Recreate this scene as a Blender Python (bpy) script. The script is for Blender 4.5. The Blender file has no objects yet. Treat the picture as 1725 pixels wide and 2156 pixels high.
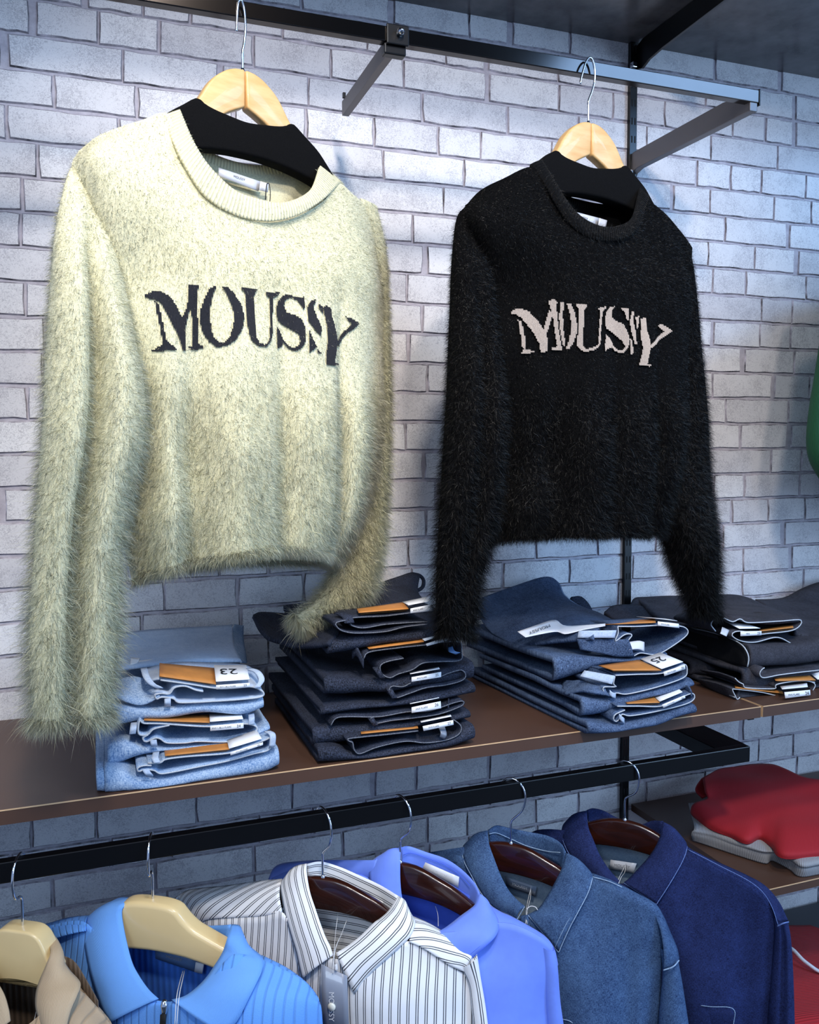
import bpy, bmesh, math, random
import numpy as np
from mathutils import Vector, Matrix
from mathutils.bvhtree import BVHTree

random.seed(7)
rng = np.random.default_rng(11)
scene = bpy.context.scene
COL = scene.collection
R = math.radians

# ------------------------------------------------------------------ camera, world, lights, exposure
cam_data = bpy.data.cameras.new('camera')
cam = bpy.data.objects.new('camera', cam_data)
COL.objects.link(cam)
cam_data.sensor_fit = 'HORIZONTAL'
cam_data.sensor_width = 36.0
cam_data.lens = 36.0 * 1800.67 / 1725.0
cam_data.clip_start = 0.05
yaw, pitch, roll = R(20.0635), R(4.1736), R(-0.3832)
fw = Vector((math.sin(yaw) * math.cos(pitch), math.cos(yaw) * math.cos(pitch), -math.sin(pitch)))
rt = Vector((math.cos(yaw), -math.sin(yaw), 0))
up = rt.cross(fw)
rt2 = math.cos(roll) * rt + math.sin(roll) * up
up2 = -math.sin(roll) * rt + math.cos(roll) * up
m = Matrix((rt2, up2, -fw)).transposed().to_4x4()
m.translation = (0, 0, 1.5)
cam.matrix_world = m
scene.camera = cam

world = bpy.data.worlds.new('shop')
scene.world = world
world.use_nodes = True
bg = world.node_tree.nodes['Background']
bg.inputs[0].default_value = (0.46, 0.63, 1.0, 1)
bg.inputs[1].default_value = 0.40

def lamp(name, kind, loc, target, power, color, **kw):
    d = bpy.data.lights.new(name, kind)
    o = bpy.data.objects.new(name, d)
    COL.objects.link(o)
    o.location = loc
    o.rotation_euler = (Vector(target) - Vector(loc)).to_track_quat('-Z', 'Y').to_euler()
    d.energy = power
    d.color = color
    for k, v in kw.items():
        setattr(d, k, v)
    return o

# ceiling track spots (warm white) and the cool light falling in from the shop front on the right
lamp('track_spot', 'SPOT', (0.06, -1.3, 2.72), (0.64, 1.5, 1.84), 92, (1.0, 0.88, 0.80), spot_size=R(34), spot_blend=0.7, shadow_soft_size=0.08)
lamp('track_spot', 'SPOT', (0.08, -0.6, 3.1), (0.52, 1.5, 1.30), 104, (1.0, 0.92, 0.84), spot_size=R(52), spot_blend=0.9, shadow_soft_size=0.10)
lamp('track_spot', 'SPOT', (0.16, 0.0, 3.02), (0.08, 1.10, 1.10), 45, (1.0, 0.94, 0.86), spot_size=R(42), spot_blend=0.8, shadow_soft_size=0.10)
lamp('track_spot', 'SPOT', (0.80, 0.0, 3.02), (0.78, 1.12, 0.92), 36, (1.0, 0.96, 0.92), spot_size=R(38), spot_blend=0.8, shadow_soft_size=0.10)
lamp('shop_front', 'AREA', (3.0, -1.6, 1.9), (0.9, 1.4, 1.3), 38, (0.42, 0.66, 1.0), shape='RECTANGLE', size=1.1, size_y=1.6)
lamp('cool_area_light', 'AREA', (2.3, -0.72, 2.98), (2.3, -0.2, 1.0), 36, (0.30, 0.56, 1.0), shape='RECTANGLE', size=1.15, size_y=0.7)  # ceiling panel that the upper rail mirrors in blue
lamp('cool_area_light', 'AREA', (-1.3, -1.2, 2.95), (-0.1, 1.3, 1.3), 23, (0.64, 0.79, 1.0), shape='RECTANGLE', size=1.0, size_y=1.0)  # added fill for the left wall, not a fixture of the shop

scene.view_settings.view_transform = 'Standard'
scene.view_settings.look = 'None'
scene.view_settings.gamma = 1.0
scene.view_settings.use_curve_mapping = False
scene.view_settings.exposure = 0.42
scene.cycles.use_denoising = True
scene.cycles.max_bounces = 5
scene.cycles.diffuse_bounces = 3
scene.cycles.glossy_bounces = 3
scene.cycles.adaptive_threshold = 0.03

# ------------------------------------------------------------------ materials
MATS = {}
def lin(c):
    return tuple((v / 255 / 12.92) if v / 255 <= 0.04045 else ((v / 255 + 0.055) / 1.055) ** 2.4 for v in c) + (1.0,)

class NT:
    def __init__(s, name):
        s.m = bpy.data.materials.new(name)
        s.m.use_nodes = True
        s.t = s.m.node_tree
        s.b = s.t.nodes['Principled BSDF']
        MATS[name] = s.m
    def n(s, kind, **kw):
        x = s.t.nodes.new(kind)
        for k, v in kw.items():
            if k.startswith('i_'):
                x.inputs[k[2:].replace('_', ' ')].default_value = v
            else:
                setattr(x, k, v)
        return x
    def l(s, a, b):
        s.t.links.new(a, b)
    def noise(s, vec, scale, detail=4, rough=0.6):
        x = s.n('ShaderNodeTexNoise', i_Scale=scale, i_Detail=detail, i_Roughness=rough)
        if vec is not None:
            s.l(vec, x.inputs['Vector'])
        return x.outputs['Fac']
    def ramp(s, fac, stops):
        x = s.n('ShaderNodeValToRGB')
        el = x.color_ramp.elements
        while len(el) < len(stops):
            el.new(0.5)
        for e, (p, c) in zip(el, stops):
            e.position = p
            e.color = c
        s.l(fac, x.inputs['Fac'])
        return x.outputs['Color']
    def mapv(s, vec, scale):
        x = s.n('ShaderNodeMapping')
        x.inputs['Scale'].default_value = scale
        s.l(vec, x.inputs['Vector'])
        return x.outputs['Vector']
    def bump(s, h, strength, dist):
        x = s.n('ShaderNodeBump', i_Strength=strength, i_Distance=dist)
        s.l(h, x.inputs['Height'])
        s.l(x.outputs['Normal'], s.b.inputs['Normal'])
    def math(s, op, a, b=None):
        x = s.n('ShaderNodeMath', operation=op)
        for i, v in enumerate((a, b)):
            if v is None:
                continue
            if isinstance(v, (int, float)):
                x.inputs[i].default_value = v
            else:
                s.l(v, x.inputs[i])
        return x.outputs[0]
    def mix(s, fac, a, b):
        x = s.n('ShaderNodeMix', data_type='RGBA')
        for i, v in ((0, fac), (6, a), (7, b)):
            if isinstance(v, (int, float, tuple)):
                x.inputs[i].default_value = v
            else:
                s.l(v, x.inputs[i])
        return x.outputs[2]
    def coord(s, k='Object'):
        return s.n('ShaderNodeTexCoord').outputs[k]
    def pos(s):
        return s.n('ShaderNodeNewGeometry').outputs['Position']

def plain(name, rgb, rough=0.6, metal=0.0, var=0.08, scale=40, sheen=0.0, coat=0.0, bump=0.0, bscale=300, spec=0.5):
    t = NT(name)
    c = lin(rgb)
    d = tuple(max(0, v * (1 - var * 2)) for v in c[:3]) + (1,)
    e = tuple(min(1, v * (1 + var)) for v in c[:3]) + (1,)
    p = t.pos()
    t.l(t.ramp(t.noise(p, scale), [(0.3, d), (0.7, e)]), t.b.inputs['Base Color'])
    t.b.inputs['Roughness'].default_value = rough
    t.b.inputs['Metallic'].default_value = metal
    t.b.inputs['Specular IOR Level'].default_value = spec
    t.b.inputs['Sheen Weight'].default_value = sheen
    t.b.inputs['Coat Weight'].default_value = coat
    if bump:
        t.bump(t.noise(p, bscale, 2), bump, 0.001)
    return t.m

def denim(name, dark, light, wear=None, twill=1.0, contrast=0.55):
    t = NT(name)
    uv = t.coord('UV')
    p = t.pos()
    fine = t.noise(t.mapv(uv, (1000, 330, 1)), 1.0, 3, 0.7)
    fine2 = t.noise(t.mapv(uv, (330, 1000, 1)), 1.0, 3, 0.7)
    s_ = t.math('MULTIPLY', t.math('ADD', fine, fine2), 0.5)
    big = t.noise(p, 22, 3)
    mid = t.noise(p, 140, 3)
    f = t.math('ADD', t.math('MULTIPLY', t.math('SUBTRACT', s_, 0.5), 2.6 * contrast * 2), t.math('ADD', t.math('MULTIPLY', big, 0.55), t.math('MULTIPLY', mid, 0.45)))
    col = t.ramp(f, [(0.15, lin(dark)), (0.55, tuple((a + b) / 2 for a, b in zip(lin(dark), lin(light)))), (0.95, lin(light))])
    t.l(col, t.b.inputs['Base Color'])
    t.b.inputs['Roughness'].default_value = 0.85
    t.b.inputs['Specular IOR Level'].default_value = 0.25
    t.bump(s_, 0.5, 0.0012)
    return t.m

def ribknit(name, rgb, pitch, depth, direction='x', dark=0.75, rough=0.8, narrow=False):
    t = NT(name)
    uv = t.coord('UV')
    sep = t.n('ShaderNodeSeparateXYZ')
    t.l(uv, sep.inputs[0])
    a = t.math('MULTIPLY', sep.outputs[0 if direction == 'x' else 1], 2 * math.pi / pitch)
    w = t.math('ADD', t.math('MULTIPLY', t.math('SINE', a), 0.5), 0.5)
    if narrow:
        w = t.math('SUBTRACT', 1.0, t.math('POWER', w, 9.0))
    fz = t.noise(t.pos(), 900, 2)
    c = lin(rgb)
    t.l(t.mix(t.math('ADD', t.math('MULTIPLY', w, 0.75), t.math('MULTIPLY', fz, 0.35)), tuple(v * dark for v in c[:3]) + (1,), tuple(min(1, v * 1.06) for v in c[:3]) + (1,)), t.b.inputs['Base Color'])
    t.b.inputs['Roughness'].default_value = rough
    t.b.inputs['Sheen Weight'].default_value = 0.03
    t.bump(t.math('ADD', w, t.math('MULTIPLY', fz, 0.35)), 0.7, depth)
    return t.m

def make_materials():
    # whitewashed brick: pale paint with grey flakes, one tint per brick
    t = NT('brick_white')
    p = t.pos()
    info = t.n('ShaderNodeObjectInfo').outputs['Random']
    ps = t.mapv(p, (1, 1, 1))
    blot = t.noise(ps, 16, 3)
    flake = t.n('ShaderNodeTexNoise', i_Scale=300, i_Detail=5, i_Roughness=0.66, i_Distortion=1.6)
    t.l(ps, flake.inputs['Vector'])
    flake = flake.outputs['Fac']
    fl = t.math('ADD', flake, t.math('MULTIPLY', blot, 0.5))
    speck = t.ramp(fl, [(0.0, (0, 0, 0, 1)), (0.73, (0, 0, 0, 1)), (0.87, (1, 1, 1, 1))])
    tint = t.mix(info, lin((216, 213, 215)), lin((240, 238, 238)))
    col = t.mix(t.math('MULTIPLY', speck, 0.55), tint, lin((150, 146, 153)))
    fine = t.ramp(t.noise(ps, 420, 3, 0.7), [(0.60, (0, 0, 0, 1)), (0.70, (1, 1, 1, 1))])
    col = t.mix(t.math('MULTIPLY', fine, t.math('MULTIPLY', blot, 0.45)), col, lin((120, 116, 124)))
    t.l(col, t.b.inputs['Base Color'])
    t.b.inputs['Roughness'].default_value = 0.62
    t.bump(fl, 0.2, 0.0015)
    t = NT('mortar')
    n = t.noise(t.pos(), 60, 5, 0.7)
    t.l(t.ramp(n, [(0.3, lin((166, 159, 168))), (0.65, lin((200, 194, 201)))]), t.b.inputs['Base Color'])
    t.b.inputs['Roughness'].default_value = 0.8
    plain('ceiling_grey', (150, 150, 152), 0.9)
    plain('brick_edge', (184, 178, 186), 0.8, 0, 0.42, 45)
    plain('black_metal', (7, 7, 9), 0.32, 0.2, 0.05)
    plain('slot_dark', (4, 4, 5), 0.8)
    plain('bronze_metal', (60, 56, 54), 0.13, 1.0, 0.04, 8)
    plain('grey_metal', (104, 100, 100), 0.4, 0.8, 0.03, 8)
    plain('chrome', (225, 228, 235), 0.1, 1.0, 0.01)
    plain('shelf_brown', (82, 58, 46), 0.42, 0.0, 0.07, 5)
    plain('shelf_edge', (214, 176, 134), 0.5)
    plain('shelf_under', (88, 86, 87), 0.22, 0.0, 0.3, 14)
    plain('slate_shelf', (58, 62, 68), 0.45, 0.0, 0.05, 6)
    # pale hanger wood
    for nm, a, b, rough, coat in (('wood_pale', (222, 170, 104), (238, 198, 138), 0.42, 0.15), ('wood_dark', (34, 14, 9), (56, 24, 15), 0.24, 0.5)):
        t = NT(nm)
        v = t.mapv(t.coord('Object'), (18, 90, 90))
        n = t.noise(v, 1.0, 4)
        t.l(t.ramp(n, [(0.3, lin(a)), (0.7, lin(b))]), t.b.inputs['Base Color'])
        t.b.inputs['Roughness'].default_value = rough
        t.b.inputs['Coat Weight'].default_value = coat
    plain('plastic_cream', (232, 205, 150), 0.3, 0, 0.03, 8, coat=0.3)
    plain('felt_black', (15, 15, 16), 0.95, 0, 0.2, 700, spec=0.1, bump=0.4, bscale=1500)
    plain('cream_knit', (232, 227, 190), 0.9, 0, 0.12, 500, sheen=0.3, bump=0.5, bscale=700)
    plain('cream_fur', (246, 242, 204), 0.75, 0, 0.06, 60, sheen=0.3)
    plain('black_knit', (9, 9, 10), 0.95, 0, 0.35, 700, spec=0.08, bump=0.6, bscale=900)
    plain('black_fur', (27, 26, 25), 0.42, 0, 0.45, 700, spec=0.3)
    plain('black_fur_tip', (58, 54, 48), 0.45, 0, 0.3, 300, spec=0.3)
    plain('cream_fur_tip', (228, 222, 172), 0.75, 0, 0.06, 60, sheen=0.2)
    plain('navy_yarn', (27, 29, 38), 0.85, 0, 0.25, 600, bump=0.5, bscale=900)
    plain('greige_yarn', (172, 160, 150), 0.85, 0, 0.15, 700, bump=0.5, bscale=900)
    ribknit('cream_rib', (232, 226, 188), 0.0046, 0.0016, 'x', 0.76)
    ribknit('black_rib', (9, 9, 10), 0.0046, 0.0016, 'x', 0.6)
    denim('denim_light', (86, 122, 168), (196, 214, 232))
    denim('denim_pale', (146, 166, 196), (208, 220, 234), contrast=0.35)
    denim('denim_indigo', (6, 8, 16), (60, 67, 86), contrast=0.85)
    denim('denim_mid', (20, 36, 64), (104, 126, 160))
    denim('denim_black', (24, 24, 28), (78, 78, 88), contrast=0.4)
    denim('denim_shirt', (22, 44, 82), (86, 118, 160), contrast=0.5)
    denim('denim_navy', (7, 14, 50), (42, 58, 112), contrast=0.5)
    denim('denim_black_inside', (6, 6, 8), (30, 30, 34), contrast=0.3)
    denim('denim_inside', (96, 118, 142), (150, 168, 184), contrast=0.3)
    denim('denim_inside_dark', (24, 34, 62), (64, 78, 110), contrast=0.3)
    plain('thread_white', (190, 196, 202), 0.8, 0, 0.1, 600)
    plain('thread_grey', (118, 122, 132), 0.85, 0, 0.5, 900)
    plain('thread_pale', (150, 176, 206), 0.85, 0, 0.2, 500)
    plain('thread_navy', (98, 122, 180), 0.85, 0, 0.2, 500)
    plain('thread_ochre', (170, 120, 62), 0.85, 0, 0.1, 600)
    plain('leather_tan', (194, 128, 62), 0.5, 0, 0.08, 60)
    plain('paper', (238, 240, 244), 0.6, 0, 0.02)
    plain('ink', (20, 20, 24), 0.7)
    plain('ink_grey', (150, 152, 158), 0.7)
    plain('satin_white', (214, 216, 222), 0.32, 0, 0.04, 30)
    plain('satin_grey', (120, 128, 142), 0.35, 0, 0.04, 30)
    plain('satin_blue', (92, 122, 164), 0.35, 0, 0.04, 30)
    plain('cord_white', (220, 222, 226), 0.6)
    plain('cord_black', (20, 20, 20), 0.6)
    plain('tag_card', (132, 140, 156), 0.28, 0, 0.03, 8, coat=0.4)
    plain('button_pearl', (222, 222, 210), 0.25)
    plain('cotton_blue', (108, 140, 238), 0.7, 0, 0.05, 30, sheen=0.1)
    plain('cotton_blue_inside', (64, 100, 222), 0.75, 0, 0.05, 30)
    ribknit('knit_blue', (98, 158, 236), 0.0115, 0.0016, 'x', 0.80, narrow=True)
    ribknit('knit_blue_collar', (108, 166, 240), 0.0010, 0.0002, 'y', 0.94)
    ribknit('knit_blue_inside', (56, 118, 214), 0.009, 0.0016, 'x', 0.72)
    ribknit('knit_beige', (186, 160, 128), 0.0115, 0.0016, 'x', 0.78, narrow=True)
    ribknit('knit_beige_collar', (196, 172, 140), 0.0013, 0.0003, 'y', 0.88)
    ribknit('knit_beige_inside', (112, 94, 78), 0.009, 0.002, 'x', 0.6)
    ribknit('knit_red', (158, 16, 28), 0.0020, 0.00015, 'x', 0.93)
    ribknit('knit_red_rib', (176, 20, 28), 0.0058, 0.0018, 'y', 0.7)
    ribknit('knit_grey', (158, 158, 160), 0.0030, 0.0008, 'x', 0.72)
    ribknit('knit_green', (14, 84, 48), 0.0040, 0.0008, 'x', 0.8)
    # white shirt cloth with woven pairs of fine dark stripes
    t = NT('cotton_stripe')
    sep = t.n('ShaderNodeSeparateXYZ')
    t.l(t.coord('UV'), sep.inputs[0])
    fr = t.math('FRACT', t.math('DIVIDE', sep.outputs[0], 0.0112))
    d1 = t.math('LESS_THAN', t.math('ABSOLUTE', t.math('SUBTRACT', fr, 0.36)), 0.050)
    d2 = t.math('LESS_THAN', t.math('ABSOLUTE', t.math('SUBTRACT', fr, 0.60)), 0.050)
    t.l(t.mix(t.math('MULTIPLY', t.math('MAXIMUM', d1, d2), 0.95), lin((232, 234, 238)), lin((34, 36, 50))), t.b.inputs['Base Color'])
    t.b.inputs['Roughness'].default_value = 0.7
    t.bump(t.noise(t.pos(), 60, 3), 0.12, 0.004)

make_materials()
M = MATS
M['black_rib'].node_tree.nodes['Principled BSDF'].inputs['Specular IOR Level'].default_value = 0.08

# ------------------------------------------------------------------ builders
OFF = {}
def root_of(o):
    while o.parent is not None:
        o = o.parent
    return o

def obj(name, verts, faces, mat, parent=None, smooth=True, uv=None, kind=None, label=None):
    if parent is not None:
        off = OFF.get(root_of(parent).name)
        if off is not None:
            verts = np.asarray(verts, float) - off
    me = bpy.data.meshes.new(name)
    me.from_pydata([tuple(v) for v in verts], [], [tuple(f) for f in faces])
    if uv is not None:
        layer = me.uv_layers.new(name='UVMap')
        idx = np.empty(len(me.loops), dtype=np.int32)
        me.loops.foreach_get('vertex_index', idx)
        layer.data.foreach_set('uv', np.asarray(uv, dtype=np.float32)[idx].ravel())
    mats = mat if isinstance(mat, (list, tuple)) else [mat]
    for k in mats:
        me.materials.append(M[k])
    if smooth:
        me.polygons.foreach_set('use_smooth', [True] * len(me.polygons))
    me.update()
    o = bpy.data.objects.new(name, me)
    COL.objects.link(o)
    if parent is not None:
        o.parent = parent
    if kind:
        o['kind'] = kind
    if label:
        o['label'] = label
    return o

def thing(name, label, cat, loc=(0, 0, 0), rot=0.0, group=None, world=False):
    o = bpy.data.objects.new(name, None)
    COL.objects.link(o)
    o.empty_display_size = 0.05
    o.location = loc
    o.rotation_euler = (0, 0, rot)
    o['label'] = label
    o['category'] = cat
    if group:
        o['group'] = group
    if world:
        OFF[o.name] = np.array(loc, float)
    return o

def tag(o, label, cat, group=None):
    o['label'] = label
    o['category'] = cat
    if group:
        o['group'] = group
    return o

def cr(P, t):
    """Catmull-Rom through P (n,3), t in index units"""
    P = np.asarray(P, float)
    n = len(P)
    t = np.clip(np.asarray(t, float), 0, n - 1)
    i = np.minimum(t.astype(int), n - 2)
    f = (t - i)[:, None]
    ext = np.vstack([2 * P[0] - P[1], P, 2 * P[-1] - P[-2]])
    p0, p1, p2, p3 = ext[i], ext[i + 1], ext[i + 2], ext[i + 3]
    return 0.5 * ((2 * p1) + (-p0 + p2) * f + (2 * p0 - 5 * p1 + 4 * p2 - p3) * f ** 2 + (-p0 + 3 * p1 - 3 * p2 + p3) * f ** 3)

def curve(P, n):
    return cr(P, np.linspace(0, len(P) - 1, n))

def arc_curve(P, n):
    Q = curve(P, max(n * 4, 60))
    s = np.r_[0, np.cumsum(np.linalg.norm(np.diff(Q, axis=0), axis=1))]
    t = np.linspace(0, s[-1], n)
    return np.stack([np.interp(t, s, Q[:, k]) for k in range(3)], 1)

def grid_faces(nv, nu, base=0, closed_u=False):
    f = []
    for j in range(nv - 1):
        for i in range(nu if closed_u else nu - 1):
            i2 = (i + 1) % nu
            f.append((base + j * nu + i, base + j * nu + i2, base + (j + 1) * nu + i2, base + (j + 1) * nu + i))
    return f

def wob(V, amp, scale, seed=0):
    """smooth wrinkles: sum of a few sine waves"""
    r = np.random.default_rng(seed)
    out = np.zeros(len(V))
    for k in range(6):
        d = r.normal(size=3)
        d /= np.linalg.norm(d)
        out += np.sin(V @ d * scale * (0.6 + 0.9 * r.random()) + r.random() * 6.28)
    return out * amp / 2.4

def loft(name, rows, mat, parent, nu=28, nv=14, thick=0.0, bulge=0.0, wrinkle=0.0, wscale=40, uvrot=0.0, uvoff=(0, 0), seed=1, arc=None, kind=None, label=None, post=None, front=(0, -1, 0), flat_uv=False):
    """cloth surface through several polylines"""
    L = {len(r) for r in rows}
    if arc is None:
        arc = len(L) > 1
    Rw = [arc_curve(r, nu) if arc else curve(r, nu) for r in rows]
    Rw = np.stack(Rw)                                     # rows, nu, 3
    if bulge and len(rows) == 2:
        a, b = Rw
        tu = np.gradient(a, axis=0)
        nrm = np.cross(tu, b - a)
        nrm /= np.linalg.norm(nrm, axis=1)[:, None] + 1e-9
        sg = np.sign((nrm @ np.asarray(front, float)).sum()) or 1
        Rw = np.stack([a, a + (b - a) * 0.33 + nrm * sg * bulge * 0.9, a + (b - a) * 0.67 + nrm * sg * bulge * 0.9, b])
    tv = np.linspace(0, len(Rw) - 1, nv)
    G = np.stack([cr(Rw[:, i], tv) for i in range(nu)], 1)   # nv, nu, 3
    if wrinkle:
        tu = np.gradient(G, axis=1)
        tv_ = np.gradient(G, axis=0)
        nn = np.cross(tu, tv_)
        nn /= np.linalg.norm(nn, axis=2)[..., None] + 1e-9
        w = wob(G.reshape(-1, 3), wrinkle, wscale, seed).reshape(nv, nu)
        G = G + nn * w[..., None]
    if post is not None:
        G = post(G)
    du = np.linalg.norm(np.diff(G, axis=1), axis=2).mean(0)
    dv = np.linalg.norm(np.diff(G, axis=0), axis=2).mean(1)
    u = np.r_[0, np.cumsum(du)]
    v = np.r_[0, np.cumsum(dv)]
    U, V = np.meshgrid(u, v)
    c, s = math.cos(uvrot), math.sin(uvrot)
    uv = np.stack([U * c - V * s + uvoff[0], U * s + V * c + uvoff[1]], -1).reshape(-1, 2)
    if flat_uv:
        uv = G.reshape(-1, 3)[:, [0, 2]]
    o = obj(name, G.reshape(-1, 3), grid_faces(nv, nu), mat, parent, uv=uv, kind=kind, label=label)
    if thick:
        md = o.modifiers.new('thickness', 'SOLIDIFY')
        md.thickness = thick
        md.offset = 0
    return o

def tube(name, pts, rad, mat, parent, closed=False, n=None, seg=8, cap=True, label=None, arc=True):
    P = np.asarray(pts, float)
    if closed:
        P = np.vstack([P, P[:1]])
    n = n or max(8, len(P) * 5)
    Q = (arc_curve if arc else curve)(P, n)
    rads = np.asarray(rad, float) * np.ones(n) if np.ndim(rad) == 0 else np.interp(np.linspace(0, 1, n), np.linspace(0, 1, len(rad)), rad)
    T = np.gradient(Q, axis=0)
    T /= np.linalg.norm(T, axis=1)[:, None] + 1e-12
    ref = np.array([0.31, 0.87, 0.21])
    nrm = np.cross(T[0], ref)
    nrm /= np.linalg.norm(nrm)
    V = []
    for i in range(n):
        nrm = nrm - T[i] * (nrm @ T[i])
        nrm /= np.linalg.norm(nrm) + 1e-12
        b = np.cross(T[i], nrm)
        for k in range(seg):
            a = 2 * math.pi * k / seg
            V.append(Q[i] + (nrm * math.cos(a) + b * math.sin(a)) * rads[i])
    F = grid_faces(n, seg, 0, True)
    if cap:
        F.append(tuple(range(seg))[::-1])
        F.append(tuple(range((n - 1) * seg, n * seg)))
    return obj(name, V, F, mat, parent, label=label)

def box(name, lo, hi, mat, parent=None, bevel=0.0, label=None, smooth=False, kind=None):
    lo, hi = np.asarray(lo, float), np.asarray(hi, float)
    V = [(x, y, z) for z in (lo[2], hi[2]) for y in (lo[1], hi[1]) for x in (lo[0], hi[0])]
    F = [(0, 2, 3, 1), (4, 5, 7, 6), (0, 1, 5, 4), (2, 6, 7, 3), (0, 4, 6, 2), (1, 3, 7, 5)]
    o = obj(name, V, F, mat, parent, smooth=smooth, label=label, kind=kind)
    if bevel:
        md = o.modifiers.new('edge', 'BEVEL')
        md.width = bevel
        md.segments = 2
    return o

def prism(name, outline, axis, lo, hi, mat, parent=None, bevel=0.0, smooth=False, seg=2, label=None):
    """2D outline extruded along an axis: 'y' takes (x,z), 'x' takes (y,z), 'z' takes (x,y)"""
    n = len(outline)
    mk = {'y': lambda p, d: (p[0], d, p[1]), 'x': lambda p, d: (d, p[0], p[1]), 'z': lambda p, d: (p[0], p[1], d)}[axis]
    V = [mk(p, lo) for p in outline] + [mk(p, hi) for p in outline]
    F = [tuple(range(n)), tuple(range(2 * n - 1, n - 1, -1))] + [(i, i + n, (i + 1) % n + n, (i + 1) % n) for i in range(n)]
    o = obj(name, V, F, mat, parent, smooth=smooth, label=label)
    bm = bmesh.new()
    bm.from_mesh(o.data)
    bmesh.ops.recalc_face_normals(bm, faces=bm.faces)
    bm.to_mesh(o.data)
    bm.free()
    if bevel:
        md = o.modifiers.new('edge', 'BEVEL')
        md.width = bevel
        md.segments = seg
        md.limit_method = 'ANGLE'
        md.angle_limit = R(35)
    return o

def smooth2(pts, n):
    P = np.array([(p[0], 0, p[1]) for p in pts], float)
    return [(q[0], q[2]) for q in arc_curve(P, n)]

def panel(name, quad, mat, parent, thick=0.0012, lift=0.0, label=None, n=6):
    """thin card or patch through four corners (tl, tr, br, bl)"""
    a, b, c, d = [np.asarray(q, float) for q in quad]
    nrm = np.cross(b - a, d - a)
    nrm /= np.linalg.norm(nrm)
    if nrm[2] - nrm[1] < 0:
        nrm = -nrm
    off = nrm * lift
    return loft(name, [[a + off, b + off], [d + off, c + off]], mat, parent, nu=n, nv=max(3, n // 2), thick=thick, label=label)

def text(s, name, quad_origin, ux, uy, height, mat, parent, lift=0.0008):
    """flat lettering laid on a plane: origin = lower left, ux and uy unit vectors"""
    cd = bpy.data.curves.new('lettering', 'FONT')
    cd.body = s
    cd.size = 1.0
    tmp = bpy.data.objects.new('lettering', cd)
    me = bpy.data.meshes.new_from_object(tmp)
    V = np.array([v.co[:] for v in me.vertices])
    F = [tuple(p.vertices) for p in me.polygons]
    bpy.data.objects.remove(tmp)
    bpy.data.curves.remove(cd)
    bpy.data.meshes.remove(me)
    h = V[:, 1].max() - V[:, 1].min()
    V[:, 1] -= V[:, 1].min()
    V[:, 0] -= V[:, 0].min()
    V *= height / h
    o3, ux, uy = (np.asarray(q, float) for q in (quad_origin, ux, uy))
    ux = ux / np.linalg.norm(ux)
    uy = uy / np.linalg.norm(uy)
    nz = np.cross(ux, uy)
    W = o3 + V[:, :1] * ux + V[:, 1:2] * uy + nz * lift
    return obj(name, W, F, mat, parent, smooth=False), V[:, 0].max()

def text_on(s, name, quad, mat, parent, fx=0.5, fy=0.5, fh=0.35, flip=False, lift=0.0012):
    """text centred at (fx, fy) of a card quad (tl, tr, br, bl)"""
    a, b, c, d = [np.asarray(q, float) for q in quad]
    ux = b - a
    uy = a - d
    hgt = np.linalg.norm(uy) * fh
    if flip:
        ux, uy = -ux, -uy
    uxn, uyn = ux / np.linalg.norm(ux), uy / np.linalg.norm(uy)
    cen = a + (b - a) * fx + (d - a) * fy
    o, w = text(s, name, (0, 0, 0), uxn, uyn, hgt, mat, None, lift)
    off = OFF.get(root_of(parent).name, np.zeros(3))
    sh = cen - uxn * w / 2 - uyn * hgt / 2 - off
    o.data.transform(Matrix.Translation(Vector(sh)))
    o.parent = parent
    return o

# ------------------------------------------------------------------ the wall
WY = 1.5
def structure(o):
    o['kind'] = 'structure'
    return o

wall = structure(box('wall_back', (-2.5, WY + 0.0005, 0.0), (4.0, WY + 0.12, 3.3), 'mortar'))
structure(box('ceiling', (-2.5, -3.0, 3.3), (4.0, 1.7, 3.4), 'ceiling_grey'))

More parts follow.
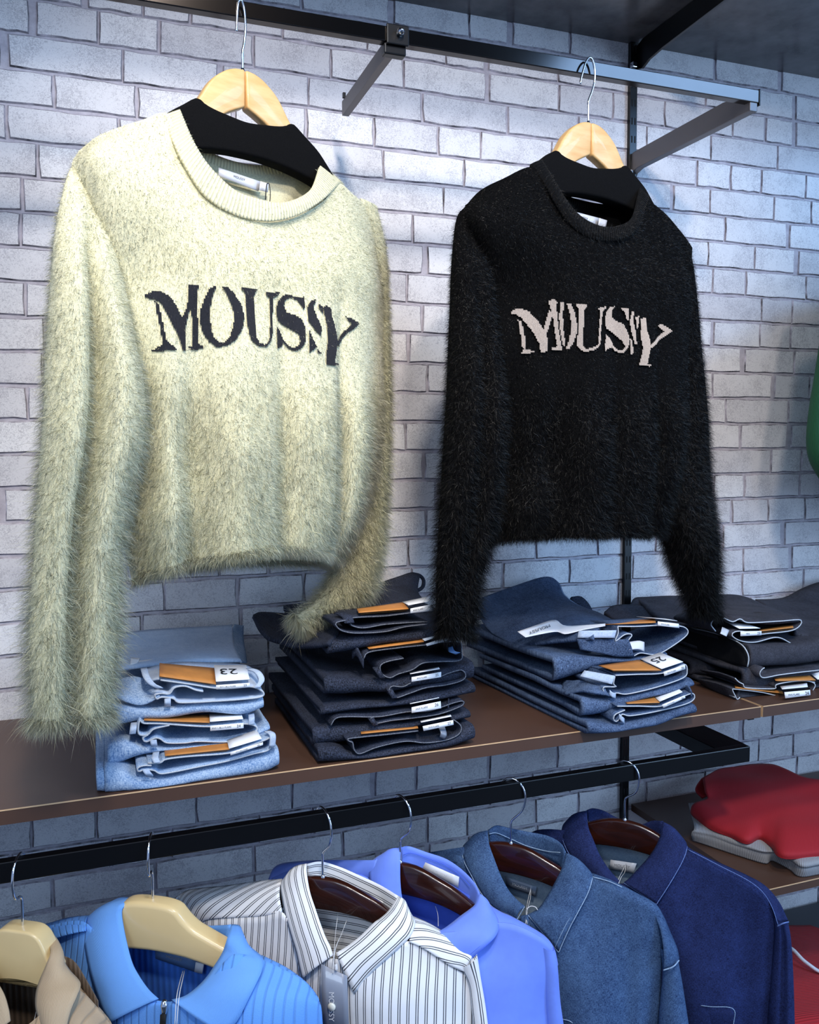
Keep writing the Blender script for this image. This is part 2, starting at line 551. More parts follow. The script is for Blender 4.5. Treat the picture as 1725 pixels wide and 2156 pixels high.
def build_bricks():
    PIT = 0.0542
    Z0 = 1.497
    known = [(-0.071,2.168,1),(0.024,2.172,0),(0.117,2.175,0),(-0.113,2.115,1),(0.06,2.119,0),(-0.044,2.064,0),(0.08,2.066,0),(-0.114,2.009,0),(-0.072,1.959,0),(-0.096,1.906,0),(-0.101,1.858,0),(0.005,2.207,1),(0.094,2.213,0),(0.624,2.209,0),(0.706,2.208,1),(0.541,2.162,0),(0.708,2.168,1),(0.577,2.117,0),(0.749,2.13,0),(0.486,2.056,0),(0.607,2.064,0),(0.694,2.071,0),(0.502,2.004,0),(0.659,2.014,0),(0.618,1.96,0),(0.556,1.911,0),(0.502,1.842,0),(0.581,1.846,1),(0.546,1.794,0),(0.574,1.742,0),(0.547,1.686,0),(0.584,1.633,0),(0.539,1.523,0),(0.576,1.468,0),(0.55,1.275,0),(1.225,2.265,0),(1.396,2.284,1),(1.204,2.21,0),(1.436,2.23,1),(1.104,2.174,0),(1.272,2.161,0),(1.358,2.166,0),(1.439,2.171,1),(1.218,2.116,0),(1.392,2.114,0),(1.183,2.06,0),(1.271,2.064,0),(1.351,2.065,0),(1.472,2.062,0),(1.125,2.009,1),(1.219,2.011,0),(1.387,2.014,0),(1.489,2.005,0),(1.258,1.958,0),(1.428,1.959,1),(1.217,1.899,0),(1.338,1.904,0),(1.452,1.905,1),(1.23,1.848,0),(1.316,1.849,0),(1.359,1.798,0),(1.232,1.752,1),(1.356,1.758,0),(1.441,1.749,0),(1.453,1.692,0),(1.397,1.64,1),(1.44,1.584,0),(1.444,1.522,1),(1.395,1.469,0),(1.478,1.42,0),(1.391,1.367,0),(1.493,1.364,0),(1.434,1.31,1),(1.458,1.257,1),(1.496,1.2,0),(0.168,2.217,0),(0.755,2.286,1),(0.884,2.28,0),(0.101,1.267,0),(0.225,1.25,0),(0.344,1.26,0),(0.064,1.18,0),(0.741,1.25,0),(0.89,1.265,0),(0.814,1.298,0),(1.095,1.285,0),(1.191,1.28,0),(1.323,1.19,0)]
    by = {}
    for x, z, w in known:
        by.setdefault(math.floor((z - Z0) / PIT), []).append((x, w))
    r = random.Random(3)
    cache = {}
    pieces = []
    for k in range(-26, 16):
        js = sorted(by.get(k, []))
        seq = []
        x = js[0][0] if js else r.uniform(0.2, 0.35)
        w0 = js[0][1] if js else 0
        left = []
        xx = x
        while xx > -0.75:
            xx -= r.choice((0.155, 0.165, 0.15, 0.1, 0.085, 0.17))
            left.append((xx, 1 if r.random() < 0.15 else 0))
        seq = left[::-1] + [(x, w0)]
        for (x2, w2) in js[1:]:
            while x2 - seq[-1][0] > 0.215:
                gap = x2 - seq[-1][0]
                st = gap / 2 if gap < 0.34 else r.choice((0.155, 0.165, 0.15))
                seq.append((seq[-1][0] + st, 1 if r.random() < 0.12 else 0))
            if x2 - seq[-1][0] > 0.05:
                seq.append((x2, w2))
        while seq[-1][0] < 2.15:
            seq.append((seq[-1][0] + r.choice((0.155, 0.165, 0.15, 0.1, 0.085, 0.17)), 1 if r.random() < 0.15 else 0))
        thick = {}
        for (xa, wa), (xb, wb) in zip(seq[:-1], seq[1:]):
            ga = 0.0055 if wa else 0.0014
            gb = 0.0055 if wb else 0.0014
            pieces.append((k, xa + ga, xb - gb))
    def mesh_for(L, var):
        key = (round(L / 0.006), var)
        if key in cache:
            return cache[key]
        L = key[0] * 0.006
        h = PIT - 0.0038
        rr = random.Random(key[0] * 17 + var)
        pts = []
        cx, cz = L / 2, h / 2
        nx = 5
        for i in range(nx):
            pts.append((-cx + L * i / nx, -cz))
        for i in range(2):
            pts.append((cx, -cz + h * i / 2))
        for i in range(nx):
            pts.append((cx - L * i / nx, cz))
        for i in range(2):
            pts.append((-cx, cz - h * i / 2))
        pts = [(p[0] + rr.uniform(-0.0016, 0.0016), p[1] + rr.uniform(-0.0014, 0.0014)) for p in pts]
        n = len(pts)
        V = [(p[0], 0.0, p[1]) for p in pts] + [(p[0] * (1 - 0.0036 / L), -0.0028, p[1] * (1 - 0.004 / h)) for p in pts]
        F = [(i, (i + 1) % n, (i + 1) % n + n, i + n) for i in range(n)] + [tuple(range(n, 2 * n))]
        me = bpy.data.meshes.new('brick')
        me.from_pydata(V, [], F)
        me.materials.append(M['brick_white'])
        me.materials.append(M['brick_edge'])
        for p_ in me.polygons:
            if len(p_.vertices) == 4:
                p_.material_index = 1
        cache[key] = (me, V, F)
        return cache[key]
    # largest in view first: bricks of the open wall, nearest the lens
    def seen(p):
        k, a, b = p
        z = Z0 + (k + 0.5) * PIT
        x = (a + b) / 2
        d = Vector((x, WY, z)) - Vector((0, 0, 1.5))
        zc = d.dot(fw)
        px, py = 862.5 + 1800.67 * d.dot(rt2) / zc, 1078 - 1800.67 * d.dot(up2) / zc
        if not (-70 < px < 1790 and -40 < py < 2000):
            return 9
        hid = 0
        if 330 < px < 760 and 420 < py < 1090: hid = 2
        if 110 < px < 250 and 420 < py < 1400: hid = 2
        if 1010 < px < 1400 and 480 < py < 1090: hid = 2
        if py > 1860 or (py > 1330 and py < 1500 and 600 < px < 1500): hid = 2
        if z > 2.3: hid = 5
        return hid
    order = sorted(pieces, key=seen)
    extraV, extraF = [], []
    for i, (k, a, b) in enumerate(order):
        me, V, F = mesh_for(b - a, (k * 7 + int(a * 100)) % 4)
        z = Z0 + (k + 0.5) * PIT
        if i < 300:
            o = bpy.data.objects.new('brick', me)
            COL.objects.link(o)
            o.location = ((a + b) / 2, WY, z)
            o.parent = wall
        else:
            base = len(extraV)
            extraV += [(v[0] + (a + b) / 2, v[1] + WY, v[2] + z) for v in V]
            extraF += [tuple(base + q for q in f) for f in F]
    fld = obj('brick_field', extraV, extraF, ['brick_white', 'brick_edge'], wall, smooth=False, kind='stuff')
    for p_ in fld.data.polygons:
        if len(p_.vertices) == 4:
            p_.material_index = 1

build_bricks()
floor_ = structure(box('floor', (-2.5, -3.0, -0.1), (4.0, 1.7, 0.0), 'slate_shelf'))

# ------------------------------------------------------------------ metal fittings
UX = 1.022
u = thing('wall_standard', 'black slotted vertical rail fixed to the white brick wall', 'shelf standard', (UX, WY - 0.006, 0.0), world=True)
box('post', (UX - 0.0078, WY - 0.0125, 0.0), (UX + 0.0078, WY - 0.003, 2.42), 'black_metal', u)
sv, sf = [], []
for i in range(62):
    z = 0.25 + i * 0.035
    for dx in (-0.0035, 0.0035):
        b0 = len(sv)
        x0, x1, y0, y1, z0, z1 = UX + dx - 0.0014, UX + dx + 0.0014, WY - 0.0129, WY - 0.0122, z, z + 0.013
        sv += [(x, y, zz) for zz in (z0, z1) for y in (y0, y1) for x in (x0, x1)]
        sf += [tuple(b0 + q for q in f) for f in [(0, 2, 3, 1), (4, 5, 7, 6), (0, 1, 5, 4), (2, 6, 7, 3), (0, 4, 6, 2), (1, 3, 7, 5)]]
obj('slot', sv, sf, 'slot_dark', u, smooth=False, kind='stuff')

# upper display rail with its two arms
t = thing('display_rail', 'long dark metal display rail high on the wall holding the two fuzzy sweaters', 'clothes rail', (0.2, 1.165, 2.06), world=True)
box('bar', (-0.75, 1.156, 2.0608), (1.0345, 1.1715, 2.0812), 'bronze_metal', t, bevel=0.0012)
box('end_cap', (1.0345, 1.1552, 2.0565), (1.0375, 1.1725, 2.083), 'black_metal', t, bevel=0.0008)
arm = [(1.5159,2.0805),(1.482,2.0847),(1.2237,2.0839),(1.1565,2.076),(1.1528,2.047),(1.4671,2.0508),(1.4876,2.0459),(1.4987,2.038),(1.5152,2.0484)]
arm = [(min(max(y, 1.158), 1.492), z) for y, z in arm]
prism('arm', arm, 'x', 1.018, 1.0335, 'grey_metal', t, bevel=0.001)
box('arm_clip', (1.012, 1.478, 2.04), (1.0165, 1.489, 2.05), 'chrome', t, bevel=0.001)
s = box('spacer_arm', (0.3965, 1.170, 2.047), (0.408, 1.396, 2.0700), 'grey_metal', t, bevel=0.0006)
box('spacer_pin', (0.394, 1.379, 2.0700), (0.3985, 1.384, 2.078), 'black_metal', s)
cl = prism('clamp_plate', [(0.3925, 2.0565), (0.425, 2.0565), (0.425, 2.0835), (0.3925, 2.0835)], 'y', 1.1515, 1.156, 'black_metal', t, bevel=0.0015)
box('clamp_block', (0.3905, 1.157, 2.0452), (0.4225, 1.172, 2.0606), 'black_metal', cl, bevel=0.002)
tube('screw', [(0.4105, 1.153, 2.0715), (0.4105, 1.146, 2.0715), (0.4105, 1.1385, 2.0712)], [0.0035, 0.0035, 0.0055, 0.0045, 0.001], 'chrome', cl, n=12, seg=14)

# shelf overhead, its dark glossy underside seen from below
t = thing('upper_shelf', 'dark glossy overhead shelf seen from below at the top of the wall', 'shelf', (0.6, 1.3, 2.30), world=True)
box('board', (-0.8, 1.09, 2.298), (2.3, WY - 0.003, 2.318), 'shelf_under', t)
upa = [(1.4936,2.2553),(1.4879,2.2838),(1.4677,2.2859),(1.2898,2.2852),(1.2288,2.2562),(1.4072,2.2504),(1.4485,2.2502),(1.4714,2.2444)]
upa = [(1.492, 2.248), (1.492, 2.290), (1.468, 2.2975), (1.12, 2.2975), (1.12, 2.262), (1.407, 2.254), (1.449, 2.25), (1.471, 2.242)]
prism('bracket_arm', upa, 'x', 1.0275, 1.033, 'black_metal', t, bevel=0.0006)
box('bracket_clip', (1.012, 1.477, 2.246), (1.022, 1.488, 2.256), 'chrome', t, bevel=0.001)

# brown shelf, two boards meeting at the standard
def shelf_board(x0, x1, y0, z1, th, label, matname='shelf_brown'):
    t = thing('wall_shelf', label, 'shelf', ((x0 + x1) / 2, (y0 + WY) / 2, z1 - th), world=True)
    box('board', (x0, y0, z1 - th), (x1, WY - 0.0135, z1), matname, t)
    box('edge_line', (x0, y0 - 0.0006, z1 - 0.0011), (x1, y0 + 0.0004, z1 + 0.0004), 'shelf_edge', t)
    return t
SZ = 1.0715
t = shelf_board(-0.95, 1.0215, 1.106, SZ, 0.0185, 'brown wall shelf carrying the light blue, dark and mid blue jeans')
box('edge_line', (1.0212, 1.106, SZ - 0.0185), (1.0217, WY - 0.014, SZ + 0.0003), 'shelf_edge', t)
t2 = shelf_board(1.0262, 2.0, 1.106, SZ, 0.0185, 'brown shelf board right of the seam under the black jeans')
box('edge_line', (1.026, 1.106, SZ - 0.0185), (1.0265, WY - 0.014, SZ + 0.0003), 'shelf_edge', t2)
box('bracket', (1.018, 1.13, SZ - 0.030), (1.03, WY - 0.014, SZ - 0.0187), 'black_metal', t)

# lower rail: closed black frame of bar and arm
t = thing('hanging_rail', 'black hanging rail under the brown shelf holding the row of shirts', 'clothes rail', (0.4, 1.15, 0.962), world=True)
box('bar', (-0.95, 1.144, 0.9625), (1.036, 1.1585, 0.990), 'black_metal', t, bevel=0.0016)
box('arm', (0.974, 1.1587, 0.9635), (1.0375, WY - 0.014, 0.9895), 'black_metal', t, bevel=0.0012)

shelf_board(1.036, 2.0, 1.106, 0.7525, 0.0145, 'lower brown shelf at right holding the red and grey folded sweaters')
t = thing('wall_shelf', 'lowest dark shelf at right under the ribbed red sweater', 'shelf', (1.5, 1.3, 0.42), world=True)
box('board', (1.036, 1.106, 0.420), (2.0, WY - 0.0135, 0.436), 'slate_shelf', t)

# ------------------------------------------------------------------ hangers
def hook(path, parent, r=0.0017):
    return tube('hook', path, r, 'chrome', parent, n=60, seg=10)

def low_hook(parent, dirw, rot, ztop):
    """swivel hook over the lower rail; dirw = world direction of its front bow"""
    d = Vector((dirw[0], dirw[1], 0)).normalized()
    d.rotate(Matrix.Rotation(-rot, 3, 'Z'))
    pr = [(0, -0.012), (0, 0.010), (0, 0.033), (0.004, 0.040), (0.017, ztop - 0.048), (0.0225, ztop - 0.030), (0.0195, ztop - 0.012), (0.009, ztop - 0.001), (-0.004, ztop + 0.001), (-0.0145, ztop - 0.008), (-0.0185, ztop - 0.020), (-0.019, ztop - 0.028)]
    return hook([(d.x * s_, d.y * s_, z) for s_, z in pr], parent)

def wood_hanger(name, label, loc, rot, dirw, ztop, matname, group=None):
    t = thing(name, label, 'hanger', loc, rot, group)
    topr = [(0.0, 0.0005), (0.022, -0.0012), (0.040, -0.0065), (0.058, -0.0140), (0.082, -0.0245), (0.110, -0.042), (0.138, -0.066)]
    lowr = [(0.134, -0.088), (0.105, -0.068), (0.075, -0.0555), (0.04, -0.0485), (0, -0.0462)]
    topc = [(-x, z_) for x, z_ in topr[:0:-1]] + topr
    lowc = lowr + [(-x, z_) for x, z_ in lowr[-2::-1]]
    prism('body', smooth2(topc, 27) + smooth2(lowc, 23), 'y', -0.006, 0.006, matname, t, bevel=0.0035, smooth=True, seg=3)
    tube('collar', [(0, 0, -0.001), (0, 0, 0.001), (0, 0, 0.004)], [0.0035, 0.0032, 0.002], 'chrome', t, n=6, seg=12)
    low_hook(t, dirw, rot, ztop)
    return t

def plastic_hanger(label, loc, rot, dirw, ztop, half=0.125):
    t = thing('plastic_hanger', label, 'hanger', loc, rot, 'cream plastic hangers on the lower rail')
    top = [(0, 0), (0.022, -0.0008), (0.039, -0.0055), (0.049, -0.0165), (0.062, -0.0275), (0.075, -0.034), (half, -0.034 - (half - 0.075) * 0.43)]
    low = [(half - 0.003, -0.070 - (half - 0.07) * 0.3), (0.068, -0.0735), (0.045, -0.0695), (0, -0.0665)]
    if half < 0.06:
        top = [(0, 0), (0.020, -0.0008), (0.031, -0.007), (0.038, -0.018), (0.043, -0.030), (half, -0.048)]
        low = [(half - 0.003, -0.075), (0.03, -0.070), (0, -0.0665)]
    top = [(-x, z_) for x, z_ in top[:0:-1]] + top
    low = low + [(-x, z_) for x, z_ in low[-2::-1]]
    prism('body', smooth2(top, 41) + smooth2(low, 25), 'y', -0.014, 0.014, 'plastic_cream', t, bevel=0.007, smooth=True, seg=4)
    low_hook(t, dirw, rot, ztop)
    return t

def display_hanger(label, loc, rot, path):
    t = thing('wooden_hanger', label, 'hanger', loc, rot, 'padded wooden hangers on the upper rail')
    for sg in (-1, 1):
        top = [(0.0, 0.0005), (0.0145, -0.0012), (0.030, -0.0085), (0.048, -0.024), (0.066, -0.051), (0.085, -0.070)]
        low = [(0.078, -0.098), (0.030, -0.0615), (0.0012, -0.0465)]
        pts = smooth2(top, 18) + smooth2(low, 8)
        prism('wooden_arm', [(sg * x + sg * 0.0002, z) for x, z in pts], 'y', -0.0085, 0.0085, 'wood_pale', t, bevel=0.003, smooth=True, seg=3)
    # black felt sleeve that covers the shoulders of the hanger
    top = [(0, -0.0655), (0.028, -0.0625), (0.045, -0.060), (0.058, -0.0565), (0.0685, -0.0515), (0.088, -0.0645), (0.108, -0.079), (0.122, -0.094), (0.138, -0.113), (0.150, -0.132)]
    low = [(0.140, -0.142), (0.11, -0.1245), (0.07, -0.1135), (0.03, -0.108), (0, -0.107)]
    top = [(-x, z_) for x, z_ in top[:0:-1]] + top
    low = low + [(-x, z_) for x, z_ in low[-2::-1]]
    prism('felt_cover', smooth2(top, 60) + smooth2(low, 36), 'y', -0.012, 0.012, 'felt_black', t, bevel=0.004, smooth=True, seg=3)
    tube('collar', [(0, 0, -0.001), (0, 0, 0.0015), (0, 0, 0.005)], [0.003, 0.003, 0.0018], 'chrome', t, n=6, seg=12)
    hook(path, t, 0.0016)
    return t

LOC = {'cr':((0.1933,1.147,1.9878),0.33161),'bl':((0.7083,1.147,1.9842),0.17453),'po':((0.0528,1.155,0.9035),-0.57596),'st':((0.286,1.155,0.8903),-0.61087),'pe':((0.4036,1.155,0.8912),-0.69813),'d1':((0.5857,1.155,0.8894),-0.7854),'d2':((0.7929,1.155,0.8936),-0.8203),'be':((-0.1065,1.155,0.8991),-0.57596),'w':((0.0,0.0,0.0),0.0)}

# ------------------------------------------------------------------ fuzzy sweaters
def tube_sleeve(name, L, Rr, ys, mat, parent, flat=0.6, groove=None, nring=60, seg=40, wr=0.004, seed=3, top_flat=1.0, gstart=0.0):
    """sleeve through pairs of edge points; ys = depth of its axis, flat = depth to width ratio"""
    L, Rr = np.asarray(L, float), np.asarray(Rr, float)
    n = nring
    A, B = curve(L, n), curve(Rr, n)
    C_ = (A + B) / 2
    H = (B - A) / 2
    y = np.interp(np.linspace(0, 1, n), np.linspace(0, 1, len(ys)), ys)
    V = []
    for i in range(n):
        h = np.linalg.norm(H[i])
        tt = i / (n - 1)
        for k in range(seg):
            a = 2 * math.pi * k / seg
            g = 1.0
            dep = flat * h * (top_flat + (1 - top_flat) * min(1, tt / 0.22))
            yy = -math.sin(a) * dep
            if groove:
                for (ga, gw, gd) in groove:
                    x_ = math.cos(a)
                    if math.sin(a) > 0:
                        yy += gd * math.exp(-((x_ - ga) / gw) ** 2) * min(1, max(0, tt - gstart) * 4)
            p = C_[i] + H[i] * math.cos(a)
            V.append((p[0], y[i] + yy, p[2]))
    V = np.array(V)
    V[:, 1] += wob(V * np.array([1.0, 1.0, 0.7]), wr, 34, seed)
    F = grid_faces(n, seg, 0, True)
    # turn the open end inwards
    base = len(V)
    end = V[-seg:]
    c = end.mean(0)
    ax = C_[-1] - C_[-4]
    ax = np.array([ax[0], 0, ax[2]]) / (np.linalg.norm(ax) + 1e-9)
    inner = c + (end - c) * 0.86 - ax * 0.02
    V = np.vstack([V, inner])
    for k in range(seg):
        F.append((base - seg + k, base - seg + (k + 1) % seg, base + (k + 1) % seg, base + k))
    hw = float(np.linalg.norm(H[n // 2])) * math.pi * 0.8
    ln_ = float(np.linalg.norm(np.diff(C_, axis=0), axis=1).sum())
    uv = [(abs(2 * k / seg - 1) * hw, i / (n - 1) * ln_) for i in range(n) for k in range(seg)] + [(abs(2 * k / seg - 1) * hw, ln_ + 0.02) for k in range(seg)]
    return obj(name, V, F, mat, parent, uv=uv)

def tri_sample(o, n, keep=None):
    me = o.data
    V = np.empty(len(me.vertices) * 3)
    me.vertices.foreach_get('co', V)
    V = V.reshape(-1, 3)
    me.calc_loop_triangles()
    T = np.empty(len(me.loop_triangles) * 3, dtype=np.int64)
    me.loop_triangles.foreach_get('vertices', T)
    T = T.reshape(-1, 3)
    N = np.empty(len(me.vertices) * 3)
    me.vertices.foreach_get('normal', N)
    N = N.reshape(-1, 3)
    a, b, c = V[T[:, 0]], V[T[:, 1]], V[T[:, 2]]
    area = np.linalg.norm(np.cross(b - a, c - a), axis=1) / 2
    pick = rng.choice(len(T), size=n, p=area / area.sum())
    r1, r2 = np.sqrt(rng.random(n)), rng.random(n)
    w = np.stack([1 - r1, r1 * (1 - r2), r1 * r2], 1)
    P = a[pick] * w[:, :1] + b[pick] * w[:, 1:2] + c[pick] * w[:, 2:]
    Nn = N[T[pick, 0]] * w[:, :1] + N[T[pick, 1]] * w[:, 1:2] + N[T[pick, 2]] * w[:, 2:]
    Nn /= np.linalg.norm(Nn, axis=1)[:, None] + 1e-9
    return P, Nn

def fur(parent, P, N, length, width, mats, slot=None, lay=0.6, droop=0.7, jitter=0.45, name='fur'):
    """hair as thin tapering ribbons, shaded with the cloth's own normal"""
    n = len(P)
    rnd = rng.normal(size=(n, 3)) * jitter
    down = np.array([0, 0, -1.0])
    d0 = N * (1 - lay) + down * lay * 0.8 + rnd * 0.6
    d0 /= np.linalg.norm(d0, axis=1)[:, None]
    d1 = d0 + down * droop * 0.5 + rng.normal(size=(n, 3)) * jitter * 0.5
    d1 /= np.linalg.norm(d1, axis=1)[:, None]
    L = length[:, None]
    p0 = P - N * 0.0008
    p1 = p0 + d0 * L * 0.55
    p2 = p1 + d1 * L * 0.45
    side = np.cross(d0, rng.normal(size=(n, 3)))
    side /= np.linalg.norm(side, axis=1)[:, None] + 1e-9
    w = width if np.ndim(width) else np.full(n, width)
    w = w[:, None] * 0.5
    V = np.stack([p0 - side * w, p0 + side * w, p1 - side * w * 0.75, p1 + side * w * 0.75, p2], 1).reshape(-1, 3)
    base = np.arange(n) * 5
    me = bpy.data.meshes.new(name)
    me.vertices.add(len(V))
    me.vertices.foreach_set('co', V.ravel())
    quads = np.stack([base, base + 1, base + 3, base + 2], 1)
    tris = np.stack([base + 2, base + 3, base + 4], 1)
    loops = np.concatenate([np.concatenate([quads, tris], 1).ravel()])
    me.loops.add(len(loops))
    me.loops.foreach_set('vertex_index', loops.astype(np.int32))
    me.polygons.add(2 * n)
    st = np.empty(2 * n, dtype=np.int32)
    st[0::2] = np.arange(n) * 7
    st[1::2] = np.arange(n) * 7 + 4
    me.polygons.foreach_set('loop_start', st)
    for k in mats:
        me.materials.append(M[k])
    if slot is not None:
        me.polygons.foreach_set('material_index', np.repeat(slot, 2).astype(np.int32))
    me.polygons.foreach_set('use_smooth', np.ones(2 * n, dtype=bool))
    me.update(calc_edges=True)
    me.validate()
    tipn = N * 0.8 + d1 * 0.15 + rng.normal(size=(n, 3)) * 0.22
    tipn /= np.linalg.norm(tipn, axis=1)[:, None]
    nn = np.repeat(tipn, 5, axis=0)
    me.normals_split_custom_set_from_vertices([tuple(v) for v in nn])
    o = bpy.data.objects.new(name, me)
    COL.objects.link(o)
    o.parent = parent
    o['kind'] = 'stuff'
    return o

def in_poly(poly, x, z):
    poly = np.asarray(poly)
    c = np.zeros(len(x), bool)
    j = len(poly) - 1
    for i in range(len(poly)):
        xi, zi = poly[i]
        xj, zj = poly[j]
        hit = ((zi > z) != (zj > z)) & (x < (xj - xi) * (z - zi) / (zj - zi + 1e-12) + xi)
        c ^= hit
        j = i
    return c

def knit_letters(letters, front, mat, parent, cw=0.0016, ch=0.0019, lift=0.0022):
    """jacquard letters: every stitch is a small v-shaped cell lying on the knitted front"""
    me = front.data
    bv = BVHTree.FromPolygons([v.co for v in me.vertices], [tuple(p.vertices) for p in me.polygons])
    cells = set()
    for polys in letters:
        outer, holes = polys
        V, F = [], []
        allp = np.concatenate([np.asarray(p) for p in outer])
        i0, i1 = int(allp[:, 0].min() / cw) - 2, int(allp[:, 0].max() / cw) + 2
        j0, j1 = int(allp[:, 1].min() / ch) - 2, int(allp[:, 1].max() / ch) + 2
        I, J = np.meshgrid(np.arange(i0, i1), np.arange(j0, j1))
        I, J = I.ravel(), J.ravel()
        X, Z = I * cw, J * ch
        ins = np.zeros(len(X), bool)
        for p in outer:
            ins |= in_poly(p, X, Z)
        for p in holes:
            ins &= ~in_poly(p, X, Z)
        for i, j, x, z in zip(I[ins], J[ins], X[ins], Z[ins]):
            cells.add((int(i), int(j)))
            b = len(V)
            for dx, dz, ly in ((-0.5, 0.28, 0), (0, -0.10, 0.0007), (0.5, 0.28, 0), (0.5, -0.62, 0), (0, -1.0, 0.0007), (-0.5, -0.62, 0)):
                xx, zz = x + dx * cw, z + dz * ch * 1.12
                h = bv.ray_cast(Vector((xx, -1, zz)), Vector((0, 1, 0)))
                y = h[0].y if h[0] is not None else -0.05
                V.append((xx, y - lift - ly, zz))
            F += [(b, b + 5, b + 4, b + 1), (b + 1, b + 4, b + 3, b + 2)]
        if F:
            obj('letter', V, F, mat, parent, smooth=False)
    return cells

def sweater(key, label, d):
    loc, rot = LOC[key]
    t = thing('fuzzy_sweater', label, 'sweater', loc, rot, 'fuzzy sweaters on the upper rail')
    folds = d['folds']
    def rows_front():
        rows = [d['top'], d['chest']]
        for (zl, xl, zr, xr, dep, sag) in d['rows']:
            row = []
            for i in range(15):
                s_ = i / 14
                x = xl + (xr - xl) * s_
                z = zl + (zr - zl) * s_ + sag * math.sin(math.pi * s_)
                row.append((x, -dep * (1 - abs(2 * s_ - 1) ** 3), z))
            rows.append(row)
        return rows
    ztop, zbot = -0.25, d['rows'][-1][0]
    def fold_post(G):
        w = np.clip((ztop - G[..., 2]) / (ztop - zbot), 0, 1)
        y = np.zeros(G.shape[:2])
        for (x, wd, a, lean) in folds:
            y += a * np.exp(-((G[..., 0] - x - lean * w) / wd) ** 2)
        G[..., 1] += y * np.minimum(1, w * 1.7)
        G[..., 1] += wob(G.reshape(-1, 3), 0.0022, 60, 5).reshape(G.shape[:2])
        return G
    nu, nv = 120, 90
    front = loft('front_body', rows_front(), d['knit'], t, nu=nu, nv=nv, arc=False, post=fold_post)
    def back_post(G):
        G[..., 1] = 0.018 + np.abs(G[..., 1]) * 0.55
        return G
    br = [d['backtop']]
    for (zl, xl, zr, xr, dep, sag) in d['rows']:
        br.append([(xl + (xr - xl) * i / 14, -dep * (1 - abs(2 * i / 14 - 1) ** 3), zl + (zr - zl) * i / 14 + sag * 0.3 * math.sin(math.pi * i / 14) - (d['backdrop'] if zl == zbot else 0)) for i in range(15)])
    back = loft('back_body', br, d['knit'], t, nu=60, nv=50, arc=False, post=back_post)
    rim = loft('neck_rib', [d['rim_out'], d['rim_mid'], d['rim_in']], d['rib'], t, nu=70, nv=10, thick=0.004, arc=True)
    bneck = loft('back_neck_rib', [d['bn_out'], d['bn_in']], d['rib'], t, nu=40, nv=6, thick=0.003, arc=True)
    sl = []
    for i, s_ in enumerate(d['sleeves']):
        sl.append(tube_sleeve('sleeve', s_['L'], s_['R'], s_['y'], d['knit'], t, s_.get('flat', 0.6), s_.get('groove'), seed=4 + i, top_flat=0.3, gstart=s_.get('gstart', 0.15)))
    cells = knit_letters(d['letters'], front, d['yarn'], t, d.get('cw', 0.0017), d.get('ch', 0.0019), d.get('lift', 0.002))
    cw, ch = d.get('cw', 0.0017), d.get('ch', 0.0019)
    # fur
    Ps, Ns, Ls, Ws, Ss = [], [], [], [], []
    for o, n, f in ((front, d['n'][0], 'front'), (back, d['n'][1], 'back'), (rim, d['n'][0] // 14, 'rim'), (bneck, 1500, 'back')) + tuple((q, d['n'][2], 'sleeve') for q in sl):
        P, N = tri_sample(o, n)
        if f in ('front',):
            N[N[:, 1] > 0] *= -1
        if f == 'back':
            N[N[:, 1] < 0] *= -1
        zz = np.clip((-0.10 - P[:, 2]) / 0.6, 0, 1)
        ln = d['len0'] + (d['len1'] - d['len0']) * zz ** 1.3
        if f == 'sleeve':
            ln = ln * 1.15
        if f == 'rim':
            N[N[:, 1] > 0] *= -1
            ln = ln * d.get('rimfur', 0.6)
        ln = ln * rng.uniform(0.45, 1.25, n) * np.where(rng.random(n) < 0.08, 1.7, 1.0)
        sl_ = np.zeros(n)
        if f == 'front':
            ins = np.fromiter(((int(round(x / cw)), int(round(z / ch))) in cells for x, z in zip(P[:, 0], P[:, 2])), bool, n)
            z0, z1 = d['lz']
            band = np.clip(np.minimum((P[:, 2] - z0) / 0.035, (z1 - P[:, 2]) / 0.035), 0, 1)
            ln = ln * (1 - band) + np.minimum(ln, d['lband'] * rng.uniform(0.5, 1.3, n)) * band
            keep = ~(ins & (rng.random(n) < d['lskip']))
            P, N, ln, sl_ = P[keep], N[keep], ln[keep], sl_[keep]
        Ps.append(P); Ns.append(N); Ls.append(ln); Ss.append(sl_)
    def fringe(o, sl0, closed, n, ln):
        V = np.array([v.co[:] for v in o.data.vertices])[sl0]
        if closed:
            V = np.vstack([V, V[:1]])
        k = rng.random(n) * (len(V) - 1)
        i = k.astype(int)
        f = (k - i)[:, None]
        P = V[i] * (1 - f) + V[i + 1] * f
        P[:, 2] += rng.random(n) * 0.006
        c = V.mean(0)
        out = P - c
        out[:, 2] = 0
        out /= np.linalg.norm(out, axis=1)[:, None] + 1e-9
        N = out * 0.6 + np.array([0, -0.5, -0.25])
        Ps.append(P); Ns.append(N / np.linalg.norm(N, axis=1)[:, None]); Ls.append(ln * rng.uniform(0.5, 1.3, n)); Ss.append(np.zeros(n))
    fringe(front, slice(nu * (nv - 1), nu * nv), False, d['n'][0] // 14, d['len1'] * 0.9)
    fringe(back, slice(60 * 49, 60 * 50), False, d['n'][0] // 20, d['len1'] * 0.8)
    for q in sl:
        fringe(q, slice(40 * 59, 40 * 60), True, d['n'][2] // 16, d['len1'] * 1.1)
    P, N, L_, S_ = (np.concatenate(q) for q in (Ps, Ns, Ls, Ss))
    fur(t, P, N, L_, rng.uniform(0.5, 1.1, len(P)) * d['hair'], [d['fur'], d['fur'] + '_tip'], (rng.random(len(P)) < d.get('tips', 0.3)).astype(np.int32), d.get('lay', 0.6), d.get('droop', 0.8), d.get('jit', 0.45))
    return t, front, back

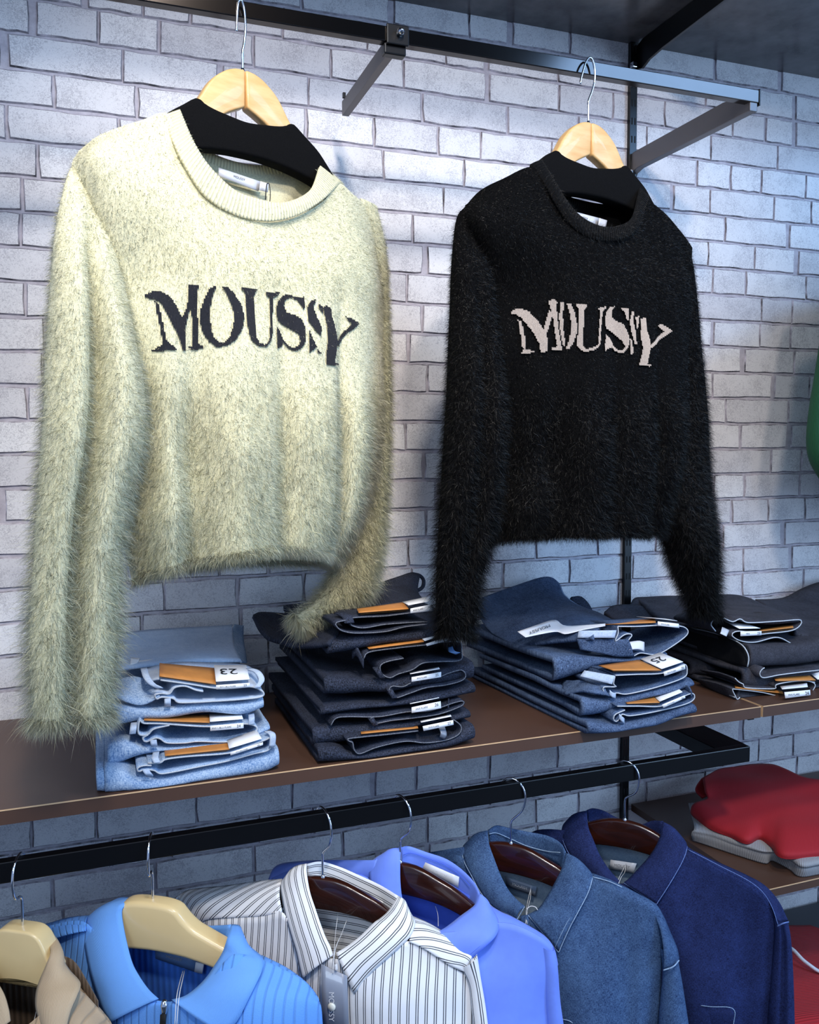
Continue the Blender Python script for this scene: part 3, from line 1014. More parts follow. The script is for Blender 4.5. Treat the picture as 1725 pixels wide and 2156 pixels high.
CR_TOP = [(-0.2132,0.0,-0.1435),(-0.1888,-0.01,-0.1219),(-0.1425,-0.016,-0.0971),(-0.1124,-0.018,-0.0841),(-0.1076,-0.032,-0.1201),(-0.0971,-0.044,-0.1543),(-0.0772,-0.052,-0.1858),(-0.0422,-0.057,-0.2013),(-0.0031,-0.058,-0.2022),(0.0417,-0.053,-0.1881),(0.0959,-0.038,-0.1556),(0.1361,-0.016,-0.1186),(0.1644,-0.01,-0.1263),(0.1949,-0.0,-0.136),(0.2107,0.002,-0.156)]
CR_CHEST = [(-0.2218,-0.002,-0.1744),(-0.2041,-0.034,-0.1684),(-0.1683,-0.044,-0.1745),(-0.1417,-0.05,-0.1816),(-0.1253,-0.054,-0.1958),(-0.1064,-0.058,-0.2153),(-0.0823,-0.06,-0.2313),(-0.0457,-0.062,-0.2376),(-0.0061,-0.062,-0.2349),(0.0367,-0.06,-0.2255),(0.0756,-0.054,-0.2097),(0.109,-0.045,-0.1937),(0.1466,-0.034,-0.189),(0.1883,-0.015,-0.1857),(0.2183,0.0,-0.1921)]
CREAM = dict(
    top=CR_TOP, chest=CR_CHEST,
    rows=[(z0, x0, z1, x1, dep, sag) for ((x0, z0), (x1, z1), dep, sag) in [
        ((-0.202,-0.2935),(0.2222,-0.2383),0.066,-0.004),
        ((-0.1895,-0.3695),(0.2255,-0.3351),0.07,-0.004),
        ((-0.1712,-0.4418),(0.2245,-0.4263),0.072,-0.003),
        ((-0.1679,-0.522),(0.2102,-0.5146),0.07,0.0),
        ((-0.173,-0.5708),(0.1875,-0.5773),0.068,0.006),
        ((-0.1585,-0.6402),(0.1356,-0.6457),0.066,0.028)]],
    folds=[(-0.095, 0.018, 0.014, -0.01), (-0.055, 0.030, -0.010, 0.0), (0.012, 0.014, 0.012, 0.0), (0.060, 0.03, -0.008, 0), (0.108, 0.011, 0.018, 0.0), (-0.135, 0.02, -0.012, 0.0), (0.15, 0.02, -0.006, -0.01)],
    backtop=[(-0.21, 0, -0.142), (-0.18, 0, -0.125), (-0.15, 0.0, -0.108), (-0.12, 0, -0.094), (-0.10, 0.0, -0.088), (-0.075, 0.02, -0.098), (-0.04, 0.03, -0.110), (0, 0.03, -0.115), (0.04, 0.03, -0.112), (0.075, 0.02, -0.104), (0.10, 0.0, -0.094), (0.125, 0, -0.102), (0.15, 0, -0.114), (0.18, 0, -0.128), (0.21, 0, -0.15)],
    backdrop=0.012,
    rim_out=[(-0.1149,-0.014,-0.0857),(-0.1144,-0.034,-0.1194),(-0.1044,-0.047,-0.152),(-0.0836,-0.055,-0.1843),(-0.047,-0.06,-0.201),(-0.0048,-0.061,-0.2019),(0.0413,-0.056,-0.187),(0.0918,-0.042,-0.1553),(0.1391,-0.014,-0.1189),(0.1636,0.012,-0.1095)],
    rim_mid=[(-0.1047,-0.013,-0.0797),(-0.1029,-0.034,-0.1147),(-0.0947,-0.046,-0.1427),(-0.0783,-0.054,-0.1676),(-0.048,-0.059,-0.1851),(-0.0054,-0.06,-0.1902),(0.0324,-0.057,-0.1803),(0.0807,-0.043,-0.1519),(0.1241,-0.013,-0.1099),(0.1474,0.012,-0.1013)],
    rim_in=[(-0.0928,-0.01,-0.0726),(-0.0897,-0.032,-0.1091),(-0.0827,-0.042,-0.1309),(-0.0711,-0.049,-0.1493),(-0.0482,-0.054,-0.1682),(-0.0267,-0.056,-0.1745),(0.0217,-0.054,-0.1738),(0.0723,-0.04,-0.1472),(0.1098,-0.01,-0.0992),(0.1299,0.012,-0.0916)],
    bn_out=[(-0.10, 0.018, -0.088), (-0.06, 0.034, -0.108), (0, 0.038, -0.122), (0.06, 0.034, -0.113), (0.11, 0.018, -0.094)],
    bn_in=[(-0.088, 0.016, -0.076), (-0.055, 0.032, -0.092), (0, 0.036, -0.102), (0.055, 0.032, -0.098), (0.098, 0.016, -0.084)],
    sleeves=[
        dict(L=[(-0.2141,-0.02,-0.1485),(-0.2303,-0.02,-0.1804),(-0.2458,-0.02,-0.239),(-0.2547,-0.02,-0.3025),(-0.2636,-0.02,-0.3815),(-0.2715,-0.02,-0.4605),(-0.2804,-0.02,-0.5396),(-0.2884,-0.02,-0.6188),(-0.2947,-0.02,-0.6823),(-0.2966,-0.02,-0.7467),(-0.2946,-0.02,-0.7883)],
             R=[(-0.1638,-0.02,-0.145),(-0.1689,-0.02,-0.2),(-0.1711,-0.02,-0.2711),(-0.1607,-0.02,-0.3583),(-0.1538,-0.02,-0.4196),(-0.1604,-0.02,-0.4819),(-0.1783,-0.02,-0.5382),(-0.1907,-0.02,-0.6053),(-0.1937,-0.02,-0.6619),(-0.2004,-0.02,-0.7295),(-0.2105,-0.02,-0.7966)],
             y=[0.004, -0.016, -0.028, -0.03, -0.03], flat=0.55, groove=[(-0.12, 0.17, 0.030), (0.45, 0.35, -0.006)], gstart=0.12),
        dict(L=[(0.1856,0.02,-0.1265),(0.1914,0.02,-0.2045),(0.1948,0.02,-0.3283),(0.2005,0.02,-0.4261),(0.2003,0.02,-0.5111),(0.1879,0.02,-0.582),(0.1664,0.02,-0.6375),(0.1418,0.02,-0.6883),(0.1148,0.02,-0.7133),(0.0823,0.02,-0.728)],
             R=[(0.2156,0.02,-0.1329),(0.2359,0.02,-0.2055),(0.2409,0.02,-0.3249),(0.2433,0.02,-0.4394),(0.2439,0.02,-0.5483),(0.2393,0.02,-0.6286),(0.2259,0.02,-0.6826),(0.2038,0.02,-0.7146),(0.1513,0.02,-0.7284),(0.0931,0.02,-0.7502)],
             y=[0.0, 0.015, 0.03, 0.03], flat=0.6)],
    letters=[
        ([[(-0.1547,-0.3052),(-0.1498,-0.3011),(-0.1409,-0.2985),(-0.1334,-0.3015),(-0.1264,-0.3076),(-0.1221,-0.3153),(-0.1175,-0.3246),(-0.1134,-0.3323),(-0.1105,-0.3417),(-0.1115,-0.367),(-0.1153,-0.3677),(-0.1175,-0.3585),(-0.1215,-0.3475),(-0.1262,-0.3398),(-0.1305,-0.3304),(-0.1344,-0.3209),(-0.1389,-0.313),(-0.1448,-0.309),(-0.1514,-0.3075)],
          [(-0.1449,-0.3107),(-0.1408,-0.3154),(-0.1373,-0.3387),(-0.1337,-0.3591),(-0.1381,-0.3596),(-0.1402,-0.3436),(-0.1429,-0.3244)],
          [(-0.1487,-0.3691),(-0.1412,-0.3636),(-0.1378,-0.3588),(-0.1336,-0.3582),(-0.1254,-0.3639),(-0.123,-0.3667),(-0.1331,-0.3678),(-0.1424,-0.3695)],
          [(-0.1151,-0.3293),(-0.1099,-0.316),(-0.1076,-0.3062),(-0.1083,-0.2902),(-0.0968,-0.2895),(-0.0975,-0.2959),(-0.1013,-0.3057),(-0.1075,-0.3238),(-0.1117,-0.3418)],
          [(-0.1083,-0.2902),(-0.0953,-0.2901),(-0.098,-0.2975),(-0.0968,-0.3295),(-0.0949,-0.3636),(-0.1022,-0.3639),(-0.1031,-0.3379),(-0.1043,-0.3139),(-0.1076,-0.303)],
          [(-0.1083,-0.3619),(-0.0903,-0.3602),(-0.091,-0.3632),(-0.099,-0.3657),(-0.1075,-0.3642)]], []),
        ([[(-0.0834,-0.2911),(-0.0893,-0.3019),(-0.0935,-0.3166),(-0.0939,-0.3326),(-0.0917,-0.3439),(-0.0855,-0.3553),(-0.0768,-0.3622),(-0.065,-0.3594),(-0.0549,-0.3511),(-0.0471,-0.3389),(-0.0437,-0.3268),(-0.0444,-0.3151),(-0.0485,-0.3055),(-0.0571,-0.2948),(-0.0623,-0.2903),(-0.0772,-0.29)]],
         [[(-0.0778,-0.2929),(-0.0812,-0.3016),(-0.0834,-0.313),(-0.084,-0.326),(-0.0826,-0.3405),(-0.0793,-0.352),(-0.0745,-0.3568),(-0.0694,-0.3559),(-0.063,-0.3482),(-0.0584,-0.3363),(-0.0568,-0.3246),(-0.0581,-0.3148),(-0.0612,-0.3068),(-0.066,-0.2956),(-0.0708,-0.2904),(-0.0707,-0.2878),(-0.0772,-0.2883)]]),
        ([[(-0.0448,-0.2887),(-0.0232,-0.2884),(-0.0263,-0.2938),(-0.0285,-0.3),(-0.0281,-0.3253),(-0.028,-0.3474),(-0.0239,-0.3535),(-0.016,-0.3558),(-0.0094,-0.3509),(-0.0072,-0.3421),(-0.0052,-0.2958),(-0.0011,-0.2954),(-0.0025,-0.3382),(-0.0055,-0.3489),(-0.013,-0.3578),(-0.0243,-0.3582),(-0.0348,-0.3522),(-0.0388,-0.3416),(-0.0398,-0.318),(-0.0391,-0.3011),(-0.0393,-0.2936),(-0.044,-0.2916)],
          [(-0.0123,-0.2898),(0.0098,-0.2883),(0.0057,-0.2932),(-0.0011,-0.297),(-0.0055,-0.2975),(-0.0091,-0.2942)]], []),
        ([[(0.0438,-0.2892),(0.0421,-0.3106),(0.0386,-0.3012),(0.0312,-0.2952),(0.022,-0.293),(0.017,-0.2977),(0.015,-0.3039),(0.0184,-0.3123),(0.0283,-0.3148),(0.0371,-0.3198),(0.0421,-0.3318),(0.042,-0.3458),(0.0381,-0.3539),(0.0306,-0.3604),(0.0239,-0.3602),(0.0183,-0.3555),(0.014,-0.3509),(0.0104,-0.3563),(0.0043,-0.3586),(0.0046,-0.332),(0.0089,-0.3353),(0.0132,-0.3454),(0.02,-0.3537),(0.0264,-0.3564),(0.032,-0.3533),(0.0346,-0.3463),(0.0322,-0.3386),(0.0227,-0.3332),(0.0125,-0.3273),(0.0056,-0.3222),(0.0043,-0.3118),(0.0058,-0.2997),(0.0127,-0.2918),(0.0194,-0.2891),(0.0334,-0.292),(0.0384,-0.2924)]], []),
        ([[(0.0631,-0.2914),(0.054,-0.2937),(0.0478,-0.3012),(0.0459,-0.3139),(0.0478,-0.3225),(0.0544,-0.3294),(0.0616,-0.3365),(0.0662,-0.3396),(0.0664,-0.3261),(0.0613,-0.3159),(0.0577,-0.3073),(0.0561,-0.3003),(0.061,-0.2947)],
          [(0.0638,-0.2962),(0.0731,-0.2998),(0.0714,-0.3085),(0.0668,-0.3036)],
          [(0.047,-0.3329),(0.0501,-0.34),(0.0581,-0.3539),(0.0539,-0.356),(0.0484,-0.3616),(0.0463,-0.3617)],
          [(0.0566,-0.3546),(0.0658,-0.3618),(0.062,-0.3632)]], []),
        ([[(0.0726,-0.3005),(0.0788,-0.298),(0.0864,-0.2994),(0.088,-0.3111),(0.094,-0.3266),(0.0993,-0.3403),(0.0943,-0.3592),(0.0904,-0.3709),(0.1091,-0.373),(0.0736,-0.3759),(0.0732,-0.3612),(0.0782,-0.3429),(0.0771,-0.325),(0.075,-0.3108)],
          [(0.1147,-0.3073),(0.1258,-0.31),(0.1394,-0.3144),(0.1282,-0.3231),(0.1171,-0.3294),(0.1098,-0.339),(0.1032,-0.3492),(0.0947,-0.3464),(0.1066,-0.3338),(0.119,-0.3217),(0.1251,-0.316),(0.1183,-0.3125)]], [])],
    knit='cream_knit', rib='cream_rib', yarn='navy_yarn', fur='cream_fur', n=(120000, 12000, 80000), len0=0.0055, len1=0.020, hair=0.00030, lz=(-0.42, -0.27), lband=0.006, lskip=0.82, rimfur=1.0, lay=0.42, droop=0.75, jit=0.45)

BLACK = dict(
    top=[(-0.2257,-0.0,-0.1536),(-0.2048,-0.01,-0.1289),(-0.1688,-0.016,-0.1085),(-0.1222,-0.018,-0.0864),(-0.1044,-0.03,-0.1086),(-0.0935,-0.04,-0.1359),(-0.0801,-0.048,-0.1604),(-0.0562,-0.054,-0.1773),(-0.022,-0.056,-0.1825),(0.0188,-0.052,-0.1749),(0.0589,-0.04,-0.1523),(0.1,-0.018,-0.1042),(0.1476,-0.012,-0.1117),(0.1973,0.0,-0.1325),(0.2266,0.002,-0.1562)],
    chest=[(-0.2295,-0.002,-0.1801),(-0.2254,-0.034,-0.1755),(-0.1972,-0.044,-0.1717),(-0.1616,-0.05,-0.1711),(-0.1326,-0.055,-0.1815),(-0.1098,-0.058,-0.1943),(-0.0857,-0.06,-0.2057),(-0.0594,-0.062,-0.2125),(-0.0271,-0.062,-0.2131),(0.0097,-0.06,-0.2075),(0.0457,-0.056,-0.1947),(0.0829,-0.046,-0.1789),(0.1255,-0.036,-0.1735),(0.1818,-0.015,-0.1705),(0.2248,-0.0,-0.1767)],
    rows=[(z0, x0, z1, x1, dep, sag) for ((x0, z0), (x1, z1), dep, sag) in [
        ((-0.2036,-0.2613),(0.2216,-0.2246),0.066,-0.004),
        ((-0.1964,-0.3465),(0.2195,-0.3253),0.07,-0.004),
        ((-0.18,-0.4263),(0.2196,-0.4191),0.074,-0.003),
        ((-0.1598,-0.508),(0.2017,-0.5174),0.074,0.0),
        ((-0.1699,-0.5696),(0.1766,-0.5796),0.07,0.004),
        ((-0.1647,-0.6156),(0.1557,-0.6249),0.068,0.008)]],
    folds=[(-0.10, 0.02, 0.012, 0.0), (-0.05, 0.03, -0.008, 0.0), (-0.005, 0.012, 0.009, 0.0), (0.05, 0.03, -0.008, 0), (0.085, 0.012, 0.014, 0.0), (0.13, 0.02, -0.010, 0.0)],
    backtop=[(-0.21, 0, -0.142), (-0.18, 0, -0.122), (-0.15, 0.0, -0.102), (-0.12, 0, -0.086), (-0.10, 0.0, -0.084), (-0.075, 0.02, -0.099), (-0.04, 0.03, -0.105), (0, 0.03, -0.109), (0.04, 0.03, -0.109), (0.075, 0.02, -0.103), (0.10, 0.0, -0.084), (0.125, 0, -0.090), (0.15, 0, -0.102), (0.18, 0, -0.122), (0.21, 0, -0.145)],
    backdrop=0.008,
    rim_out=[(-0.1207,-0.014,-0.0824),(-0.111,-0.034,-0.1126),(-0.1003,-0.044,-0.1398),(-0.0861,-0.052,-0.1634),(-0.0606,-0.057,-0.1812),(-0.0247,-0.059,-0.1861),(0.0178,-0.055,-0.1777),(0.0599,-0.043,-0.1542),(0.112,-0.014,-0.0944)],
    rim_mid=[(-0.1105,-0.014,-0.0769),(-0.1041,-0.036,-0.1095),(-0.0934,-0.046,-0.1341),(-0.0801,-0.054,-0.1559),(-0.0572,-0.059,-0.1719),(-0.0258,-0.061,-0.1773),(0.0139,-0.057,-0.169),(0.0519,-0.045,-0.1466),(0.0998,-0.014,-0.0889)],
    rim_in=[(-0.097,-0.01,-0.0709),(-0.0923,-0.032,-0.1041),(-0.0815,-0.04,-0.127),(-0.068,-0.047,-0.1467),(-0.0475,-0.052,-0.1599),(-0.0185,-0.054,-0.1655),(0.0186,-0.05,-0.158),(0.0528,-0.04,-0.1369),(0.0956,-0.01,-0.082)],
    bn_out=[(-0.0654,0.018,-0.0922),(-0.0218,0.034,-0.1072),(0.0295,0.038,-0.1115),(0.0803,0.034,-0.108),(0.1134,0.018,-0.0839)],
    bn_in=[(-0.0563,0.016,-0.0804),(-0.0189,0.032,-0.0959),(0.0295,0.036,-0.0997),(0.0752,0.032,-0.0974),(0.101,0.016,-0.0773)],
    sleeves=[
        dict(L=[(-0.2196,-0.02,-0.1481),(-0.2391,-0.02,-0.1696),(-0.2492,-0.02,-0.2242),(-0.2548,-0.02,-0.2943),(-0.2588,-0.02,-0.339),(-0.2636,-0.02,-0.3903),(-0.2684,-0.02,-0.4416),(-0.2756,-0.02,-0.5189),(-0.2813,-0.02,-0.5835),(-0.2862,-0.02,-0.6484),(-0.288,-0.02,-0.6942),(-0.2851,-0.02,-0.734)],
             R=[(-0.1863,-0.02,-0.1468),(-0.1798,-0.02,-0.1781),(-0.183,-0.02,-0.2302),(-0.1813,-0.02,-0.3084),(-0.1779,-0.02,-0.374),(-0.1754,-0.02,-0.4271),(-0.1811,-0.02,-0.4873),(-0.1876,-0.02,-0.5543),(-0.1991,-0.02,-0.6145),(-0.2154,-0.02,-0.6673),(-0.222,-0.02,-0.7141),(-0.2333,-0.02,-0.744)],
             y=[0.004, -0.014, -0.026, -0.028, -0.028], flat=0.6, groove=[(-0.05, 0.2, 0.014)]),
        dict(L=[(0.1756,0.0,-0.1306),(0.191,0.0,-0.1893),(0.196,-0.0,-0.2651),(0.1999,0.0,-0.3418),(0.1958,-0.0,-0.4507),(0.167,0.0,-0.5363),(0.1704,-0.0,-0.599),(0.187,0.0,-0.6552),(0.2106,0.0,-0.709),(0.2347,0.0,-0.7624)],
             R=[(0.2152,-0.0,-0.1471),(0.2297,0.0,-0.1931),(0.2391,-0.0,-0.2542),(0.2493,-0.0,-0.3395),(0.2614,-0.0,-0.4502),(0.2728,-0.0,-0.5712),(0.2809,0.0,-0.6532),(0.2813,-0.0,-0.7108),(0.2858,0.0,-0.7443),(0.2889,0.0,-0.7712)],
             y=[0.0, 0.0, -0.005, -0.005], flat=0.6)],
    letters=[
        ([[(-0.1648,-0.2927),(-0.1564,-0.2873),(-0.1494,-0.2881),(-0.1413,-0.2919),(-0.1363,-0.2996),(-0.1297,-0.3073),(-0.1242,-0.3165),(-0.1174,-0.3316),(-0.1188,-0.3473),(-0.1282,-0.3491),(-0.1307,-0.3366),(-0.1364,-0.3244),(-0.1442,-0.3121),(-0.1516,-0.3012),(-0.1581,-0.2958),(-0.1636,-0.2957)],
          [(-0.1566,-0.3028),(-0.152,-0.3059),(-0.1483,-0.3368),(-0.1498,-0.3452),(-0.1531,-0.3414),(-0.1554,-0.3168)],
          [(-0.154,-0.3516),(-0.151,-0.3444),(-0.1424,-0.3456),(-0.1363,-0.3481),(-0.145,-0.3507)],
          [(-0.1238,-0.3157),(-0.1163,-0.2902),(-0.1093,-0.2932),(-0.1128,-0.3009),(-0.1175,-0.3164),(-0.1203,-0.3248)],
          [(-0.1166,-0.278),(-0.1101,-0.2741),(-0.105,-0.2779),(-0.1063,-0.2855),(-0.1023,-0.3159),(-0.0961,-0.3433),(-0.1021,-0.3452),(-0.1075,-0.3206),(-0.1111,-0.2963),(-0.1145,-0.2856)],
          [(-0.1122,-0.3418),(-0.1036,-0.34),(-0.0955,-0.3425),(-0.0968,-0.3451),(-0.1103,-0.3445)]], []),
        ([[(-0.1001,-0.2778),(-0.0954,-0.2777),(-0.0972,-0.293),(-0.0966,-0.3082),(-0.0931,-0.331),(-0.0924,-0.3402),(-0.0956,-0.3371),(-0.0996,-0.3204),(-0.1024,-0.3007),(-0.1016,-0.2855)],
          [(-0.092,-0.2807),(-0.0868,-0.2798),(-0.0816,-0.2912),(-0.0782,-0.3064),(-0.0778,-0.3202),(-0.0817,-0.3341),(-0.087,-0.3436),(-0.0917,-0.3436),(-0.0886,-0.3341),(-0.0858,-0.3188),(-0.0865,-0.3035),(-0.089,-0.2914)]], []),
        ([[(-0.0804,-0.2801),(-0.0606,-0.2813),(-0.0662,-0.2867),(-0.0682,-0.3154),(-0.069,-0.337),(-0.0651,-0.3428),(-0.0553,-0.341),(-0.0432,-0.3358),(-0.0444,-0.3396),(-0.0555,-0.3457),(-0.0686,-0.346),(-0.0761,-0.3405),(-0.078,-0.3356),(-0.0754,-0.3156),(-0.0749,-0.2879)],
          [(-0.0431,-0.284),(-0.0255,-0.2803),(-0.0276,-0.2839),(-0.0328,-0.2874),(-0.0369,-0.3136),(-0.04,-0.3359),(-0.0445,-0.337),(-0.0411,-0.3139),(-0.0373,-0.2878)]], []),
        ([[(-0.0258,-0.2877),(-0.0195,-0.2806),(-0.0083,-0.279),(-0.0145,-0.2852),(-0.0139,-0.2945),(-0.0048,-0.2998),(0.0065,-0.3028),(0.0137,-0.3137),(0.0171,-0.3247),(0.0149,-0.3361),(0.0074,-0.3439),(-0.0028,-0.3441),(-0.0097,-0.3417),(-0.0152,-0.3377),(-0.0264,-0.3409),(-0.032,-0.3452),(-0.0307,-0.3338),(-0.0271,-0.3205),(-0.0192,-0.325),(-0.0114,-0.3354),(-0.0008,-0.3406),(0.0062,-0.3404),(0.0097,-0.3362),(0.0042,-0.327),(-0.0089,-0.3181),(-0.0265,-0.3116),(-0.0288,-0.3004)],
          [(0.0002,-0.28),(0.016,-0.2797),(0.0162,-0.2984),(0.0125,-0.2969),(0.0092,-0.2868)]], []),
        ([[(0.0214,-0.2849),(0.0261,-0.2838),(0.0248,-0.2987),(0.0279,-0.3146),(0.0291,-0.331),(0.0255,-0.3312),(0.0204,-0.315),(0.0179,-0.2991)],
          [(0.0173,-0.3231),(0.0208,-0.3262),(0.0232,-0.3421),(0.0213,-0.3474),(0.018,-0.3467)],
          [(0.0285,-0.292),(0.036,-0.2896),(0.033,-0.3063),(0.0301,-0.3084)]], []),
        ([[(0.0385,-0.2942),(0.0498,-0.2909),(0.0498,-0.3085),(0.0543,-0.3213),(0.0554,-0.3359),(0.0485,-0.3602),(0.0606,-0.3596),(0.0532,-0.363),(0.0332,-0.3614),(0.0368,-0.3481),(0.0399,-0.3367),(0.0366,-0.3223)],
          [(0.0809,-0.2991),(0.0924,-0.2973),(0.114,-0.3056),(0.1035,-0.3109),(0.0889,-0.3199),(0.0567,-0.3361),(0.0534,-0.3327),(0.0819,-0.3168),(0.0963,-0.3076),(0.0878,-0.3035)]], [])],
    knit='black_knit', rib='black_rib', yarn='greige_yarn', fur='black_fur', n=(90000, 10000, 60000), len0=0.005, len1=0.017, hair=0.00032, lz=(-0.42, -0.25), lband=0.005, lskip=0.96, rimfur=1.5, lay=0.42, droop=0.75, jit=0.45, lift=0.003)

def neck_label(parent, quad, txt_mat='ink', base='satin_white', size_tag=None, name='brand_label'):
    o = panel(name, quad, base, parent, 0.0006, 0.0)
    text_on('MOUSSY', 'lettering', quad, txt_mat, o, 0.47, 0.48, 0.30)
    if size_tag:
        panel('size_tab', size_tag, 'satin_white', parent, 0.0006, 0.001)
    return o

cream, cream_front, _ = sweater('cr', 'cream yellow fuzzy knit sweater with dark letters hanging above the light jeans', CREAM)
black, black_front, _ = sweater('bl', 'black fuzzy knit sweater with greige letters hanging beside the wall standard', BLACK)
neck_label(cream, [(-0.0309,0.012,-0.1231),(0.0314,0.012,-0.1295),(0.0265,0.012,-0.1427),(-0.0312,0.012,-0.1334)], 'ink', 'satin_white', [(0.0268,0.008,-0.1308),(0.0394,0.008,-0.1316),(0.0377,0.008,-0.1432),(0.0247,0.008,-0.1426)])
tube('label_thread', [(0.0313,0.002,-0.155),(0.0321,0.002,-0.1456),(0.0329,0.0,-0.1347),(0.0349,-0.002,-0.1348),(0.0353,-0.004,-0.1464),(0.0334,-0.006,-0.1591)], 0.0007, 'cord_black', cream, n=24, seg=6)
neck_label(black, [(-0.031,0.012,-0.1259),(0.0351,0.012,-0.1302),(0.0307,0.012,-0.1436),(-0.0301,0.012,-0.1389)], 'ink', 'satin_white', [(0.0299,0.008,-0.1318),(0.0461,0.008,-0.1335),(0.0427,0.008,-0.1464),(0.0271,0.008,-0.1449)])

display_hanger('pale wooden hanger with black felt cover inside the cream sweater', *LOC['cr'], [(-0.0,0.0,-0.0012),(0.0003,0.0,0.0131),(0.0006,0.0,0.0262),(0.0037,0.0,0.0407),(0.0055,0.0,0.0589),(0.0045,0.0,0.0781),(0.0007,0.0,0.0887),(-0.0034,0.0,0.0874),(-0.0057,-0.0,0.075),(-0.007,0.0,0.0611),(-0.0077,0.0,0.048)])
display_hanger('pale wooden hanger with black felt cover inside the black sweater', *LOC['bl'], [(0.0,0.0,-0.0014),(-0.0002,0.0,0.0152),(0.0001,0.0,0.0331),(0.006,-0.0,0.0473),(0.011,0.0,0.0621),(0.0122,0.0,0.0782),(0.0083,0.0,0.0925),(0.0022,0.0,0.0973),(-0.0052,0.0,0.0896),(-0.011,-0.0,0.0747),(-0.0146,0.0,0.0638),(-0.0164,0.0,0.0552)])

# ------------------------------------------------------------------ folded jeans
def ufold(name, top, bot, depth, mat, parent, bulge=0.007, nu=26, rise=0.0, seed=1, wr=0.0012, layer=None, skew=0.0):
    """a leg folded over: two plies joined by a rounded fold at the front, open at the ends"""
    T, B = curve(top, nu), curve(bot, nu)
    th = np.concatenate([np.linspace(-90, 90, 11)])
    out, inn = [], []
    def path(T, B, ins):
        P = []
        for i in range(nu):
            t_, b_ = T[i], B[i]
            h = max(t_[2] - b_[2], 0.004)
            c = (t_ + b_) / 2
            tau = min(0.44 * h, layer or 0.0085) if ins else 0
            r = h / 2 - tau
            row = []
            for d in (1.0, 0.7, 0.4, 0.15):
                row.append((b_[0] + skew * d * depth, c[1] + d * depth + 0.006, c[2] - r))
            for a in th:
                a = R(a)
                row.append((c[0], c[1] + 0.006 - (0.006 + bulge - (tau if ins else 0)) * math.cos(a), c[2] + r * math.sin(a)))
            for d in (0.15, 0.4, 0.7, 1.0):
                row.append((t_[0] + skew * d * depth, c[1] + d * depth + 0.006, c[2] + r + rise * d))
            P.append(row)
        return np.array(P)                                  # nu, m, 3
    O, I = path(T, B, False), path(T, B, True)
    mth = O.shape[1]
    w = wob(O.reshape(-1, 3), wr, 75, seed).reshape(nu, mth)
    O[..., 2] += w
    O[..., 1] += w * 0.8
    I[..., 2] += w * 0.7
    V = np.concatenate([O.reshape(-1, 3), I.reshape(-1, 3)])
    V[:, 2] = np.maximum(V[:, 2], SZ + 0.0008)
    F = []
    k = nu * mth
    for i in range(nu - 1):
        for j in range(mth - 1):
            a, b = i * mth + j, (i + 1) * mth + j
            F.append((a, b, b + 1, a + 1))
            F.append((k + a, k + a + 1, k + b + 1, k + b))
    for i in (0, nu - 1):
        for j in range(mth - 1):
            a = i * mth + j
            F.append((a, a + 1, k + a + 1, k + a) if i == 0 else (a + 1, a, k + a, k + a + 1))
    su = np.r_[0, np.cumsum(np.linalg.norm(np.diff(O[:, 8], axis=0), axis=1))]
    sv = np.r_[0, np.cumsum(np.linalg.norm(np.diff(O[nu // 2], axis=0), axis=1))]
    U, Vv = np.meshgrid(su, sv, indexing='ij')
    uv = np.stack([U, Vv], -1).reshape(-1, 2)
    return obj(name, V, F, mat, parent, uv=np.vstack([uv, uv]))

def waist(parent, contour, mat, depth=0.075, trim='thread_white', r=0.0010, inside=None, flat=0.55):
    P = np.asarray(contour, float)
    zc = P[:, 2].mean()
    mid = P + np.array([0, depth * 0.45, 0])
    back = P + np.array([0, depth, 0])
    back[:, 2] = zc + (back[:, 2] - zc) * flat
    o = loft('waistband', [P, mid, back], mat, parent, nu=len(P) * 6, nv=5, thick=0.0022)
    tube('edge_seam', P, r, trim, o, n=len(P) * 6, seg=6)
    return o

def tag_card(parent, top, front, size=None, prod=None, big=None):
    """folded paper tag: top face and the flap that hangs over the edge (tl, tr, br, bl)"""
    o = panel('paper_tag', top, 'paper', parent, 0.0006, 0.0046)
    if front:
        p = panel('tag_flap', front, 'paper', o, 0.0006, 0.0042)
        if size:
            text_on(size, 'lettering', front, 'ink', p, 0.85, 0.48, 0.55, lift=0.0054)
        if prod:
            text_on(prod, 'lettering', front, 'ink', p, 0.34, 0.52, 0.34, lift=0.0054)
    if big:
        text_on(big, 'lettering', top, 'ink', o, 0.42, 0.45, 0.34, flip=True, lift=0.0062)
    return o

def jeans(label, group, loc):
    return thing('folded_jeans', label, 'jeans', loc, 0, group, world=True)

def patch(parent, quad, label=None):
    o = panel('leather_patch', quad, 'leather_tan', parent, 0.0014, 0.004, n=10)
    q = [np.asarray(p, float) for p in quad]
    a = [q[3] + (q[0] - q[3]) * 0.16 + (q[2] - q[3]) * f for f in np.linspace(0.03, 0.97, 8)]
    a = [p + np.array([0, -0.0015, 0.0012]) for p in a]
    tube('stitching', a, 0.0003, 'thread_ochre', o, n=16, seg=4)
    return o

def belt_loop(parent, pts, mat, w=0.004):
    P = np.asarray(pts, float)
    side = np.array([w, 0, 0.0])
    d = np.abs(P[-1] - P[0])
    if d[0] > d[2]:
        side = np.array([0, 0, w])
    return loft('belt_loop', [P - side, P + side], mat, parent, nu=12, nv=4, thick=0.002, arc=False)

GL = 'light blue jeans stacked on the brown shelf'
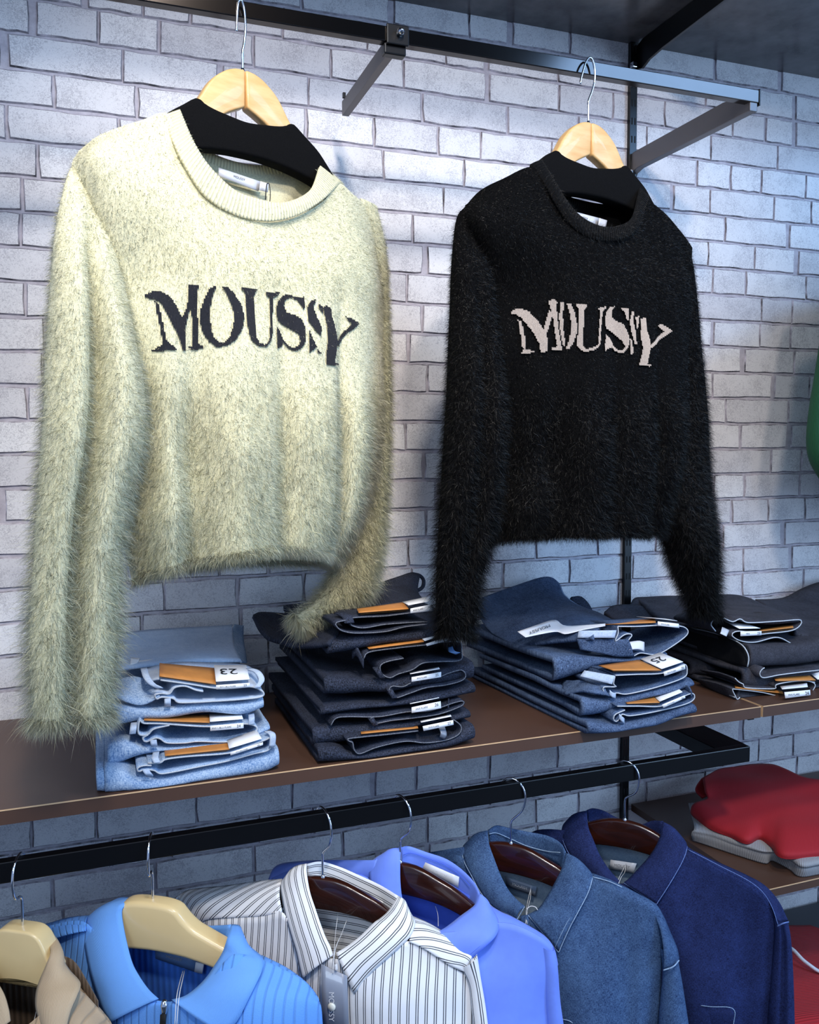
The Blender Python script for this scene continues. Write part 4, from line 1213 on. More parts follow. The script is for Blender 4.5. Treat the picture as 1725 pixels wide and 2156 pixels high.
# light blue, three pairs
j = jeans('light blue jeans at the bottom of the pale stack, tag 25', GL, (0.11, 1.2, SZ))
ufold('folded_leg', [(-0.0012,1.117,1.1065),(0.0195,1.117,1.1),(0.0439,1.117,1.0867),(0.0665,1.117,1.0835),(0.0987,1.117,1.0866),(0.1487,1.117,1.09),(0.2003,1.117,1.096),(0.2177,1.117,1.1003)], [(-0.004,1.117,1.0713),(0.0134,1.117,1.0682),(0.0421,1.117,1.0664),(0.0714,1.117,1.0671),(0.1133,1.117,1.068),(0.1563,1.117,1.0683),(0.1941,1.117,1.0702),(0.2179,1.117,1.0767)], 0.26, 'denim_light', j, seed=3)
ufold('folded_leg', [(-0.0109,1.117,1.1041),(-0.0013,1.117,1.1047)], [(-0.0135,1.117,1.0746),(-0.0034,1.117,1.0719)], 0.26, 'denim_light', j, seed=5, nu=6)
waist(j, [(0.0492,1.109,1.1055),(0.0648,1.109,1.1041),(0.0713,1.109,1.1075),(0.0984,1.109,1.1077),(0.151,1.109,1.1052),(0.1746,1.109,1.1104),(0.1992,1.109,1.1169),(0.2062,1.109,1.118),(0.204,1.109,1.1034),(0.1813,1.109,1.0999),(0.1477,1.109,1.0948),(0.1142,1.109,1.0924),(0.082,1.109,1.0899),(0.0644,1.109,1.0898),(0.0564,1.109,1.0953),(0.0443,1.109,1.0976),(0.038,1.109,1.096),(0.037,1.109,1.101),(0.0445,1.109,1.1031),(0.0537,1.109,1.1018)], 'denim_light', 0.08)
patch(j, [(0.072,1.144,1.1056),(0.1548,1.144,1.1066),(0.152,1.107,1.107),(0.0706,1.107,1.1089)])
tag_card(j, [(0.1534,1.134,1.1101),(0.193,1.134,1.1195),(0.1949,1.106,1.1159),(0.1518,1.106,1.108)], [(0.1517,1.105,1.1083),(0.1947,1.105,1.1162),(0.1944,1.104,1.1127),(0.1521,1.104,1.1042)], '25', 'MVS L/BLU FLARE')
belt_loop(j, [(0.0607,1.124,1.1132),(0.0584,1.106,1.1121),(0.0603,1.102,1.1071)], 'denim_pale')
belt_loop(j, [(0.0459,1.104,1.0998),(0.0491,1.102,1.0945),(0.0515,1.108,1.0889)], 'denim_pale')
belt_loop(j, [(0.2038,1.119,1.1248),(0.2083,1.106,1.1232),(0.2072,1.105,1.1082)], 'denim_pale')

j = jeans('light blue jeans in the middle of the pale stack, tag 24', GL, (0.11, 1.2, SZ + 0.04))
ufold('folded_leg', [(0.0007,1.139,1.1247),(0.021,1.139,1.1308),(0.0459,1.139,1.122),(0.0852,1.139,1.1158),(0.1354,1.139,1.1139),(0.1925,1.139,1.118),(0.2096,1.139,1.1278)], [(0.0022,1.139,1.0995),(0.0202,1.139,1.1009),(0.0443,1.139,1.1065),(0.0688,1.139,1.1096),(0.118,1.139,1.109),(0.1668,1.139,1.1093),(0.2107,1.139,1.1177)], 0.26, 'denim_light', j, seed=8)
waist(j, [(0.0786,1.13,1.1448),(0.059,1.13,1.1421),(0.0511,1.13,1.1356),(0.0401,1.13,1.1382),(0.0418,1.13,1.1554),(0.0469,1.13,1.1511),(0.0692,1.13,1.1478),(0.1293,1.13,1.1369),(0.1735,1.13,1.1355),(0.1912,1.13,1.1295),(0.1891,1.13,1.1212),(0.1769,1.13,1.1149),(0.1511,1.13,1.1136),(0.1141,1.13,1.1189),(0.0977,1.13,1.119),(0.075,1.13,1.1219),(0.0669,1.13,1.128),(0.0604,1.13,1.13),(0.0491,1.13,1.1264),(0.0452,1.13,1.1319),(0.0517,1.13,1.1355)], 'denim_light', 0.08)
patch(j, [(0.0485,1.165,1.1461),(0.1329,1.165,1.1382),(0.1291,1.128,1.1388),(0.0468,1.128,1.1517)])
tag_card(j, [(0.133,1.16,1.1397),(0.1751,1.16,1.1381),(0.1731,1.127,1.1384),(0.1296,1.127,1.1397)], [(0.1295,1.126,1.14),(0.1729,1.126,1.1387),(0.1726,1.125,1.1319),(0.1292,1.125,1.1333)], '24', 'MVS L/BLU FLARE')
belt_loop(j, [(0.036,1.15,1.1482),(0.0339,1.128,1.1477),(0.0325,1.128,1.1397)], 'denim_pale')
belt_loop(j, [(0.0577,1.125,1.1295),(0.0581,1.123,1.1251),(0.0588,1.128,1.1202)], 'denim_pale')
belt_loop(j, [(0.1878,1.15,1.1416),(0.1847,1.128,1.1425),(0.1838,1.127,1.1345)], 'denim_pale')

j = jeans('light blue jeans on top of the pale stack with upright leg, tag 23', GL, (0.11, 1.2, SZ + 0.085))
ufold('folded_leg', [(0.0035,1.143,1.1777),(0.0381,1.143,1.1727),(0.0706,1.143,1.1666),(0.1198,1.143,1.1662),(0.1711,1.143,1.1632),(0.2032,1.143,1.165)], [(-0.0054,1.143,1.149),(0.0164,1.143,1.1464),(0.0399,1.143,1.1511),(0.0756,1.143,1.1514),(0.1194,1.143,1.1495),(0.1707,1.143,1.1449),(0.2029,1.143,1.1498)], 0.24, 'denim_light', j, seed=11)
waist(j, [(0.0692,1.134,1.2044),(0.1031,1.134,1.1959),(0.1389,1.134,1.1865),(0.1613,1.134,1.1842),(0.1859,1.134,1.1836),(0.2011,1.134,1.1755),(0.1991,1.134,1.1685),(0.1698,1.134,1.1678),(0.1324,1.134,1.1693),(0.1109,1.134,1.1704),(0.091,1.134,1.1725),(0.0846,1.134,1.1783),(0.0703,1.134,1.1817),(0.0638,1.134,1.1799),(0.0622,1.134,1.1857),(0.0705,1.134,1.1867),(0.08,1.134,1.1851),(0.0867,1.134,1.1926),(0.1,1.134,1.1931),(0.1132,1.134,1.1867),(0.1229,1.134,1.1837)], 'denim_pale', 0.08)
loft('waist_back', [[(0.0504,1.21,1.2002),(0.0891,1.22,1.2048),(0.1411,1.22,1.2),(0.1862,1.21,1.1954),(0.2013,1.2,1.1895)], [(0.051,1.15,1.1971),(0.0735,1.137,1.2044),(0.1391,1.135,1.1862),(0.1861,1.135,1.1833),(0.2012,1.138,1.1744)]], 'denim_pale', j, nu=24, nv=8, thick=0.002)
loft('waist_side', [[(0.0147,1.2,1.1878),(0.0262,1.19,1.1957),(0.0399,1.18,1.2001),(0.0545,1.17,1.1993)], [(0.0105,1.15,1.1763),(0.0288,1.14,1.1758),(0.0461,1.135,1.1766),(0.0686,1.135,1.1816)]], 'denim_light', j, nu=20, nv=10, thick=0.002, wrinkle=0.004, wscale=120)
patch(j, [(0.0709,1.185,1.2102),(0.1432,1.185,1.1967),(0.1387,1.132,1.1884),(0.0673,1.132,1.2063)])
tag_card(j, [(0.1433,1.185,1.2007),(0.1876,1.185,1.1964),(0.1832,1.132,1.1902),(0.1388,1.132,1.1915)], [(0.1387,1.131,1.1918),(0.183,1.131,1.1905),(0.1834,1.13,1.1849),(0.139,1.13,1.1863)], '23', 'MVS L/BLU FLARE', '23')
belt_loop(j, [(0.0506,1.17,1.2125),(0.052,1.14,1.209),(0.0582,1.13,1.2015),(0.0681,1.131,1.1947)], 'denim_pale')
belt_loop(j, [(0.1891,1.17,1.1992),(0.1974,1.15,1.1987),(0.2005,1.136,1.1907),(0.1929,1.13,1.1826)], 'denim_pale')
belt_loop(j, [(0.0772,1.131,1.1799),(0.0769,1.128,1.1758),(0.077,1.132,1.1702)], 'denim_pale')
loft('raised_leg', [[(0.0164,1.43,1.2084),(0.0618,1.44,1.2082),(0.1218,1.44,1.2082),(0.1836,1.44,1.2081),(0.2065,1.435,1.2097)], [(0.0145,1.34,1.1987),(0.0572,1.35,1.1978),(0.1134,1.35,1.1974),(0.1714,1.35,1.1954),(0.1951,1.35,1.1949)], [(0.014,1.24,1.1991),(0.0518,1.24,1.1995),(0.1036,1.24,1.1974),(0.1581,1.25,1.1913),(0.1919,1.26,1.1873)]], 'denim_pale', j, nu=30, nv=14, thick=0.004, wrinkle=0.0015)
tube('edge_seam', [(0.2081,1.43,1.209),(0.2034,1.42,1.2041),(0.198,1.39,1.1987),(0.1935,1.34,1.1926),(0.1895,1.29,1.1892),(0.1919,1.26,1.1873)], 0.0018, 'thread_white', j, n=30, seg=6)
loft('leg_edge', [[(0.2081,1.43,1.2098),(0.1996,1.39,1.1985),(0.1904,1.3,1.1898),(0.1919,1.26,1.1873)], [(0.2262,1.45,1.2021),(0.221,1.42,1.1866),(0.2118,1.34,1.1789),(0.2067,1.3,1.175)]], 'denim_light', j, nu=14, nv=5, thick=0.003)
loft('paper_tag', [[(0.0382,1.28,1.2031),(0.0506,1.28,1.2013)], [(0.0357,1.25,1.1993),(0.044,1.25,1.1992)]], 'paper', j, nu=5, nv=4, thick=0.0008)
loft('paper_tag', [[(0.0449,1.27,1.1999),(0.073,1.27,1.2001),(0.1198,1.27,1.1973),(0.147,1.27,1.1962)], [(0.0427,1.25,1.1993),(0.0717,1.25,1.1994),(0.1178,1.25,1.1972),(0.1446,1.25,1.1961)]], 'paper', j, nu=12, nv=4, thick=0.0008)

GD = 'dark indigo jeans stacked on the brown shelf'
def dark(label, z):
    return jeans(label, GD, (0.41, 1.2, SZ + z))
j = dark('dark indigo jeans at the bottom of the dark stack, tag 27', 0)
ufold('folded_leg', [(0.2706,1.114,1.0965),(0.2972,1.114,1.0937),(0.3188,1.114,1.0809),(0.347,1.114,1.0792),(0.4084,1.114,1.0808),(0.461,1.114,1.0881),(0.5029,1.114,1.0999)], [(0.2722,1.114,1.073),(0.2983,1.114,1.0708),(0.3269,1.114,1.071),(0.3671,1.114,1.0697),(0.4084,1.114,1.0698),(0.4609,1.114,1.0728),(0.5044,1.114,1.0785)], 0.30, 'denim_indigo', j, seed=21)
waist(j, [(0.4149,1.106,1.1039),(0.3718,1.106,1.1044),(0.331,1.106,1.1054),(0.3113,1.106,1.1052),(0.3153,1.106,1.1007),(0.3187,1.106,1.0989),(0.3206,1.106,1.0893),(0.3287,1.106,1.0823),(0.3542,1.106,1.0884),(0.3949,1.106,1.0914),(0.4263,1.106,1.0853),(0.4576,1.106,1.0855),(0.4769,1.106,1.0915),(0.4806,1.106,1.1029),(0.4688,1.106,1.1141)], 'denim_indigo', 0.08, 'thread_grey', 0.0008)
patch(j, [(0.3411,1.144,1.0976),(0.4277,1.144,1.0947),(0.4146,1.105,1.1043),(0.3307,1.105,1.1064)])
tag_card(j, [(0.4273,1.129,1.1057),(0.4748,1.129,1.1093),(0.4657,1.104,1.115),(0.4192,1.104,1.1115)], [(0.4189,1.103,1.1119),(0.4653,1.103,1.1154),(0.4656,1.102,1.1087),(0.4199,1.102,1.1052)], '27', 'MVS FLARE')
loft('care_label', [[(0.4478,1.114,1.1037),(0.4581,1.114,1.1038)], [(0.4465,1.1,1.0999),(0.4559,1.1,1.096)], [(0.4458,1.102,1.0925),(0.4531,1.102,1.0888)]], 'satin_grey', j, nu=5, nv=8, thick=0.0006)
j = dark('dark indigo jeans second from the bottom of the dark stack, tag 26', 0.03)
ufold('folded_leg', [(0.2662,1.133,1.1189),(0.3027,1.133,1.1165),(0.347,1.133,1.114),(0.4157,1.133,1.1101),(0.4615,1.133,1.1104),(0.5054,1.133,1.1153)], [(0.2711,1.133,1.0908),(0.2928,1.133,1.0927),(0.3169,1.133,1.0958),(0.3738,1.133,1.0998),(0.4391,1.133,1.101),(0.5054,1.133,1.1031)], 0.30, 'denim_indigo', j, seed=23)
waist(j, [(0.2929,1.124,1.1211),(0.3005,1.124,1.1303),(0.3189,1.124,1.1302),(0.3625,1.124,1.1252),(0.4038,1.124,1.1273),(0.4357,1.124,1.1251),(0.4571,1.124,1.1282),(0.4765,1.124,1.1324),(0.4915,1.124,1.1336),(0.4893,1.124,1.1268),(0.4549,1.124,1.1187),(0.4124,1.124,1.1173),(0.3808,1.124,1.1175),(0.3568,1.124,1.1163),(0.3506,1.124,1.1245),(0.3625,1.124,1.1258)], 'denim_indigo', 0.08, 'thread_grey', 0.0008)
tag_card(j, [(0.4166,1.145,1.1296),(0.4627,1.145,1.1337),(0.4541,1.122,1.1382),(0.4096,1.122,1.1341)], [(0.4092,1.121,1.1344),(0.4537,1.121,1.1385),(0.4536,1.119,1.1287),(0.4085,1.119,1.1268)], '26', 'MVS FLARE')
belt_loop(j, [(0.3504,1.13,1.1255),(0.3524,1.121,1.1211),(0.3569,1.122,1.1141)], 'denim_indigo')
belt_loop(j, [(0.4771,1.145,1.1322),(0.4707,1.128,1.1333),(0.4683,1.124,1.1291)], 'denim_indigo')
j = dark('dark indigo jeans in the middle of the dark stack, tag 25', 0.07)
ufold('folded_leg', [(0.2785,1.135,1.1464),(0.334,1.135,1.1443),(0.3784,1.135,1.1415),(0.4379,1.135,1.1476),(0.4775,1.135,1.1491),(0.5132,1.135,1.1539)], [(0.2824,1.135,1.1332),(0.3339,1.135,1.1341),(0.3783,1.135,1.1339),(0.4166,1.135,1.1352),(0.4699,1.135,1.1371),(0.5148,1.135,1.1395)], 0.30, 'denim_indigo', j, seed=25)
waist(j, [(0.4113,1.126,1.168),(0.3991,1.126,1.1638),(0.3834,1.126,1.1661),(0.3791,1.126,1.1603),(0.3875,1.126,1.1492),(0.409,1.126,1.1531),(0.4345,1.126,1.1587),(0.4662,1.126,1.1596),(0.4902,1.126,1.1635),(0.497,1.126,1.1706),(0.4903,1.126,1.179),(0.473,1.126,1.1772),(0.4581,1.126,1.173)], 'denim_indigo', 0.09, 'thread_grey', 0.0008)
tag_card(j, [(0.4169,1.145,1.1737),(0.4629,1.145,1.177),(0.4559,1.124,1.18),(0.4106,1.124,1.1768)], [(0.4103,1.123,1.1771),(0.4555,1.123,1.1803),(0.4546,1.121,1.1732),(0.4095,1.121,1.1709)], '25', 'MVS FLARE')
belt_loop(j, [(0.379,1.13,1.1634),(0.3809,1.123,1.1582),(0.3857,1.123,1.1495)], 'denim_indigo')
j = dark('dark indigo jeans second from the top of the dark stack', 0.11)
ufold('folded_leg', [(0.2871,1.137,1.1872),(0.3129,1.137,1.1846),(0.3406,1.137,1.1792),(0.3858,1.137,1.1719),(0.4411,1.137,1.179),(0.4784,1.137,1.1824),(0.5119,1.137,1.1878)], [(0.2867,1.137,1.161),(0.3126,1.137,1.1596),(0.3403,1.137,1.1587),(0.3856,1.137,1.1553),(0.441,1.137,1.1601),(0.4783,1.137,1.1598),(0.5134,1.137,1.162)], 0.30, 'denim_indigo', j, seed=27)
waist(j, [(0.3423,1.128,1.2089),(0.3508,1.128,1.2176),(0.3945,1.128,1.2199),(0.4334,1.128,1.2206),(0.4599,1.128,1.2225),(0.4882,1.128,1.2202),(0.4912,1.128,1.2059),(0.4889,1.128,1.1934),(0.4568,1.128,1.1943),(0.4311,1.128,1.1946),(0.4143,1.128,1.1865),(0.3935,1.128,1.1823),(0.3806,1.128,1.1781),(0.3687,1.128,1.1854),(0.3666,1.128,1.1965),(0.3773,1.128,1.2017),(0.4015,1.128,1.2042)], 'denim_indigo', 0.09, 'thread_grey', 0.0008)
patch(j, [(0.3552,1.165,1.2152),(0.4387,1.165,1.2243),(0.4327,1.126,1.2218),(0.3501,1.126,1.2188)])
tag_card(j, [(0.4313,1.165,1.2271),(0.4904,1.165,1.2309),(0.4785,1.128,1.2321),(0.4334,1.126,1.2225)], [(0.433,1.125,1.2227),(0.4781,1.127,1.2324),(0.4777,1.126,1.2264),(0.4341,1.124,1.2194)], None, None)
belt_loop(j, [(0.3322,1.15,1.2109),(0.3348,1.135,1.2181),(0.3416,1.126,1.202)], 'denim_indigo', 0.006)
belt_loop(j, [(0.3595,1.13,1.1947),(0.3628,1.123,1.1886),(0.3687,1.124,1.1796)], 'denim_indigo')
loft('care_label', [[(0.4745,1.14,1.2117),(0.482,1.14,1.2132)], [(0.4685,1.122,1.2092),(0.4774,1.122,1.2098)], [(0.4788,1.12,1.2046),(0.4862,1.12,1.2067)]], 'satin_blue', j, nu=5, nv=8, thick=0.0006)
j = dark('dark indigo jeans on top of the dark stack under the cream cuff', 0.15)
ufold('folded_leg', [(0.291,1.139,1.2358),(0.3363,1.139,1.2388),(0.3806,1.139,1.2392),(0.413,1.139,1.2408),(0.4422,1.139,1.2426),(0.506,1.139,1.2447)], [(0.2961,1.139,1.216),(0.3361,1.139,1.2199),(0.3805,1.139,1.2242),(0.4129,1.139,1.2256),(0.4421,1.139,1.228),(0.506,1.139,1.2305)], 0.28, 'denim_indigo', j, seed=29)
waist(j, [(0.4389,1.13,1.2674),(0.4113,1.13,1.268),(0.3743,1.13,1.2666),(0.3277,1.13,1.2674),(0.3243,1.13,1.2617),(0.3263,1.13,1.2568),(0.3434,1.13,1.2521),(0.3742,1.13,1.2545),(0.4098,1.13,1.2544),(0.4388,1.13,1.2536)], 'denim_indigo', 0.08, 'thread_grey', 0.0008)
waist(j, [(0.3163,1.126,1.2657),(0.3028,1.126,1.2634),(0.304,1.126,1.2573),(0.3128,1.126,1.2507),(0.3325,1.126,1.2464),(0.3728,1.126,1.2452),(0.4033,1.126,1.2496),(0.4372,1.126,1.251)], 'denim_indigo', 0.08, 'thread_grey', 0.0008)
patch(j, [(0.3444,1.165,1.2687),(0.4153,1.165,1.2734),(0.4099,1.128,1.2705),(0.3361,1.128,1.2705)])
tag_card(j, [(0.4138,1.165,1.2735),(0.4563,1.165,1.2791),(0.4448,1.13,1.2787),(0.4106,1.128,1.2752)], [(0.4103,1.127,1.2754),(0.4444,1.129,1.2789),(0.4447,1.128,1.2694),(0.4099,1.126,1.2688)], None, 'MVS FLARE')
belt_loop(j, [(0.3135,1.15,1.2722),(0.3195,1.132,1.2696),(0.3217,1.126,1.2613)], 'denim_indigo', 0.007)
loft('flared_leg', [[(0.2234,1.34,1.2365),(0.2406,1.36,1.2369),(0.2807,1.36,1.2324),(0.3175,1.32,1.2339),(0.3332,1.22,1.2425)], [(0.2266,1.3,1.2259),(0.2562,1.32,1.2196),(0.2821,1.3,1.2215),(0.3016,1.24,1.2281),(0.3145,1.16,1.2397)], [(0.2347,1.27,1.2173),(0.2514,1.26,1.2122),(0.2658,1.22,1.2124),(0.2784,1.16,1.2243),(0.294,1.13,1.2335)]], 'denim_indigo', j, nu=30, nv=12, thick=0.006, wrinkle=0.002)
loft('folded_cuff', [[(0.2808,1.36,1.2387),(0.298,1.4,1.236),(0.3336,1.42,1.2366),(0.3782,1.43,1.241)], [(0.2771,1.34,1.2255),(0.2938,1.36,1.2221),(0.3232,1.36,1.2262),(0.3635,1.36,1.2295)]], 'denim_indigo', j, nu=16, nv=8, thick=0.006, wrinkle=0.002)
loft('raised_leg', [[(0.4597,1.44,1.2587),(0.4792,1.445,1.2628),(0.5081,1.45,1.269),(0.5338,1.45,1.2753),(0.5467,1.445,1.2701)], [(0.4403,1.38,1.2515),(0.4575,1.38,1.2545),(0.4869,1.39,1.2553),(0.5135,1.4,1.2554),(0.525,1.4,1.2496)], [(0.4083,1.28,1.2513),(0.4241,1.28,1.251),(0.4517,1.29,1.2496),(0.4799,1.3,1.2491),(0.5059,1.32,1.2472)]], 'denim_indigo', j, nu=24, nv=12, thick=0.005)
tube('leg_hem', [(0.5331,1.448,1.2748),(0.5467,1.445,1.2709),(0.5522,1.44,1.2626),(0.5464,1.43,1.2523),(0.5316,1.42,1.2487),(0.53,1.43,1.255),(0.5319,1.44,1.2638)], 0.0035, 'denim_indigo', j, n=36, seg=8)

GM = 'mid blue jeans stacked on the brown shelf'
def midj(label, z):
    return jeans(label, GM, (0.8, 1.2, SZ + z))
j = midj('mid blue jeans at the bottom of the mid blue stack', 0)
ufold('folded_leg', [(0.6766,1.087,1.0912),(0.7055,1.087,1.0855),(0.7408,1.087,1.0828),(0.7818,1.087,1.0855),(0.8272,1.087,1.0908),(0.8719,1.087,1.0979)], [(0.6784,1.087,1.0706),(0.7057,1.087,1.0672),(0.741,1.087,1.068),(0.782,1.087,1.0713),(0.8275,1.087,1.0756),(0.8722,1.087,1.0826)], 0.36, 'denim_mid', j, seed=31, skew=-0.08)
waist(j, [(0.7283,1.084,1.1109),(0.7665,1.084,1.1067),(0.8063,1.084,1.1022),(0.8361,1.084,1.1095),(0.8646,1.084,1.1162),(0.8693,1.084,1.1074),(0.8515,1.084,1.1002),(0.7986,1.084,1.0949),(0.7521,1.084,1.0935),(0.7368,1.084,1.0975),(0.7294,1.084,1.088),(0.7227,1.084,1.0896),(0.7242,1.084,1.0982),(0.7418,1.084,1.1035)], 'denim_mid', 0.09)
patch(j, [(0.767,1.121,1.0999),(0.8165,1.121,1.106),(0.8048,1.082,1.1045),(0.7455,1.082,1.1096)])
tag_card(j, [(0.821,1.126,1.1041),(0.8645,1.126,1.1143),(0.8469,1.082,1.1164),(0.8048,1.082,1.1059)], [(0.804,1.081,1.1063),(0.8461,1.081,1.1167),(0.8463,1.08,1.1125),(0.806,1.08,1.1012)], '26', 'MVS FLARE')
belt_loop(j, [(0.7298,1.081,1.0962),(0.7335,1.079,1.092),(0.7404,1.084,1.0868)], 'denim_pale')
belt_loop(j, [(0.8684,1.111,1.1186),(0.8637,1.091,1.122),(0.8631,1.082,1.1147)], 'denim_mid')
j = midj('mid blue jeans in the middle of the mid blue stack, tag 25', 0.04)
ufold('folded_leg', [(0.6747,1.106,1.126),(0.7098,1.106,1.1193),(0.7618,1.106,1.1167),(0.8142,1.106,1.1225),(0.8807,1.106,1.1325)], [(0.68,1.106,1.0953),(0.71,1.106,1.0956),(0.7431,1.106,1.1015),(0.8144,1.106,1.111),(0.881,1.106,1.1201)], 0.3, 'denim_mid', j, seed=33, skew=-0.08)
waist(j, [(0.735,1.1,1.1537),(0.7727,1.1,1.1515),(0.8182,1.1,1.1486),(0.843,1.1,1.1537),(0.8627,1.1,1.1587),(0.8675,1.1,1.1491),(0.8605,1.1,1.1376),(0.8097,1.1,1.1275),(0.7576,1.1,1.1225),(0.737,1.1,1.1261),(0.7244,1.1,1.123),(0.7167,1.1,1.1283),(0.7141,1.1,1.1374),(0.7361,1.1,1.1359),(0.7318,1.1,1.1407),(0.7342,1.1,1.1523)], 'denim_mid', 0.09)
patch(j, [(0.7298,1.138,1.1561),(0.8045,1.138,1.1582),(0.8176,1.098,1.1499),(0.7302,1.098,1.1584)])
tag_card(j, [(0.8107,1.143,1.158),(0.8487,1.143,1.1655),(0.8585,1.098,1.1596),(0.8184,1.098,1.152)], [(0.8177,1.097,1.1524),(0.8577,1.097,1.1599),(0.8579,1.096,1.1533),(0.8188,1.096,1.1457)], '25', 'MVS FLARE', '25')
loft('belt_loop', [[(0.6979,1.128,1.1578),(0.7328,1.098,1.1537)], [(0.6873,1.123,1.1512),(0.7259,1.095,1.1419)]], 'denim_pale', j, nu=8, nv=4, thick=0.002)
belt_loop(j, [(0.7232,1.097,1.1291),(0.727,1.095,1.1256),(0.7347,1.099,1.1222)], 'denim_pale')
loft('hip_seam', [[(0.6973,1.2,1.1223),(0.6967,1.148,1.1379),(0.7037,1.118,1.1389),(0.7188,1.102,1.1342)], [(0.6698,1.138,1.1208),(0.6828,1.118,1.1278),(0.6979,1.102,1.1275),(0.7219,1.1,1.1226)]], 'denim_mid', j, nu=18, nv=8, thick=0.004, wrinkle=0.003, wscale=120)
j = midj('mid blue jeans on top of the mid blue stack with raised leg', 0.09)
ufold('folded_leg', [(0.6642,1.173,1.1699),(0.715,1.173,1.1684),(0.76,1.173,1.1627),(0.807,1.173,1.1585),(0.8794,1.173,1.1616)], [(0.6739,1.173,1.13),(0.7127,1.173,1.1408),(0.7531,1.173,1.1494),(0.8144,1.173,1.1515),(0.8795,1.173,1.1551)], 0.28, 'denim_mid', j, seed=35, skew=-0.1)
loft('raised_leg', [[(0.6712,1.46,1.2165),(0.7458,1.465,1.2338),(0.815,1.465,1.2482),(0.8349,1.45,1.2389),(0.8332,1.42,1.2195),(0.8404,1.38,1.2057),(0.8528,1.33,1.1976),(0.8481,1.28,1.195)], [(0.662,1.44,1.1953),(0.7033,1.42,1.2048),(0.7472,1.4,1.2141),(0.7709,1.38,1.2114),(0.7786,1.35,1.2046),(0.7784,1.3,1.2034),(0.7872,1.26,1.2018),(0.7945,1.22,1.2023)], [(0.655,1.4,1.181),(0.6736,1.36,1.1847),(0.6959,1.33,1.1887),(0.7133,1.31,1.1912),(0.7245,1.28,1.1929),(0.7348,1.25,1.1955),(0.7381,1.21,1.2007),(0.7507,1.18,1.2041)], [(0.6512,1.36,1.1727),(0.652,1.32,1.1707),(0.657,1.29,1.1667),(0.6736,1.27,1.1696),(0.6906,1.25,1.1756),(0.704,1.22,1.1833),(0.7199,1.19,1.1906),(0.7369,1.165,1.1967)]], 'denim_mid', j, nu=40, nv=24, thick=0.006, wrinkle=0.0015)
tube('edge_seam', [(0.8133,1.462,1.2487),(0.8331,1.447,1.2394),(0.8315,1.417,1.2201),(0.8385,1.377,1.2063),(0.8509,1.327,1.1983),(0.8462,1.277,1.1958)], 0.0018, 'thread_pale', j, n=40, seg=6)
waist(j, [(0.7819,1.165,1.2132),(0.7829,1.165,1.2022),(0.7777,1.165,1.1894),(0.7956,1.165,1.1989),(0.8092,1.165,1.197),(0.7994,1.165,1.1845),(0.805,1.165,1.1699),(0.8124,1.165,1.1622),(0.8261,1.165,1.1657),(0.8566,1.165,1.1606),(0.8846,1.165,1.1701),(0.9175,1.165,1.1889),(0.9124,1.165,1.2014),(0.8839,1.165,1.2068),(0.8558,1.165,1.209),(0.8171,1.165,1.2104),(0.7819,1.165,1.2132)], 'denim_mid', 0.10)
patch(j, [(0.7788,1.22,1.2011),(0.8868,1.21,1.2069),(0.8543,1.163,1.2103),(0.7805,1.163,1.2137)])
tag_card(j, [(0.8485,1.21,1.2114),(0.9062,1.21,1.2038),(0.8979,1.166,1.2087),(0.8564,1.166,1.2159)], [(0.8542,1.163,1.2166),(0.8955,1.163,1.2095),(0.8959,1.162,1.2025),(0.8536,1.162,1.2097)], None, 'MVS FLARE')
loft('belt_loop', [[(0.7189,1.18,1.2082),(0.7773,1.162,1.2079)], [(0.7152,1.178,1.1974),(0.7725,1.16,1.1963)]], 'denim_pale', j, nu=8, nv=4, thick=0.003)
loft('hip', [[(0.7155,1.18,1.1954),(0.7521,1.175,1.1926),(0.7846,1.17,1.1909),(0.8011,1.165,1.1914)], [(0.7218,1.18,1.177),(0.7491,1.17,1.1722),(0.7816,1.165,1.1642),(0.8135,1.164,1.1615)]], 'denim_mid', j, nu=18, nv=8, thick=0.004, wrinkle=0.003, wscale=110)
loft('care_label', [[(0.8046,1.17,1.1845),(0.8256,1.17,1.1851),(0.8367,1.17,1.1818)], [(0.802,1.162,1.174),(0.8202,1.162,1.1732),(0.8334,1.165,1.1674)]], 'satin_white', j, nu=8, nv=5, thick=0.0008)
loft('price_tag', [[(0.6324,1.225,1.2046),(0.6806,1.25,1.207),(0.7261,1.27,1.2086),(0.7221,1.23,1.2068),(0.7501,1.215,1.2083),(0.7782,1.195,1.2124)], [(0.6391,1.21,1.1978),(0.6703,1.215,1.1997),(0.6983,1.215,1.2013),(0.7073,1.2,1.1997),(0.7378,1.195,1.2053),(0.775,1.19,1.2096)]], 'paper', j, nu=20, nv=6, thick=0.0006)
text_on('MOUSSY', 'lettering', [(0.6529,1.228,1.2039),(0.6974,1.248,1.2077),(0.6871,1.22,1.2028),(0.6464,1.206,1.1996)], 'ink', j, 0.55, 0.5, 0.45, True)

GK = 'black jeans stacked right of the shelf seam'
def blk(label, z):
    return jeans(label, GK, (1.1, 1.25, SZ + z))
j = blk('black jeans at the bottom of the black stack, tag 24', 0)
ufold('folded_leg', [(1.0175,1.163,1.0854),(1.0708,1.163,1.0773),(1.1337,1.163,1.075),(1.2039,1.163,1.0764),(1.2877,1.163,1.0784)], [(1.0221,1.163,1.0633),(1.0713,1.163,1.0579),(1.1343,1.163,1.0561),(1.2046,1.163,1.0564),(1.2886,1.163,1.0572)], 0.3, 'denim_black', j, seed=41)
waist(j, [(1.1631,1.15,1.0907),(1.1807,1.15,1.0821),(1.1788,1.15,1.0737),(1.1672,1.15,1.0681),(1.111,1.15,1.0673),(1.0588,1.15,1.0804),(1.0061,1.15,1.0909),(1.0011,1.15,1.0897),(1.0063,1.15,1.0801),(1.0115,1.15,1.0722),(1.0165,1.15,1.0758)], 'denim_black', 0.09, 'thread_white', 0.001)
